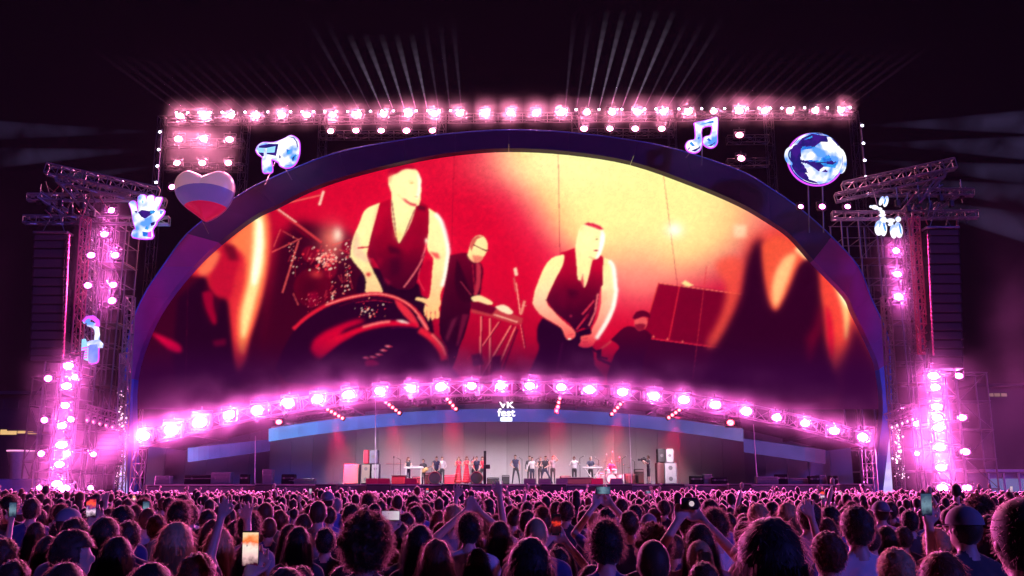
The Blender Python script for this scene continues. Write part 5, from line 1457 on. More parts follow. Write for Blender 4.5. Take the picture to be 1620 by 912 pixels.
def body(name, mats, arms=None, legs=None, lean=(0, 0), sleeve='short', female=False, dress=False, fingers=False, voxel=.022, yaw=0.0, curl=.3, shorts=False, crouch=0.0, nod=0.0, palm_up=None, hips=(0, 0)):
    F = Fig()
    lx, ly = lean
    hx, hy = hips
    dz = -crouch
    U = lambda x, y, z: Vector((x + lx * max(0, (z - .95) / .6) + hx * min(1, z / .9), y + ly * max(0, (z - .95) / .6) + hy * min(1, z / .9), z + dz * min(1, z / .9)))
    sh = .165 if female else .19
    cw = .150 if female else .178
    # trunk
    F.ell('top', U(0, 0, 1.31), (cw, .108 if not female else .10, .19))
    F.ell('top', U(0, .012, 1.12), (.135 if female else .155, .098, .18))
    F.ell('bot' if not dress else 'top', U(0, -.005, .95), (.17 if female else .165, .115, .13))
    F.caps('top', U(-sh + .02, 0, 1.405), U(sh - .02, 0, 1.405), .066, .066)
    for s in (-1, 1): F.caps('top', U(s * .05, -.005, 1.47), U(s * (sh - .01), 0, 1.415), .045, .055)
    F.caps('skin', U(0, -.01, 1.44), U(0, .008, 1.56), .056, .052)
    # head
    hc = U(0, .012, 1.635)
    R = Matrix.Rotation(yaw, 3, 'Z') @ Matrix.Rotation(nod, 3, 'X')
    H = lambda x, y, z: hc + R @ Vector((x, y, z))
    F.ell('skin', H(0, -.008, .012), (.076, .094, .105), R)
    F.ell('skin', H(0, .035, -.055), (.052, .055, .062), R)
    F.caps('skin', H(0, .088, .012), H(0, .104, -.022), .009, .013)
    for s in (-1, 1): F.ell('skin', H(s * .078, -.002, -.012), (.012, .02, .032), R)
    # arms
    arms = arms or (((-.25, -.02, 1.14), (-.26, .05, .90)), ((.25, -.02, 1.14), (.26, .05, .90)))
    for s, (el, wr) in zip((-1, 1), arms):
        a = U(s * sh, 0, 1.405); el = Vector(el); wr = Vector(wr)
        if el.z < 1.6: el = U(*el)
        if wr.z < 1.9: wr = U(*wr)
        top_t = 'skin' if sleeve == 'none' else 'top'
        if sleeve == 'short':
            F.caps('top', a, a.lerp(el, .58), .056, .052); F.caps('skin', a.lerp(el, .55), el, .045, .038)
        else: F.caps(top_t, a, el, .054, .042)
        ft = 'top' if sleeve == 'long' else 'skin'
        F.caps(ft, el, wr, .041, .029)
        d = (wr - el).normalized()
        hand(F, wr, d, s, fingers, curl, palm_up)
    # legs
    if dress:
        for k in range(6):
            z = .95 - k * .15; w = .16 + .028 * k
            F.ell('top', U(0, 0, z), (w, .11 + .02 * k, .12))
        F.caps('shoe', U(-.08, 0, .06), U(-.08, .1, .04), .04, .035); F.caps('shoe', U(.08, 0, .06), U(.08, .1, .04), .04, .035)
    else:
        legs = legs or (((-.10, .01, .50), (-.11, -.02, .09)), ((.10, .01, .50), (.11, -.02, .09)))
        for s, (kn, an) in zip((-1, 1), legs):
            h = U(s * .088, 0, .92); kn = Vector(kn); an = Vector(an)
            F.caps('bot', h, kn, .088, .06); F.caps('skin' if shorts else 'bot', kn, an, .056, .042)
            F.caps('shoe', an + Vector((0, -.03, -.04)), an + Vector((s * .02, .14, -.055)), .04, .034)
    me = F.mesh(name, mats, ORD, voxel, 5 if voxel > .015 else 4)
    return me, hc, R

# hair ------------------------------------------------------------------------
def hair_mat(name, col):
    m = bpy.data.materials.new(name); m.use_nodes = True
    nt = m.node_tree; nt.nodes.clear()
    o = nt.nodes.new('ShaderNodeOutputMaterial')
    p = nt.nodes.new('ShaderNodeBsdfPrincipled'); p.inputs['Base Color'].default_value = (*col, 1); p.inputs['Roughness'].default_value = .6
    p.inputs['Specular IOR Level'].default_value = .35; p.inputs['Sheen Weight'].default_value = 1.0; p.inputs['Sheen Roughness'].default_value = .35; p.inputs['Sheen Tint'].default_value = (.9, .7, .6, 1)
    t = nt.nodes.new('ShaderNodeBsdfTranslucent'); t.inputs[0].default_value = (*[min(1, c * 2.4 + .03) for c in col], 1)
    mx = nt.nodes.new('ShaderNodeMixShader'); mx.inputs[0].default_value = .04
    tc = nt.nodes.new('ShaderNodeTexCoord'); no = nt.nodes.new('ShaderNodeTexNoise'); no.inputs['Scale'].default_value = 45
    nt.links.new(tc.outputs['Object'], no.inputs['Vector'])
    bp = nt.nodes.new('ShaderNodeBump'); bp.inputs['Strength'].default_value = .5
    nt.links.new(no.outputs['Fac'], bp.inputs['Height']); nt.links.new(bp.outputs['Normal'], p.inputs['Normal'])
    nt.links.new(p.outputs[0], mx.inputs[1]); nt.links.new(t.outputs[0], mx.inputs[2]); nt.links.new(mx.outputs[0], o.inputs[0])
    # single loose strands let the stage light through
    m2 = bpy.data.materials.new(name + '_strand'); m2.use_nodes = True
    n2 = m2.node_tree; n2.nodes.clear()
    o2 = n2.nodes.new('ShaderNodeOutputMaterial'); t2 = n2.nodes.new('ShaderNodeBsdfTranslucent'); t2.inputs[0].default_value = (*[min(.9, c * .8 + b) for c, b in zip(col, (.34, .24, .22))], 1)
    d2 = n2.nodes.new('ShaderNodeBsdfDiffuse'); d2.inputs[0].default_value = (*[c * .8 for c in col], 1)
    x2 = n2.nodes.new('ShaderNodeMixShader'); x2.inputs[0].default_value = .6
    n2.links.new(d2.outputs[0], x2.inputs[1]); n2.links.new(t2.outputs[0], x2.inputs[2]); n2.links.new(x2.outputs[0], o2.inputs[0])
    STRAND[m.name] = m2
    return m
STRAND = {}
HAIRM = {'black': hair_mat('hair_black', (.018, .012, .011)), 'brown': hair_mat('hair_brown', (.055, .028, .017)), 'auburn': hair_mat('hair_auburn', (.12, .035, .016)),
         'blond': hair_mat('hair_blond', (.42, .28, .14)), 'grey': hair_mat('hair_grey', (.30, .27, .26))}

def ribbon(mb, pts, w, side):
    n = len(pts); vs = []
    for k, p in enumerate(pts):
        ww = w * (1 - .75 * k / (n - 1))
        vs += [p - side * ww, p + side * ww]
    mb.cur = 1
    mb.add(vs, [(2 * k, 2 * k + 1, 2 * k + 3, 2 * k + 2) for k in range(n - 1)])
    mb.cur = 0

def hair_mesh(kind, seed):
    """hair around a head centred on the origin, face towards +Y"""
    rr = random.Random(seed)
    mb = MB()
    nz = lambda p, s, a: mnoise.noise(Vector(p) * s + Vector((seed * 3.1, 0, 0))) * a
    def shell(rx, ry, rz, cy, cz, amp, freq, keep, nu=26, nv=18):
        pts, ids, fs = [], {}, []
        for j in range(nv + 1):
            ph = math.pi * j / nv
            for i in range(nu):
                t = 2 * math.pi * i / nu
                d = Vector((math.sin(ph) * math.cos(t), math.sin(ph) * math.sin(t), math.cos(ph)))
                k = 1 + nz(d, freq, amp)
                pts.append(Vector((d.x * rx * k, d.y * ry * k + cy, d.z * rz * k + cz)))
        for j in range(nv):
            for i in range(nu):
                q = (j * nu + i, (j + 1) * nu + i, (j + 1) * nu + (i + 1) % nu, j * nu + (i + 1) % nu)
                c = sum((pts[x] for x in q), Vector()) / 4
                if keep(c): fs.append(q)
        mb.add(pts, fs)
    def tufts(n, rx, ry, rz, cy, cz, keep, L, up, rnd, w, segs=3, curly=0):
        done = 0
        while done < n:
            d = Vector((rr.gauss(0, 1), rr.gauss(0, 1), rr.gauss(0, 1))).normalized()
            p = Vector((d.x * rx, d.y * ry + cy, d.z * rz + cz))
            if not keep(p): done += .3; continue
            done += 1
            g = (d + Vector((0, 0, up)) + Vector((rr.gauss(0, rnd), rr.gauss(0, rnd), rr.gauss(0, rnd)))).normalized()
            l = rr.uniform(.5, 1.3) * L
            pts = []
            tang = g.cross(Vector((rr.gauss(0, 1), rr.gauss(0, 1), rr.gauss(0, 1)))).normalized()
            t2 = g.cross(tang)
            for k in range(segs + 1):
                s = k / segs
                q = p * .97 + g * (l * s) + Vector((0, 0, -.25 * l * s * s))
                if curly: q += (tang * math.cos(s * 7) + t2 * math.sin(s * 7)) * curly * s
                pts.append(q)
            ribbon(mb, pts, w, tang)
    cap = lambda p: not (p.y > .035 and p.z < .045) and p.z > -.085 - .0 * p.y
    nape = lambda p: cap(p) and not (p.z < -.03 and p.y > .0)
    if kind == 'short':
        shell(.088, .105, .115, -.008, .02, .14, 4.2, nape, 34, 24)
        tufts(1500, .087, .104, .114, -.008, .02, nape, .020, -.35, .35, .0014)
    elif kind == 'textured':
        shell(.092, .108, .120, -.008, .026, .16, 4.5, nape)
        tufts(1900, .092, .108, .122, -.008, .026, lambda p: nape(p) and p.z > -.05, .036, .25, .5, .0016, 3, .006)
    elif kind == 'buzz':
        shell(.081, .098, .109, -.008, .013, .04, 4, nape)
        tufts(900, .081, .098, .109, -.008, .013, nape, .007, 0, .3, .0012, 2)
    elif kind == 'curly':
        k2 = lambda p: not (p.y > .05 and p.z < .03) and p.z > -.12
        shell(.116, .126, .138, -.02, .03, .42, 3.4, k2, 44, 32)
        tufts(3400, .118, .128, .140, -.02, .03, k2, .040, .1, .9, .0020, 7, .020)
    elif kind in ('long', 'longwavy'):
        wav = kind == 'longwavy'
        shell(.092, .108, .118, -.010, .022, .09, 3.4, lambda p: not (p.y > .03 and p.z < .05) and p.z > -.10)
        # fall of hair down the back
        lv = [(.02, .094, .104), (-.06, .100, .102), (-.14, .110, .098), (-.22, .122, .094), (-.30, .128, .088), (-.38, .120, .078), (-.44, .095, .06)]
        nu = 26; pts, fs = [], []
        for z, rx, ry in lv:
            for i in range(nu):
                t = math.pi * (1.0 + .16) * i / (nu - 1) + math.pi * (1 - .08)
                k = 1 + nz((math.cos(t) * 2, math.sin(t) * 2, z * 3), 2.2, .14 if wav else .07)
                pts.append(Vector((math.cos(t) * rx * k, math.sin(t) * ry * k * 1.05 - .012 - max(0, -z - .1) * .12, z + nz((t, z, 5), 3, .02))))
        for j in range(len(lv) - 1):
            for i in range(nu - 1): fs.append((j * nu + i, (j + 1) * nu + i, (j + 1) * nu + i + 1, j * nu + i + 1))
        mb.add(pts, fs)
        for k in range(1500 if wav else 1100):
            t = math.pi * (1 - .12) + rr.random() * math.pi * 1.24
            pz = .02 - rr.random() * .10; e = -.44 + rr.random() * .2
            st = []
            off = rr.gauss(0, .008) + abs(rr.gauss(0, .007)); ph = rr.random() * 6
            for q in range(8):
                s = q / 7
                z = pz + (e - pz) * s
                rx = float(np.interp(-z, [-.02, .06, .14, .22, .30, .38, .44], [.094, .100, .110, .122, .128, .120, .100])) + off * (1 + s)
                ry = float(np.interp(-z, [-.02, .06, .14, .22, .30, .38, .44], [.104, .102, .098, .094, .088, .078, .06])) + off * (1 + s)
                wv = (.010 if wav else .003) * math.sin(ph + s * (11 if wav else 4))
                st.append(Vector((math.cos(t) * (rx + wv), math.sin(t) * (ry + wv) * 1.05 - .012 - max(0, -z - .1) * .12, z)))
            ribbon(mb, st, .0016, Vector((-math.sin(t), math.cos(t), 0)))
        tufts(800, .093, .109, .119, -.01, .022, lambda p: not (p.y > .03 and p.z < .06) and p.z > -.06, .034, -.9, .22, .0011)
    elif kind in ('bun', 'ponytail'):
        shell(.084, .101, .112, -.008, .016, .05, 3, cap)
        tufts(800, .084, .101, .112, -.008, .016, cap, .016, -.2, .4, .0013)
        if kind == 'bun':
            mb.ell((0, -.10, .10), (.052, .048, .048), 14, 10); n0 = len(mb.v)
            for k in range(500):
                d = Vector((rr.gauss(0, 1), rr.gauss(0, 1), rr.gauss(0, 1))).normalized()
                p = Vector((d.x * .052, d.y * .048 - .10, d.z * .048 + .10)); g = d.cross(Vector((rr.gauss(0, 1), rr.gauss(0, 1), rr.gauss(0, 1)))).normalized()
                ribbon(mb, [p, p + g * .02 + d * .006, p + g * .035 + d * .012], .0014, d.cross(g))
        else:
            for k in range(700):
                a = rr.gauss(0, 1); b = rr.gauss(0, 1); ph = rr.random() * 6
                st = [Vector((a * .012 * (1 + s * 1.4), -.105 - .05 * math.sin(min(1, s * 1.3) * 2.2) + b * .010 * (1 + s), .06 - .33 * s * s - .02 * s)) + Vector((.006 * math.sin(ph + 5 * s), 0, 0)) for s in [i / 7 for i in range(8)]]
                ribbon(mb, st, .0024, Vector((1, 0, 0)) if k % 2 else Vector((.3, 1, 0)).normalized())
            mb.ell((0, -.108, .06), (.02, .02, .02), 10, 8)
    return mb.mesh('hair_' + kind, [HAIRM['brown'], STRAND['hair_brown']], True, recalc=False)

def cap_mesh(back=False):
    mb = MB()
    nu, nv = 24, 8; pts, fs = [], []
    for j in range(nv + 1):
        ph = (math.pi / 2) * j / nv
        for i in range(nu):
            t = 2 * math.pi * i / nu
            pts.append(Vector((.093 * math.sin(ph) * math.cos(t), .110 * math.sin(ph) * math.sin(t) - .008, .105 * math.cos(ph) + .028)))
    for j in range(nv):
        for i in range(nu): fs.append((j * nu + i, (j + 1) * nu + i, (j + 1) * nu + (i + 1) % nu, j * nu + (i + 1) % nu))
    mb.add(pts, fs)
    s = -1 if back else 1
    br = []
    for a in np.linspace(-1.0, 1.0, 9): br.append(Vector((math.sin(a) * .085, s * (math.cos(a) * .10 + .0) - .008, .034)))
    for a in np.linspace(1.0, -1.0, 9): br.append(Vector((math.sin(a) * .088, s * (math.cos(a) * .12 + .055) - .008, .020)))
    n = len(br)
    mb.add([p for p in br] + [p + Vector((0, 0, -.006)) for p in br], [tuple(range(n)), tuple(range(2 * n - 1, n - 1, -1))] + [(i, (i + 1) % n, n + (i + 1) % n, n + i) for i in range(n)])
    mb.ell((0, -.008, .135), (.012, .012, .006), 8, 6)
    return mb.mesh('cap', mat('cap_cloth', (.22, .20, .23), .8, 0, .1, 20), True)

HM = {k: hair_mesh(k, i + 1) for i, k in enumerate(('short', 'textured', 'buzz', 'curly', 'long', 'longwavy', 'bun', 'ponytail'))}
CAPM = cap_mesh(); CAPB = cap_mesh(True)

def set_slot(o, i, m):
    o.material_slots[i].link = 'OBJECT'; o.material_slots[i].material = m
def wear_hair(o, kind, colr, hc, R):
    h = link('hair', HM[kind], o, hc, R.to_euler())
    set_slot(h, 0, HAIRM[colr]); set_slot(h, 1, STRAND['hair_' + colr])
    return h

# ------------------------------------------------------------------ the band
C_BLACK = mat('cloth_black', (.03, .028, .035), .8, 0, .2, 20, sheen=.5)
C_NAVY = mat('cloth_navy', (.05, .055, .10), .8, 0, .2, 20)
C_RED = mat('dress_red', (.70, .015, .05), .45, 0, .2, 14)
C_WHITE = mat('cloth_white', (.62, .58, .59), .7, 0, .08, 16)
C_GREY = mat('cloth_grey', (.25, .24, .27), .8, 0, .15, 16)

def SP(px, Y): return at(px, 766, Y).x
GRP = 'musicians and dancers on stage'
def performer(px, Y, label, hairk='short', hairc='brown', top=C_BLACK, bot=C_BLACK, turn=0.0, h=1.0, z=STAGE_Z, **kw):
    me, hc, R = body('person', [M_SKIN, top, bot, M_SHOE], voxel=.024, **kw)
    zmin = min(v.co.z for v in me.vertices)
    o = link('person', me, None, (SP(px, Y), Y, z - zmin * h), (0, 0, math.pi + turn), (h, h, h))
    tag(o, label, 'person', GRP)
    if hairk: wear_hair(o, hairk, hairc, hc, R)
    return o
D2 = [((-.27, -.04, 1.14), (-.20, .20, 1.02)), ((.27, -.04, 1.14), (.20, .20, 1.02))]
WIDE = (((-.22, .08, .50), (-.30, -.04, .09)), ((.22, .08, .50), (.30, -.04, .09)))
performer(645, 59.5, 'woman with reddish hair in a sleeveless top playing the white keyboard', 'longwavy', 'auburn', C_BLACK, C_NAVY, .35, .97, sleeve='none', female=True, arms=(((-.22, .10, 1.16), (-.14, .36, 1.12)), ((.22, .10, 1.16), (.14, .36, 1.12))))
performer(669, 60.5, 'seated guitarist in a dark shirt beside the white keyboard', 'short', 'brown', C_BLACK, C_BLACK, -.3, .98, crouch=.1, arms=(((-.28, .02, 1.16), (-.10, .20, 1.05)), ((.28, .05, 1.18), (.36, .26, 1.18))))
performer(690, 58.3, 'man in a black waistcoat with bare arms bending over the left drum', 'short', 'brown', C_NAVY, C_BLACK, .1, 1.0, sleeve='none', lean=(0, .14), arms=(((-.28, .04, 1.14), (-.12, .26, .92)), ((.28, .04, 1.14), (.12, .26, .92))), legs=WIDE, crouch=.05)
performer(699, 59.2, 'man in an open white shirt and black jacket left of the dark gap', 'short', 'auburn', C_WHITE, C_BLACK, -.15, .98, sleeve='long', arms=D2)
performer(725, 59.6, 'left one of the two women in long red dresses', 'long', 'auburn', C_RED, C_RED, .1, .99, sleeve='none', female=True, dress=True, arms=(((-.23, .06, 1.2), (-.05, .20, 1.28)), ((.23, .04, 1.16), (.12, .22, 1.22))))
performer(738, 59.6, 'right one of the two women in long red dresses', 'long', 'auburn', C_RED, C_RED, -.1, 1.0, sleeve='none', female=True, dress=True, arms=(((-.23, .06, 1.2), (-.06, .20, 1.30)), ((.25, -.02, 1.16), (.24, .06, .96))))
performer(750, 60.2, 'woman standing behind the bare armed man at the right drum', 'bun', 'auburn', C_RED, C_BLACK, .2, 1.0, sleeve='none', female=True, arms=(((-.24, .08, 1.2), (-.1, .24, 1.3)), ((.24, .05, 1.15), (.2, .2, 1.1))))
performer(754, 58.3, 'man in a black waistcoat with bare arms leaning over the right drum', 'short', 'brown', C_NAVY, C_BLACK, 0, 1.0, sleeve='none', lean=(0, .16), arms=(((-.28, .04, 1.14), (-.12, .26, .92)), ((.28, .04, 1.14), (.12, .26, .92))), legs=WIDE, crouch=.04)
performer(763, 59.8, 'woman in red half hidden by the black post', 'long', 'auburn', C_RED, C_BLACK, -.3, 1.0, sleeve='short', female=True)
performer(816, 58.2, 'bare armed man in a waistcoat striding, one hand on his hip', 'short', 'brown', C_NAVY, C_BLACK, .15, 1.03, sleeve='none', lean=(.03, .03), arms=(((-.26, -.02, 1.15), (-.24, .06, .92)), ((.33, -.06, 1.16), (.17, .12, 1.04))), legs=(((-.18, .06, .50), (-.24, -.02, .09)), ((.18, .10, .50), (.20, -.04, .09))))
performer(838, 60.4, 'man in a black suit standing behind the man in the white shirt', 'short', 'brown', C_BLACK, C_BLACK, 0, 1.04, sleeve='long')
performer(842, 58.8, 'shorter man in a white shirt and open dark jacket, mid stage', 'short', 'brown', C_WHITE, C_NAVY, -.1, .96, sleeve='long', arms=(((-.27, .02, 1.15), (-.2, .16, 1.22)), ((.30, .0, 1.12), (.32, .08, .92))))
performer(855, 60.0, 'woman in dark clothes behind the lunging man', 'bun', 'auburn', C_BLACK, C_BLACK, .3, 1.0, sleeve='none', female=True, arms=(((-.27, .04, 1.2), (-.3, .2, 1.32)), ((.24, .05, 1.15), (.2, .2, 1.1))))
performer(862, 58.3, 'man in a waistcoat lunging sideways with bent arms', 'short', 'brown', C_BLACK, C_NAVY, -.25, 1.04, sleeve='none', lean=(-.06, .05), arms=(((-.30, .04, 1.2), (-.10, .22, 1.08)), ((.30, .06, 1.18), (.12, .26, 1.16))), legs=(((-.26, .10, .52), (-.46, .0, .09)), ((.16, .12, .50), (.22, -.04, .09))), crouch=.08)
performer(875, 60.0, 'woman raising a bent arm beside the lunging man', 'bun', 'auburn', C_GREY, C_BLACK, -.3, 1.03, sleeve='none', female=True, arms=(((-.34, .06, 1.50), (-.14, .10, 1.72)), ((.26, .04, 1.16), (.12, .22, 1.14))))
performer(909, 58.6, 'man in a pale shirt holding his jacket open, left of the right keyboard', 'short', 'auburn', C_WHITE, C_BLACK, -.1, .98, sleeve='long', arms=(((-.34, -.02, 1.22), (-.30, .10, 1.34)), ((.34, -.02, 1.2), (.30, .12, 1.18))))
performer(935, 59.6, 'man in a dark shirt behind the white folding keyboard stand', 'short', 'grey', C_NAVY, C_BLACK, 0, 1.0, sleeve='short', arms=(((-.25, .08, 1.16), (-.16, .34, 1.10)), ((.25, .08, 1.16), (.16, .34, 1.10))))
performer(968, 61.4, 'drummer sitting behind the shiny drum kit', 'short', 'brown', C_RED, C_BLACK, 0, .98, crouch=.12, sleeve='short', arms=(((-.28, .10, 1.18), (-.22, .34, 1.2)), ((.28, .10, 1.18), (.22, .34, 1.22))), legs=(((-.22, .38, .60), (-.22, .36, .09)), ((.22, .38, .60), (.22, .36, .09))))
cm = performer(1027, 57.6, 'camera operator in a black shirt and shorts turned to the band', 'short', 'brown', C_BLACK, C_BLACK, -1.25, 1.0, sleeve='short', shorts=True, arms=(((-.22, .16, 1.24), (-.10, .38, 1.40)), ((.22, .16, 1.24), (.10, .38, 1.40))))
def black_gear():
    c = empty('video_camera', (SP(1019, 57.6), 57.45, STAGE_Z + 1.42), 'black video camera held by the operator in shorts', 'video camera')
    MB().box((0, 0, .06), (.34, .14, .18), bev=.02).build('camera_body', M_BLACK, c)
    MB().tube((-.17, 0, .06), (-.36, 0, .06), .055, 10, .07).build('lens', M_BLACK, c)
    MB().box((.02, 0, .19), (.16, .05, .05)).build('handle', M_BLACK, c)
    # keyboards
    def keyboard(px, Y, lab, style):
        k = empty('keyboard', (SP(px, Y), Y - .35, STAGE_Z), lab, 'keyboard', 'keyboards on stage')
        MB().box((0, 0, 1.02), (1.25, .34, .10), bev=.02).build('case', C_WHITE, k)
        for i in range(12): MB().box((-.55 + i * .1, -.06, 1.078), (.09, .18, .016)).build('key', mat('ivory', (.8, .78, .75), .3), k)
        MB().box((.2, .1, 1.1), (.7, .1, .08), bev=.01).build('control_panel', M_GREYCAB, k)
        if style == 'X':
            for s in (-1, 1): MB().tube((s * .5, 0, .97), (0, 0, .28), .04, 6).build('leg', C_WHITE, k)
            MB().tube((0, 0, .30), (0, 0, .02), .05, 6).build('post', C_WHITE, k)
            MB().box((0, 0, .02), (.7, .5, .03)).build('foot', C_WHITE, k)
        else:
            for s in (-1, 1): MB().box((s * .48, 0, .49), (.09, .3, .96), bev=.01).build('leg', C_WHITE, k)
            MB().tube((-.48, 0, .5), (.48, 0, .15), .025, 6).build('stretcher', M_BLACK, k)
    keyboard(655, 59.5, 'white keyboard on straight legs near the left speaker stack', 'H')
    keyboard(937, 59.4, 'white keyboard on a V shaped folding stand beside the drum kit', 'X')
    # guitar
    g = empty('electric_guitar', (SP(672, 60.2), 60.2, STAGE_Z + .95), 'pale wooden guitar held by the seated guitarist', 'guitar')
    gm = mat('guitar_wood', (.62, .38, .16), .3, 0, .2, 10)
    MB().ell((-.10, 0, -.06), (.19, .045, .16), 16, 10).ell((.08, 0, .0), (.14, .045, .13), 16, 10).build('guitar_body', gm, g, smooth=True)
    MB().box((.42, -.02, .20), (.62, .035, .05), Matrix.Rotation(-.42, 3, 'Y')).build('neck', mat('neck_wood', (.35, .18, .08), .4), g)
    MB().box((.74, -.02, .34), (.15, .03, .07), Matrix.Rotation(-.42, 3, 'Y')).build('headstock', gm, g)
    # two big drums before the waistcoat men
    for px, lab in ((688, 'big dark floor drum before the left waistcoat man'), (754, 'big dark floor drum before the right waistcoat man')):
        d = empty('floor_drum', (SP(px, 57.7), 57.7, STAGE_Z), lab, 'drum', 'big floor drums')
        MB().tube((0, -.25, .38), (0, .25, .42), .37, 20).build('shell', mat('drum_shell', (.22, .02, .05), .25, .1), d, smooth=False)
        for y in (-.27, .27): MB().poly_tube([(.375 * math.cos(t), y, .38 + .375 * math.sin(t)) for t in np.linspace(0, 6.283, 20, endpoint=False)], .022, 6, True).build('hoop', mat('hoop', (.6, .15, .2), .3, .5), d)
        MB().tube((0, -.262, .38), (0, -.272, .38), .35, 20).build('drum_head', mat('drum_head', (.10, .08, .09), .4), d)
        for s in (-1, 1): MB().tube((s * .25, 0, .1), (s * .4, -.2, 0), .02, 5).build('leg', M_ALU, d)
    # drum kit
    k = empty('drum_kit', (SP(967, 60.4), 60.4, STAGE_Z), 'shiny white and chrome drum kit at the right of the band', 'drum kit')
    sm = mat('drum_white', (.72, .66, .66), .2, .1, .1)
    def dr(c, r, l, ax, nm='drum'):
        a = Vector(ax).normalized() * (l / 2); c = Vector(c)
        q = MB().tube(c - a, c + a, r, 16).build(nm, sm, k)
        u = a.normalized().to_track_quat('Z', 'Y')
        for s in (-1, 1): MB().poly_tube([c + a * s + u @ Vector((r * 1.02 * math.cos(t), r * 1.02 * math.sin(t), 0)) for t in np.linspace(0, 6.283, 16, endpoint=False)], .014, 5, True).build('hoop', M_ALU, q)
    dr((0, -.1, .34), .30, .42, (0, 1, 0), 'bass_drum'); dr((-.24, -.1, .82), .16, .22, (0, -.3, 1), 'tom'); dr((.2, -.1, .82), .17, .23, (0, -.3, 1), 'tom'); dr((.62, .1, .45), .22, .38, (0, 0, 1), 'floor_tom'); dr((-.58, .12, .62), .19, .16, (0, -.2, 1), 'snare'); dr((-.92, .0, .5), .2, .3, (0, 0, 1), 'floor_tom')
    for x, y, z, r in ((-.85, .1, 1.28, .26), (-.35, .3, 1.42, .22), (.45, .3, 1.45, .25), (.9, .15, 1.22, .28), (1.15, 0, 1.05, .2)):
        c = MB().tube((x, y, z), (x, y, z + .03), r, 18, .03).build('cymbal', mat('brass', (.75, .45, .18), .25, .8), k)
        MB().tube((x, y, 0), (x, y, z), .014, 5).build('cymbal_stand', M_ALU, c)
    for x, z in ((-.3, 1.9), (.1, 2.05), (.55, 1.7)):
        MB().tube((x, .3, .9), (x + .05, .2, z), .014, 5).build('microphone_stand', M_ALU, k); MB().ell((x + .05, .2, z), (.035, .035, .06), 8, 6).build('microphone', C_WHITE, k)
    MB().box((.1, .2, .01), (2.6, 1.8, .02)).build('mat', mat('kit_mat', (.25, .02, .05), .9), k)
    # cymbal cross stand at the left
    s = empty('cymbal_stand', (SP(622, 59.6), 59.6, STAGE_Z), 'tall stand with two wide flat cymbals left of the keyboard woman', 'cymbal stand')
    MB().tube((0, 0, 0), (0, 0, 1.65), .02, 6).build('pole', M_ALU, s)
    for a in (0, 2.1, 4.2): MB().tube((0, 0, .5), (.35 * math.cos(a), .35 * math.sin(a), 0), .014, 5).build('leg', M_ALU, s)
    for x in (-.32, .32): MB().tube((x, 0, 1.28), (x, 0, 1.31), .33, 18, .04).build('cymbal', mat('red_cymbal', (.62, .10, .12), .3, .5), s)
    MB().tube((-.5, 0, 1.25), (.5, 0, 1.25), .015, 5).build('crossbar', M_ALU, s); MB().ell((0, 0, 1.7), (.04, .04, .08), 8, 6).build('microphone', M_BLACK, s)
    # speakers
    def cab(nm, px0, px1, py0, py1, Y, dep, lab, m, front, horn=True, turn=0, grp='speaker cabinets on stage'):
        a, b = at(px0, py1, Y), at(px1, py0, Y)
        zb = max(a.z, STAGE_Z + (.0 if py1 > 755 else a.z - STAGE_Z))
        w, hgt = b.x - a.x, b.z - zb
        e = empty(nm, ((a.x + b.x) / 2, Y, zb), lab, 'speaker', grp); e.rotation_euler = (0, 0, turn)
        MB().box((0, dep / 2, hgt / 2), (w, dep, hgt - .01), bev=.03).build('case', m, e)
        MB().box((0, -.01, hgt / 2), (w * .9, .03, hgt * .9)).build('grille', front, e)
        n = 2 if hgt > .9 else 1
        for i in range(n):
            if front is not m: MB().tube((0, -.02, hgt * (i + .5) / n), (0, -.03, hgt * (i + .5) / n), min(w, hgt / n) * .2, 18).build('cone', mat('cone_grey', (.12, .11, .12), .6), e)
        for s_ in (-1, 1): MB().box((s_ * w / 2, dep / 2, hgt * .6), (.02, .2, .1)).build('handle', M_BLACK, e)
    grey2 = mat('cab_front_grey', (.36, .34, .37), .6, .1, .2, 30)
    cab('speaker_cabinet', 543, 568, 735, 768, 60.5, .9, 'plain grey cabinet left of the left speaker stack', M_GREYCAB, M_GREYCAB)
    cab('speaker_cabinet', 571, 586, 734, 768, 59.5, .8, 'lower left cabinet of the left speaker stack, with a warm grey front', M_CAB, mat('warm_grille', (.30, .24, .2), .6, .1, .2, 30))  # front tinted a warm grey
    cab('speaker_cabinet', 587, 600, 734, 768, 59.5, .8, 'lower right cabinet of the left speaker stack', M_GREYCAB, grey2)
    cab('speaker_cabinet', 575, 583, 712, 734, 59.5, .7, 'red cabinet on top of the left speaker stack', mat('cab_red', (.65, .02, .06), .5), mat('cab_red', (.65, .02, .06), .5))
    cab('speaker_cabinet', 584, 598, 712, 734, 59.5, .7, 'grey cabinet on top of the left speaker stack', M_GREYCAB, mat('cab_front_dark', (.14, .13, .2), .6, .1, .2, 30))
    cab('speaker_cabinet', 1040, 1051, 732, 768, 59.2, .8, 'lower dark cabinet of the right speaker stack', mat('cab_maroon', (.16, .05, .06), .6), mat('cab_maroon', (.16, .05, .06), .6))
    cab('speaker_cabinet', 1052, 1070, 732, 768, 59.0, .8, 'lower pale cabinet of the right speaker stack', M_GREYCAB, mat('pale_front', (.38, .35, .37), .6))
    cab('speaker_cabinet', 1041, 1053, 710, 732, 59.2, .7, 'dark cabinet on top of the right speaker stack', M_CAB, M_GRILLE)
    cab('speaker_cabinet', 1054, 1065, 710, 732, 59.0, .7, 'pale cabinet on top of the right speaker stack', M_GREYCAB, mat('pale_front', (.38, .35, .37), .6))
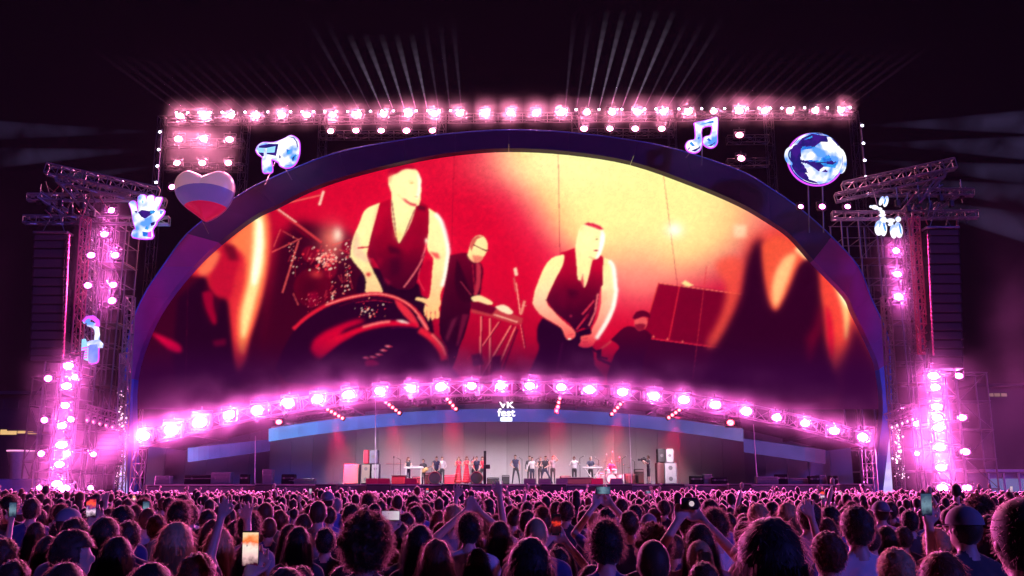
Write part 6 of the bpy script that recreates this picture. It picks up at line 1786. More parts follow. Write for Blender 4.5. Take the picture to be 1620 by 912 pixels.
    # low black bass cabinets along the stage edge
    for i, (x0, x1, lab) in enumerate(((579, 617, 'below the left speaker stack'), (698, 742, 'below the women in red'), (855, 896, 'below the lunging man'), (955, 1000, 'below the drum kit'), (1047, 1083, 'below the right speaker stack'),
                            (1154, 1190, 'left of the right wing pole'), (1330, 1368, 'at the right end of the stage'), (402, 432, 'at the foot of the left wing pole'), (498, 532, 'left of the plain grey cabinet'))):
        Y = 55.1
        a, b = at(x0, 779, Y), at(x1, 766.5, Y)
        e = empty('bass_cabinet', ((a.x + b.x) / 2, Y, 0), 'low black bass cabinet at the stage edge, ' + lab, 'speaker', 'bass cabinets along the stage edge')
        w = b.x - a.x
        MB().box((0, .35, b.z / 2), (w, .7, b.z), bev=.03).build('case', M_CAB, e)
        MB().box((0, -.015, b.z - .32), (w * .94, .03, .5)).build('grille', M_GRILLE, e)
        MB().box((0, .35, b.z + .012), (w * .98, .68, .02)).build('lid', mat('lid_pink', (.5, .4, .42), .5), e)
    # floor monitors (wedges)
    wed = MB().add([(-.35, 0, 0), (.35, 0, 0), (.35, .55, 0), (-.35, .55, 0), (-.35, .08, .34), (.35, .08, .34), (.35, .5, .12), (-.35, .5, .12)], [(0, 1, 5, 4), (2, 3, 7, 6), (4, 5, 6, 7), (0, 4, 7, 3), (1, 2, 6, 5), (0, 3, 2, 1)]).mesh('wedge', mat('wedge_grey', (.13, .11, .12), .6))
    wedr = MB().add([(v.co.x, v.co.y, v.co.z) for v in wed.vertices], [tuple(p.vertices) for p in wed.polygons]).mesh('wedge_red', mat('wedge_red', (.55, .03, .07), .5))
    for i, (px, r, lab) in enumerate(((588, 1, 'red floor monitor left of the red riser'), (607, 1, 'red floor monitor just left of the red riser'), (838, 0, 'grey floor monitor beside the striding man'), (862, 0, 'grey floor monitor below the lunging man'), (889, 0, 'grey floor monitor right of the lunging man'), (945, 1, 'red floor monitor left of the drum kit'), (975, 0, 'floor monitor before the drum kit'), (650, 1, 'red floor monitor under the keyboard'))):
        e = empty('floor_monitor', (SP(px, 56.6), 56.5, STAGE_Z), lab, 'speaker', 'floor monitors')
        link('case', wedr if r else wed, e)
        MB().box((0, .34, .235), (.5, .3, .012), Matrix.Rotation(-.48, 3, 'X')).build('grille', M_GRILLE, e)
    e = empty('stage_riser', (SP(630, 58.2), 58.2, STAGE_Z), 'small red fronted riser before the keyboard woman', 'riser')
    MB().box((0, .4, .26), (.85, .8, .5), bev=.02).build('box', mat('riser_red', (.62, .02, .05), .5), e)
    MB().box((0, .4, .53), (.9, .86, .03)).build('top', M_BLACK, e)
    e = empty('stage_riser', (SP(915, 58.0), 58.0, STAGE_Z), 'low dark red riser before the right keyboard', 'riser')
    MB().box((0, .5, .2), (1.9, 1.0, .4), bev=.02).build('box', mat('riser_dark', (.25, .03, .06), .5), e)
    MB().box((0, .5, .42), (2.0, 1.06, .03)).build('top', mat('riser_top', (.5, .3, .34), .5), e)
    e = empty('screen_post', (SP(767, 57.2), 57.2, 0), 'slim black post with a small box near the middle of the stage', 'post')
    MB().box((0, 0, 2.1), (.16, .16, 4.2)).build('post', M_BLACK, e); MB().box((.12, -.06, 3.25), (.42, .3, .26), bev=.03).build('box', M_BLACK, e); MB().box((0, -.09, 4.1), (.12, .03, .2)).build('cap', M_BLACK, e)
    # flight cases and gear boxes along the back and wings of the stage
    for i, (px, Y_, hh, lab) in enumerate(((633, 58.9, 1.5, 'left of the keyboard woman'), (683, 59.6, 1.4, 'behind the left floor drum'), (729, 58.8, 1.5, 'before the women in red'), (745, 58.9, 1.5, 'right of the women in red'), (826, 59.2, 1.55, 'right of the striding man'), (848, 58.7, 1.5, 'beside the shorter man in white'),
                                (868, 58.8, 1.5, 'beside the lunging man'), (918, 58.6, 1.6, 'right of the man holding his jacket'), (948, 59.2, 1.5, 'between the right keyboard and the drum kit'), (985, 59.5, 1.6, 'right of the drum kit'), (1005, 59.0, 1.4, 'right of the slender pole by the drum kit'))):
        e = empty('microphone_stand', (SP(px, Y_), Y_, STAGE_Z), 'thin microphone stand ' + lab, 'microphone stand', 'microphone stands on stage')
        MB().tube((0, 0, 0), (0, 0, hh), .018, 5).build('pole', M_BLACK, e)
        MB().tube((0, 0, hh), (.22 * (1 if i % 2 else -1), -.1, hh + .14), .014, 5).build('boom', M_BLACK, e)
        MB().ell((.24 * (1 if i % 2 else -1), -.11, hh + .15), (.035, .035, .06), 8, 6).build('microphone', mat('mic_grey', (.4, .38, .4), .4, .4), e)
        MB().tube((0, 0, 0), (0, 0, .03), .16, 10).build('base', M_BLACK, e)
    for i, (px, w, hh, lab) in enumerate(((660, .7, .5, 'under the left keyboard'), (678, .6, .75, 'behind the guitarist'), (713, .9, .6, 'left of the women in red'), (780, .8, .45, 'right of the slim black post'), (800, .5, .6, 'left of the striding man'), (895, .7, .55, 'left of the man holding his jacket'), (1000, .9, .7, 'at the foot of the right slender pole'), (1012, .6, 1.0, 'left of the camera operator'))):
        e = empty('amplifier', (SP(px, 61.2), 61.2, STAGE_Z), 'small dark amplifier standing ' + lab, 'amplifier', 'amplifiers at the back of the band')
        MB().box((0, .25, hh / 2), (w, .5, hh), bev=.03).build('case', M_CAB, e); MB().box((0, -.01, hh * .42), (w * .88, .02, hh * .7)).build('grille', M_GRILLE, e); MB().box((0, -.01, hh * .88), (w * .88, .02, hh * .12)).build('control_panel', M_ALU, e)
    rr = random.Random(21)
    spots = [(255, .9, .5), (318, 2.4, .55), (345, 1.2, .7), (383, .5, .6), (421, .6, .9), (452, .8, .6), (474, 1.6, .35), (1105, .8, .5), (1122, .5, .6), (1140, 1.0, .4), (1215, 1.3, .45), (1240, .7, .6), (1262, 1.8, .35), (1290, .6, .5), (1306, .5, .55), (1322, .5, .5)]
    for i, (px, w, hh) in enumerate(spots):
        side = 'left' if px < 800 else 'right'
        n = sum(1 for s_ in spots[:i] if (s_[0] < 800) == (px < 800))
        e = empty('flight_case', (SP(px, 56.9), 56.9 + rr.uniform(0, .6), STAGE_Z), '%s flight case from the left on the %s wing of the stage' % (ordinal(n), side), 'flight case', 'flight cases on the stage wings')
        MB().box((0, .3, hh / 2), (w, .6, hh), bev=.03).build('box', M_CAB if i % 2 else mat('case_grey', (.16, .15, .17), .5, .1), e)
        MB().box((0, -.012, hh * .62), (w * .98, .02, .03)).build('rail', M_ALU, e)
        for s_ in (-1, 1): MB().box((s_ * w * .3, -.02, hh * .62), (.1, .03, .1)).build('latch', M_ALU, e)
black_gear()
# ------------------------------------------------------------------ the crowd
SHIRTS = {'black': C_BLACK, 'dark blue': mat('shirt_darkblue', (.03, .04, .16), .85, 0, .15, 18, sheen=.5), 'grey': C_GREY, 'white': C_WHITE, 'blue': mat('shirt_blue', (.08, .12, .40), .85, 0, .15, 18, sheen=.5),
          'maroon': mat('shirt_maroon', (.18, .03, .05), .85, 0, .15, 18, sheen=.5), 'olive': mat('shirt_olive', (.12, .12, .06), .85, 0, .15, 18, sheen=.5), 'pink': mat('shirt_pink', (.55, .28, .34), .85, 0, .12, 18, sheen=.5)}
JEANS = mat('jeans', (.06, .07, .13), .85, 0, .2, 14)
BM = [M_SKIN, C_BLACK, JEANS, M_SHOE]
PRO = {}
def pro(name, **kw):
    me, hc, R = body('person_' + name, BM, **kw); PRO[name] = (me, hc, R)
pro('man', voxel=.017)
pro('woman', voxel=.017, female=True)
pro('man_long', voxel=.017, sleeve='long')
pro('man_look', voxel=.015, yaw=-1.1)
pro('woman_bare', voxel=.017, female=True, sleeve='none')
PH_R = ((-.24, .02, 1.14), (-.16, .20, 1.02)), ((.33, .12, 1.36), (.25, .30, 1.70))
pro('phone_side', voxel=.0095, arms=PH_R, fingers=True, curl=.9, female=True)
PH_H = ((-.30, .12, 1.52), (-.09, .30, 1.78)), ((.30, .12, 1.52), (.09, .30, 1.78))
pro('phone_high', voxel=.0095, arms=PH_H, fingers=True, curl=.9)
pro('arm_up', voxel=.0095, arms=(((-.25, -.02, 1.14), (-.24, .10, .95)), ((.30, .06, 1.66), (.26, .12, 1.93))), fingers=True, curl=.25, sleeve='short')
pro('clap', voxel=.0095, arms=(((-.36, .06, 1.62), (-.06, .12, 1.88)), ((.36, .06, 1.62), (.06, .12, 1.88))), fingers=True, curl=.1, sleeve='none', female=True)
HEADW = {'short': .178, 'textured': .190, 'buzz': .164, 'curly': .262, 'long': .205, 'longwavy': .225, 'bun': .172, 'ponytail': .172, 'cap': .185, 'capback': .185}
TOPZ = {'short': 1.77, 'textured': 1.785, 'buzz': 1.758, 'curly': 1.81, 'long': 1.775, 'longwavy': 1.78, 'bun': 1.79, 'ponytail': 1.763, 'cap': 1.77, 'capback': 1.77}
CROWD = []
G_C = 'people standing in the crowd'
def place(px, topy, d, kind, hcol, shirt, proto, label, rz=0.0, s=None, mirror=False, group=G_C, lean=0.0):
    p = at(px, topy, d)
    if s is None:
        s = p.z / TOPZ[kind]
        if not .84 <= s <= 1.12:
            s = min(1.12, max(.84, s))
            den = (topy - HOR)
            if den > 6:
                d = min(25, max(2.2, (CAMZ - TOPZ[kind] * s) * FPX / den)); p = at(px, topy, d)
    me, hc, R = PRO[proto]
    o = link('person', me, None, (p.x, d, 0), (0, 0, rz), (-s if mirror else s, s, s))
    set_slot(o, 1, SHIRTS[shirt])
    tag(o, label, 'person', group)
    if kind in ('cap', 'capback'):
        wear_hair(o, 'buzz', hcol, hc, R)
        link('cap', CAPM if kind == 'cap' else CAPB, o, hc, R.to_euler())
    else: wear_hair(o, kind, hcol, hc, R)
    CROWD.append((p.x, d, px, proj((p.x, d, TOPZ[kind] * s))[1], o))
    return o, s, d

# people one can single out: px, top of head, head width in px, hair, colour, shirt, body, turn, label
NEAR = [
 (118, 838, 54, 'short', 'brown', 'black', 'man_look', 0, 'man with cropped hair looking right, bluish cheek, lower left of the crowd'),
 (187, 849, 50, 'long', 'black', 'black', 'woman', .1, 'woman with long dark hair and a shiny clip, lower left'),
 (280, 826, 56, 'long', 'blond', 'black', 'woman', -.1, 'woman with pale blond long hair lit blue, lower left'),
 (348, 836, 46, 'long', 'blond', 'grey', 'woman', .15, 'woman with straight fair hair right of the pale blond woman'),
 (314, 875, 58, 'short', 'auburn', 'black', 'man', 0, 'reddish round head in front of the two fair haired women'),
 (104, 890, 72, 'long', 'brown', 'black', 'woman', .1, 'brown haired head cut by the bottom edge, lower left'),
 (240, 890, 76, 'long', 'black', 'black', 'woman', -.1, 'dark long hair with clips cut by the bottom edge, lower left'),
 (8, 852, 42, 'short', 'auburn', 'blue', 'man', 0, 'man in a blue shirt cut by the left edge'),
 (24, 886, 52, 'short', 'brown', 'black', 'man', .2, 'dark round head in the bottom left corner'),
 (195, 800, 33, 'short', 'black', 'dark blue', 'man', -.2, 'dark haired man with glasses left of the two fair women'),
 (214, 799, 30, 'long', 'auburn', 'maroon', 'woman', .2, 'long haired woman close beside the man with glasses'),
 (109, 803, 34, 'cap', 'brown', 'grey', 'man', -.5, 'person in a grey peaked cap, left part of the crowd'),
 (120, 819, 40, 'short', 'brown', 'black', 'man', 0, 'short haired head directly below the grey cap'),
 (58, 826, 30, 'long', 'brown', 'black', 'woman', 0, 'long dark haired person at the far left, mid rows'),
 (64, 806, 24, 'long', 'brown', 'pink', 'woman', 0, 'fair cheeked long haired person at the far left, farther rows'),
 (78, 847, 46, 'longwavy', 'brown', 'black', 'woman', 0, 'woman with wide loose hair left of the man looking right'),
 (232, 821, 20, 'short', 'brown', 'black', 'man', 0, 'small round head left of the pale blond woman'),
 (273, 807, 22, 'short', 'brown', 'black', 'man', 0, 'short haired head just above the pale blond woman'),
 (299, 817, 20, 'bun', 'brown', 'black', 'woman', 0, 'small head peeping above between the fair haired women'),
 (320, 834, 28, 'short', 'brown', 'black', 'man', 0, 'dark head between the two fair haired women'),
 (330, 806, 26, 'short', 'brown', 'dark blue', 'man', 0, 'dark wide head behind the straight fair hair'),
 (364, 804, 22, 'ponytail', 'brown', 'black', 'woman', 0, 'small rimlit head right above the straight fair hair'),
 (290, 782, 20, 'short', 'black', 'black', 'man', 0, 'tall dark haired man rising over the left rows'),
 (268, 787, 18, 'short', 'brown', 'black', 'man', 0, 'round dark head left of the tall man in the left rows'),
 (374, 823, 34, 'long', 'brown', 'black', 'woman', 0, 'long dark hair left of the big bright phone'),
 (581, 811, 78, 'curly', 'brown', 'black', 'man', 0, 'man with a big round mop of curly hair, left of centre'),
 (473, 833, 40, 'long', 'black', 'black', 'woman', .1, 'woman with long dark hair left of the curly man'),
 (516, 835, 33, 'short', 'black', 'black', 'man', 0, 'wide dark head touching the curly man at his left'),
 (443, 807, 28, 'long', 'auburn', 'maroon', 'woman', -.1, 'auburn long haired woman left of the man with cropped hair'),
 (425, 812, 26, 'long', 'brown', 'black', 'woman', .1, 'brown haired woman at the left of the auburn woman'),
 (504, 792, 26, 'buzz', 'brown', 'grey', 'man', 0, 'man with cropped hair and bare neck, left of centre'),
 (519, 777, 20, 'capback', 'brown', 'blue', 'man', .2, 'tall man in a blue shirt with a shoulder strap and pale cap'),
 (533, 788, 16, 'short', 'grey', 'black', 'man', 0, 'grey haired head right of the tall man with a strap'),
 (558, 797, 30, 'short', 'brown', 'black', 'man', 0, 'round dark head behind the curly man'),
 (583, 780, 20, 'textured', 'black', 'black', 'man', 0, 'tall dark head above the curly man'),
 (603, 792, 17, 'short', 'brown', 'black', 'man', 0, 'small rimlit head right above the curly man'),
 (629, 783, 17, 'buzz', 'brown', 'blue', 'man', .3, 'man with cropped hair above the landscape phone'),
 (654, 783, 22, 'short', 'black', 'blue', 'man', 0, 'dark haired man in blue right of the cropped head'),
 (670, 810, 25, 'long', 'black', 'black', 'woman', 0, 'woman with smooth long hair right of the landscape phone'),
 (718, 798, 30, 'short', 'blond', 'grey', 'man', 0, 'round fair haired head below the clapping arms'),
 (742, 811, 38, 'textured', 'black', 'white', 'man', 0, 'man with tousled dark hair under the clapping hands'),
 (699, 826, 34, 'long', 'brown', 'black', 'woman', -.1, 'woman with long hair and a bright outline left of the tousled man'),
 (691, 852, 58, 'longwavy', 'auburn', 'black', 'woman', 0, 'woman with wild frizzy auburn hair at the bottom centre'),
 (756, 867, 42, 'long', 'black', 'black', 'woman', 0, 'woman with smooth dark hair at the bottom centre'),
 (790, 824, 40, 'long', 'brown', 'black', 'woman', 0, 'woman with long dark hair left of the big dark head at centre'),
 (478, 888, 40, 'short', 'brown', 'black', 'man', 0, 'dark round head at the bottom below the long dark hair'),
 (542, 888, 36, 'long', 'brown', 'black', 'woman', 0, 'long haired head at the bottom left of the curly man'),
 (838, 850, 74, 'long', 'black', 'black', 'woman', 0, 'big dark long haired head at the bottom centre'),
 (889, 855, 40, 'long', 'brown', 'black', 'woman', -.1, 'long haired woman at the bottom right of the big dark head'),
 (958, 822, 54, 'textured', 'black', 'dark blue', 'man', 0, 'man with thick tousled hair and visible ears, right of centre'),
 (1034, 830, 58, 'curly', 'brown', 'black', 'man', 0, 'person with fluffy hair behind the smooth round head'),
 (1033, 854, 52, 'buzz', 'brown', 'black', 'man', 0, 'smooth round cropped head before the fluffy hair'),
 (1106, 855, 42, 'ponytail', 'blond', 'black', 'woman', .1, 'woman with tied blond hair and bluish light, right of centre'),
 (1113, 889, 50, 'short', 'brown', 'black', 'man', 0, 'round head at the bottom below the tied blond hair'),
 (1123, 790, 27, 'short', 'black', 'blue', 'man', 0, 'tall man in a blue printed shirt, right of centre'),
 (1175, 801, 30, 'curly', 'brown', 'black', 'man', 0, 'bushy head right of the tall man in the printed shirt'),
 (1178, 818, 28, 'long', 'brown', 'black', 'woman', 0, 'long haired head below the bushy head'),
 (995, 808, 30, 'short', 'brown', 'dark blue', 'man', -.2, 'round head right of the thick tousled hair'),
 (1026, 812, 26, 'capback', 'blond', 'black', 'woman', 0, 'person in a pale bandana cap above the fluffy hair'),
 (848, 819, 36, 'buzz', 'blond', 'dark blue', 'man', 0, 'pale cropped head above the big dark head at centre'),
 (858, 800, 30, 'bun', 'auburn', 'black', 'woman', 0, 'woman with a glowing red bun above the pale cropped head'),
 (924, 807, 23, 'short', 'brown', 'dark blue', 'man', 0, 'man with narrow head left of the thick tousled hair'),
 (880, 793, 21, 'short', 'brown', 'black', 'man', 0, 'short haired head right of the red bun'),
 (950, 782, 18, 'short', 'black', 'blue', 'man', 0, 'man in blue below the phone held sideways'),
 (968, 796, 18, 'longwavy', 'brown', 'black', 'woman', 0, 'messy dark head right of the man in blue'),
 (1050, 791, 19, 'short', 'brown', 'dark blue', 'man', -.5, 'man turned slightly right above the bandana cap'),
 (1020, 797, 20, 'short', 'brown', 'black', 'man', 0, 'round dark head above the bandana cap'),
 (1044, 808, 18, 'short', 'brown', 'black', 'man', 0, 'small round head right of the bandana cap'),
 (1070, 799, 17, 'long', 'brown', 'black', 'woman', 0, 'long haired head left of the raised black camera'),
 (1104, 818, 24, 'long', 'black', 'black', 'woman', 0, 'dark long haired head left of the printed shirt'),
 (1216, 818, 105, 'long', 'black', 'black', 'man_long', 0, 'huge near black head and shoulders at the lower right'),
 (1309, 841, 50, 'short', 'auburn', 'black', 'man', .3, 'reddish short haired head right of the huge dark head'),
 (1354, 800, 46, 'short', 'brown', 'white', 'man', .1, 'man in a white t shirt with a dark strap, right side'),
 (1416, 867, 56, 'short', 'blond', 'black', 'man', 0, 'fair short haired head at the bottom right'),
 (1401, 832, 36, 'long', 'brown', 'grey', 'woman', 0, 'long haired woman right of the man in the white shirt'),
 (1428, 833, 28, 'short', 'brown', 'dark blue', 'man', .2, 'dark short haired head behind the fair head at right'),
 (1319, 808, 25, 'short', 'brown', 'black', 'man', .1, 'dark head just left of the man in the white shirt'),
 (1245, 795, 32, 'long', 'blond', 'pink', 'woman', -.7, 'blond woman in profile above the huge dark head'),
 (1272, 797, 20, 'textured', 'black', 'blue', 'man', 0, 'dark haired person right of the blond woman in profile'),
 (1397, 811, 22, 'bun', 'brown', 'black', 'woman', 0, 'small head above the long haired woman at right'),
 (1438, 807, 26, 'short', 'black', 'black', 'man', 0, 'round dark head left of the tall bright phone'),
 (1488, 872, 74, 'long', 'auburn', 'black', 'woman', 0, 'auburn long haired head cut by the bottom edge at right'),
 (1540, 862, 50, 'long', 'brown', 'maroon', 'woman', 0, 'long haired person in maroon near the right bottom corner'),
 (1524, 799, 48, 'cap', 'brown', 'black', 'man', .4, 'person in a dark brimmed cap near the right edge'),
 (1614, 788, 82, 'ponytail', 'black', 'black', 'man_long', 0, 'very near black head cut by the right edge'),
 (1480, 835, 40, 'short', 'blond', 'blue', 'man', 0, 'fair haired head lit blue under the tall phone'),
 (1508, 800, 22, 'short', 'brown', 'black', 'man', 0, 'round head left of the dark brimmed cap'),
 (1350, 880, 40, 'short', 'brown', 'black', 'man', 0, 'small dark head at the bottom below the white shirt'),
 (620, 868, 40, 'long', 'brown', 'black', 'woman', 0, 'dark hair just right of the curly man at the bottom'),
 (935, 886, 46, 'long', 'brown', 'dark blue', 'woman', 0, 'dark haired head at the bottom left of the smooth round head'),
]
for px, ty, hw, kd, hcx, shx, pr, rz, lab in NEAR:
    place(px, ty, FPX * HEADW[kd] / hw, kd, hcx, shx, pr, lab, rz)

# phones and raised arms -------------------------------------------------------
def phone(p, w, h, label, screen, rz=0.0, land=False, tilt=.12):
    r = empty('smartphone', p, label, 'smartphone', 'phones held up in the crowd')
    r.rotation_euler = (tilt, math.pi / 2 if land else 0, rz)
    MB().box((0, 0, 0), (w, .009, h), bev=.004).build('case', M_BLACK, r)
    MB().box((0, -.0056, 0), (w * .92, .002, h * .92)).build('display', screen, r)
    MB().box((w * .3, .0055, h * .40), (.018, .003, .018)).build('camera', M_GREYCAB, r)
def scr(name, cols, k):
    m = bpy.data.materials.new(name); m.use_nodes = True
    nt = m.node_tree; nt.nodes.clear()
    o = nt.nodes.new('ShaderNodeOutputMaterial'); e = nt.nodes.new('ShaderNodeEmission'); e.inputs[1].default_value = k
    tc = nt.nodes.new('ShaderNodeTexCoord'); no = nt.nodes.new('ShaderNodeTexNoise'); no.inputs['Scale'].default_value = 28; no.inputs['Detail'].default_value = 3
    sp = nt.nodes.new('ShaderNodeSeparateXYZ'); nt.links.new(tc.outputs['Object'], sp.inputs[0]); nt.links.new(tc.outputs['Object'], no.inputs['Vector'])
    mr = nt.nodes.new('ShaderNodeMapRange'); mr.inputs['From Min'].default_value = -.075; mr.inputs['From Max'].default_value = .075
    nt.links.new(sp.outputs[2], mr.inputs['Value'])
    ad = nt.nodes.new('ShaderNodeMath'); ad.operation = 'MULTIPLY_ADD'; ad.inputs[1].default_value = .55; ad.inputs[2].default_value = -.27
    nt.links.new(no.outputs['Fac'], ad.inputs[0])
    a2 = nt.nodes.new('ShaderNodeMath'); nt.links.new(ad.outputs[0], a2.inputs[0]); nt.links.new(mr.outputs[0], a2.inputs[1])
    cr = nt.nodes.new('ShaderNodeValToRGB'); nt.links.new(a2.outputs[0], cr.inputs[0])
    for i, (p_, c_) in enumerate(cols):
        el = cr.color_ramp.elements[i] if i < 2 else cr.color_ramp.elements.new(p_)
        el.position = p_; el.color = (*s2l(c_), 1)
    nt.links.new(cr.outputs[0], e.inputs[0]); nt.links.new(e.outputs[0], o.inputs[0])
    return m
SC_STAGE = scr('phone_stage_view', [(.1, (30, 8, 30)), (.9, (50, 5, 40)), (.35, (240, 200, 230)), (.5, (90, 30, 120)), (.68, (255, 90, 60)), (.8, (235, 60, 70))], 1.2)
SC_ORANGE = scr('phone_orange_view', [(.05, (60, 10, 40)), (.95, (255, 215, 170)), (.3, (250, 200, 200)), (.55, (255, 240, 225)), (.72, (255, 120, 60)), (.84, (255, 170, 110))], 1.0)
SC_PALE = scr('phone_pale_view', [(.1, (180, 150, 190)), (.9, (240, 225, 240)), (.5, (225, 190, 215))], .75)
SC_DARK = scr('phone_dark_view', [(.1, (20, 8, 20)), (.9, (16, 6, 16)), (.45, (60, 10, 30)), (.58, (225, 50, 40)), (.7, (70, 10, 30))], 1.1)
SC_BLUE = scr('phone_blue_view', [(.1, (30, 30, 60)), (.9, (60, 80, 110)), (.5, (120, 150, 170))], .9)

def held(px, py, hpx, lab_phone, lab_person, scrm, proto='phone_side', land=False, shirt='black', hair='long', hcol='brown', mirror=False, ph=.155):
    """a person whose raised hand holds a phone at pixel (px, py); hpx = its length in pixels"""
    d = FPX * ph / hpx
    p = at(px, py, d)
    hx, hy, hz = (.25, .315, 1.80) if proto == 'phone_side' else (0, .315, 1.90)
    s = min(1.12, max(.84, p.z / hz))
    if mirror: hx = -hx
    me, hc, R = PRO[proto]
    o = link('person', me, None, (p.x - hx * s, d - hy * s, 0), (0, 0, 0), (-s if mirror else s, s, s))
    set_slot(o, 1, SHIRTS[shirt]); tag(o, lab_person, 'person', 'people holding up phones'); wear_hair(o, hair, hcol, hc, R)
    CROWD.append((p.x - hx * s, d - hy * s, px, proj((p.x - hx * s, d - hy * s, 1.77 * s))[1], o))
    phone((p.x, d, hz * s + .03), ph * .48, ph, lab_phone, scrm, 0, land)
held(20, 812, 24, 'dim phone held up at the far left of the crowd', 'person holding up the dim phone at the far left', SC_BLUE, shirt='pink')
held(144, 810, 33, 'bright upright phone filming the stage, left part of the crowd', 'person whose raised arm holds the bright upright phone at left', SC_STAGE, mirror=True)
held(231, 809, 22, 'dim bluish phone held up near the arch foot', 'person in blue holding up the dim bluish phone', SC_BLUE, 'phone_high', shirt='blue', hair='short')
held(396, 880, 54, 'large bright orange phone screen at the lower left', 'person at the lower left holding the large bright orange phone', SC_ORANGE, mirror=True)
held(618, 822, 30, 'pale phone held sideways right of the curly man', 'person whose raised arm holds the pale sideways phone', SC_PALE, land=True, mirror=True)
held(954, 781, 24, 'pale phone held sideways above the crowd, right of centre', 'tall person holding the pale sideways phone right of centre', SC_BLUE, 'phone_high', True, 'blue', 'short', 'black')
held(880, 837, 32, 'dark phone with a red picture between two heads at centre', 'person holding the dark phone with a red picture', SC_DARK, 'phone_high', hair='short', hcol='black')
held(914, 786, 10, 'tiny bright phone in the far rows near centre', 'person holding the tiny bright phone near centre', SC_PALE, mirror=True)
held(1301, 786, 14, 'small pinkish phone held up below the right wing', 'person holding the small pinkish phone below the right wing', SC_STAGE, mirror=True)
held(1329, 786, 10, 'tiny white phone held up below the right wing', 'person holding the tiny white phone below the right wing', SC_PALE)
held(1466, 806, 36, 'tall bright phone below the right lamp tower', 'person holding the tall bright phone below the right tower', SC_BLUE, mirror=True, shirt='dark blue')
held(491, 779, 8, 'tiny white phone in the far rows left of the grey cabinet', 'person holding the tiny white phone left of the grey cabinet', SC_PALE)
held(676, 778, 9, 'tiny phone in the far rows below the guitarist', 'person holding the tiny phone below the guitarist', SC_STAGE)
held(1025, 781, 9, 'tiny purple lit phone in the far rows below the right stack', 'person holding the tiny purple lit phone', SC_BLUE, land=True)
held(1600, 776, 9, 'tiny phone glow at the far right edge', 'person holding the tiny phone at the right edge', SC_PALE)
held(212, 791, 9, 'tiny orange phone in the rows below the left arch foot', 'person holding the tiny orange phone below the arch foot', SC_ORANGE)

# a raised black camera
d = 6.4
pc = at(1091, 797, d)
cmr = empty('compact_camera', pc, 'black camera with a lit lens held high right of centre', 'camera')
MB().box((0, 0, 0), (.12, .06, .08), bev=.012).build('camera_body', M_BLACK, cmr)
MB().tube((0, -.03, 0), (0, -.07, 0), .026, 12).build('viewfinder', M_BLACK, cmr)
MB().tube((0, -.071, 0), (0, -.073, 0), .018, 12).build('eyepiece', emat('eyepiece', (.8, .6, .7), .8), cmr)
me, hc, R = PRO['phone_high']; s_ = pc.z / 1.90
o = link('person', me, None, (pc.x, d - .315 * s_, 0), (0, 0, 0), (s_, s_, s_)); set_slot(o, 1, SHIRTS['pink'])
tag(o, 'person with both arms raised holding the black camera', 'person', 'people holding up phones'); wear_hair(o, 'long', 'brown', hc, R)
CROWD.append((pc.x, d - .3, 1091, 800, o))

def arms_up(px, py, d, proto, lab, hair, hcol, shirt, mirror=False, hz=2.06, hx=.26):
    p = at(px, py, d)
    s = min(1.14, max(.84, p.z / hz))
    hx = 0 if proto == 'clap' else (-hx if mirror else hx)
    me, hc, R = PRO[proto]
    o = link('person', me, None, (p.x - hx * s, d, 0), (0, 0, 0), (-s if mirror else s, s, s)); set_slot(o, 1, SHIRTS[shirt])
    tag(o, lab, 'person', 'people with raised arms'); wear_hair(o, hair, hcol, hc, R)
    CROWD.append((p.x - hx * s, d, px, py, o))
arms_up(747, 776, 7.6, 'clap', 'woman clapping with bare arms high over her head near centre', 'long', 'brown', 'blue')
arms_up(790, 764, 9.5, 'arm_up', 'person in blue stretching one open hand above the crowd at centre', 'short', 'brown', 'blue')
arms_up(721, 770, 10.5, 'arm_up', 'person raising a thin bare arm below the women in red', 'long', 'brown', 'black', True)
arms_up(343, 792, 6.2, 'arm_up', 'person raising a bare arm above the straight fair hair', 'long', 'auburn', 'maroon', True)
arms_up(386, 800, 6.6, 'arm_up', 'person in blue raising a hand left of the brown haired woman', 'short', 'brown', 'blue')
arms_up(1290, 795, 6.8, 'arm_up', 'person in blue raising an arm left of the small pinkish phone', 'short', 'black', 'blue')
arms_up(163, 781, 12, 'arm_up', 'person raising an arm in the far rows below the left tower', 'short', 'brown', 'black')

# fill the rows behind -----------------------------------------------------------------
rr = random.Random(12)
cand = []
dd = 5.6
while dd < 24:
    step = .60
    n = int((dd * 1.16 + 1.0) / step)
    for i in range(n + 1):
        x = -(dd * .58 + .5) + i * step + rr.uniform(-.17, .17)
        cand.append((x, dd + rr.uniform(-.22, .22)))
    dd += .62
FARSPOT = []
COLS = [(0, 95, 'at the left edge'), (95, 185, 'below the left lamp tower'), (185, 245, 'below the left arch foot'), (245, 335, 'below the left wing strip'), (335, 430, 'below the left wing pole'), (430, 545, 'left of the grey cabinet'),
        (545, 615, 'below the left speaker stack'), (615, 690, 'below the keyboard woman'), (690, 780, 'below the women in red'), (780, 850, 'below the white sign'), (850, 905, 'below the lunging man'), (905, 1005, 'below the drum kit'), (1005, 1090, 'below the right speaker stack'),
        (1090, 1180, 'left of the right wing'), (1180, 1290, 'below the right wing pole'), (1290, 1375, 'below the right end column'), (1375, 1450, 'below the right arch foot'), (1450, 1540, 'below the right lamp tower'), (1540, 1640, 'at the right edge')]
auto = []
budget = 300 - len([1 for c in CROWD]) - 2
for x, d in cand:
    if any((x - c[0]) ** 2 + (d - c[1]) ** 2 < .46 ** 2 for c in CROWD): continue
    # do not stand right before someone singled out
    px = CX + FPX * x / d
    bad = False
    for c in CROWD:
        if c[1] > d and abs(px - c[2]) < 16 * 6 / d + 4 and c[1] - d < 2.5: bad = True; break
    if bad and d < 8.5: continue
    if len(auto) < budget: auto.append((x, d))
    else: FARSPOT.append((x, d))
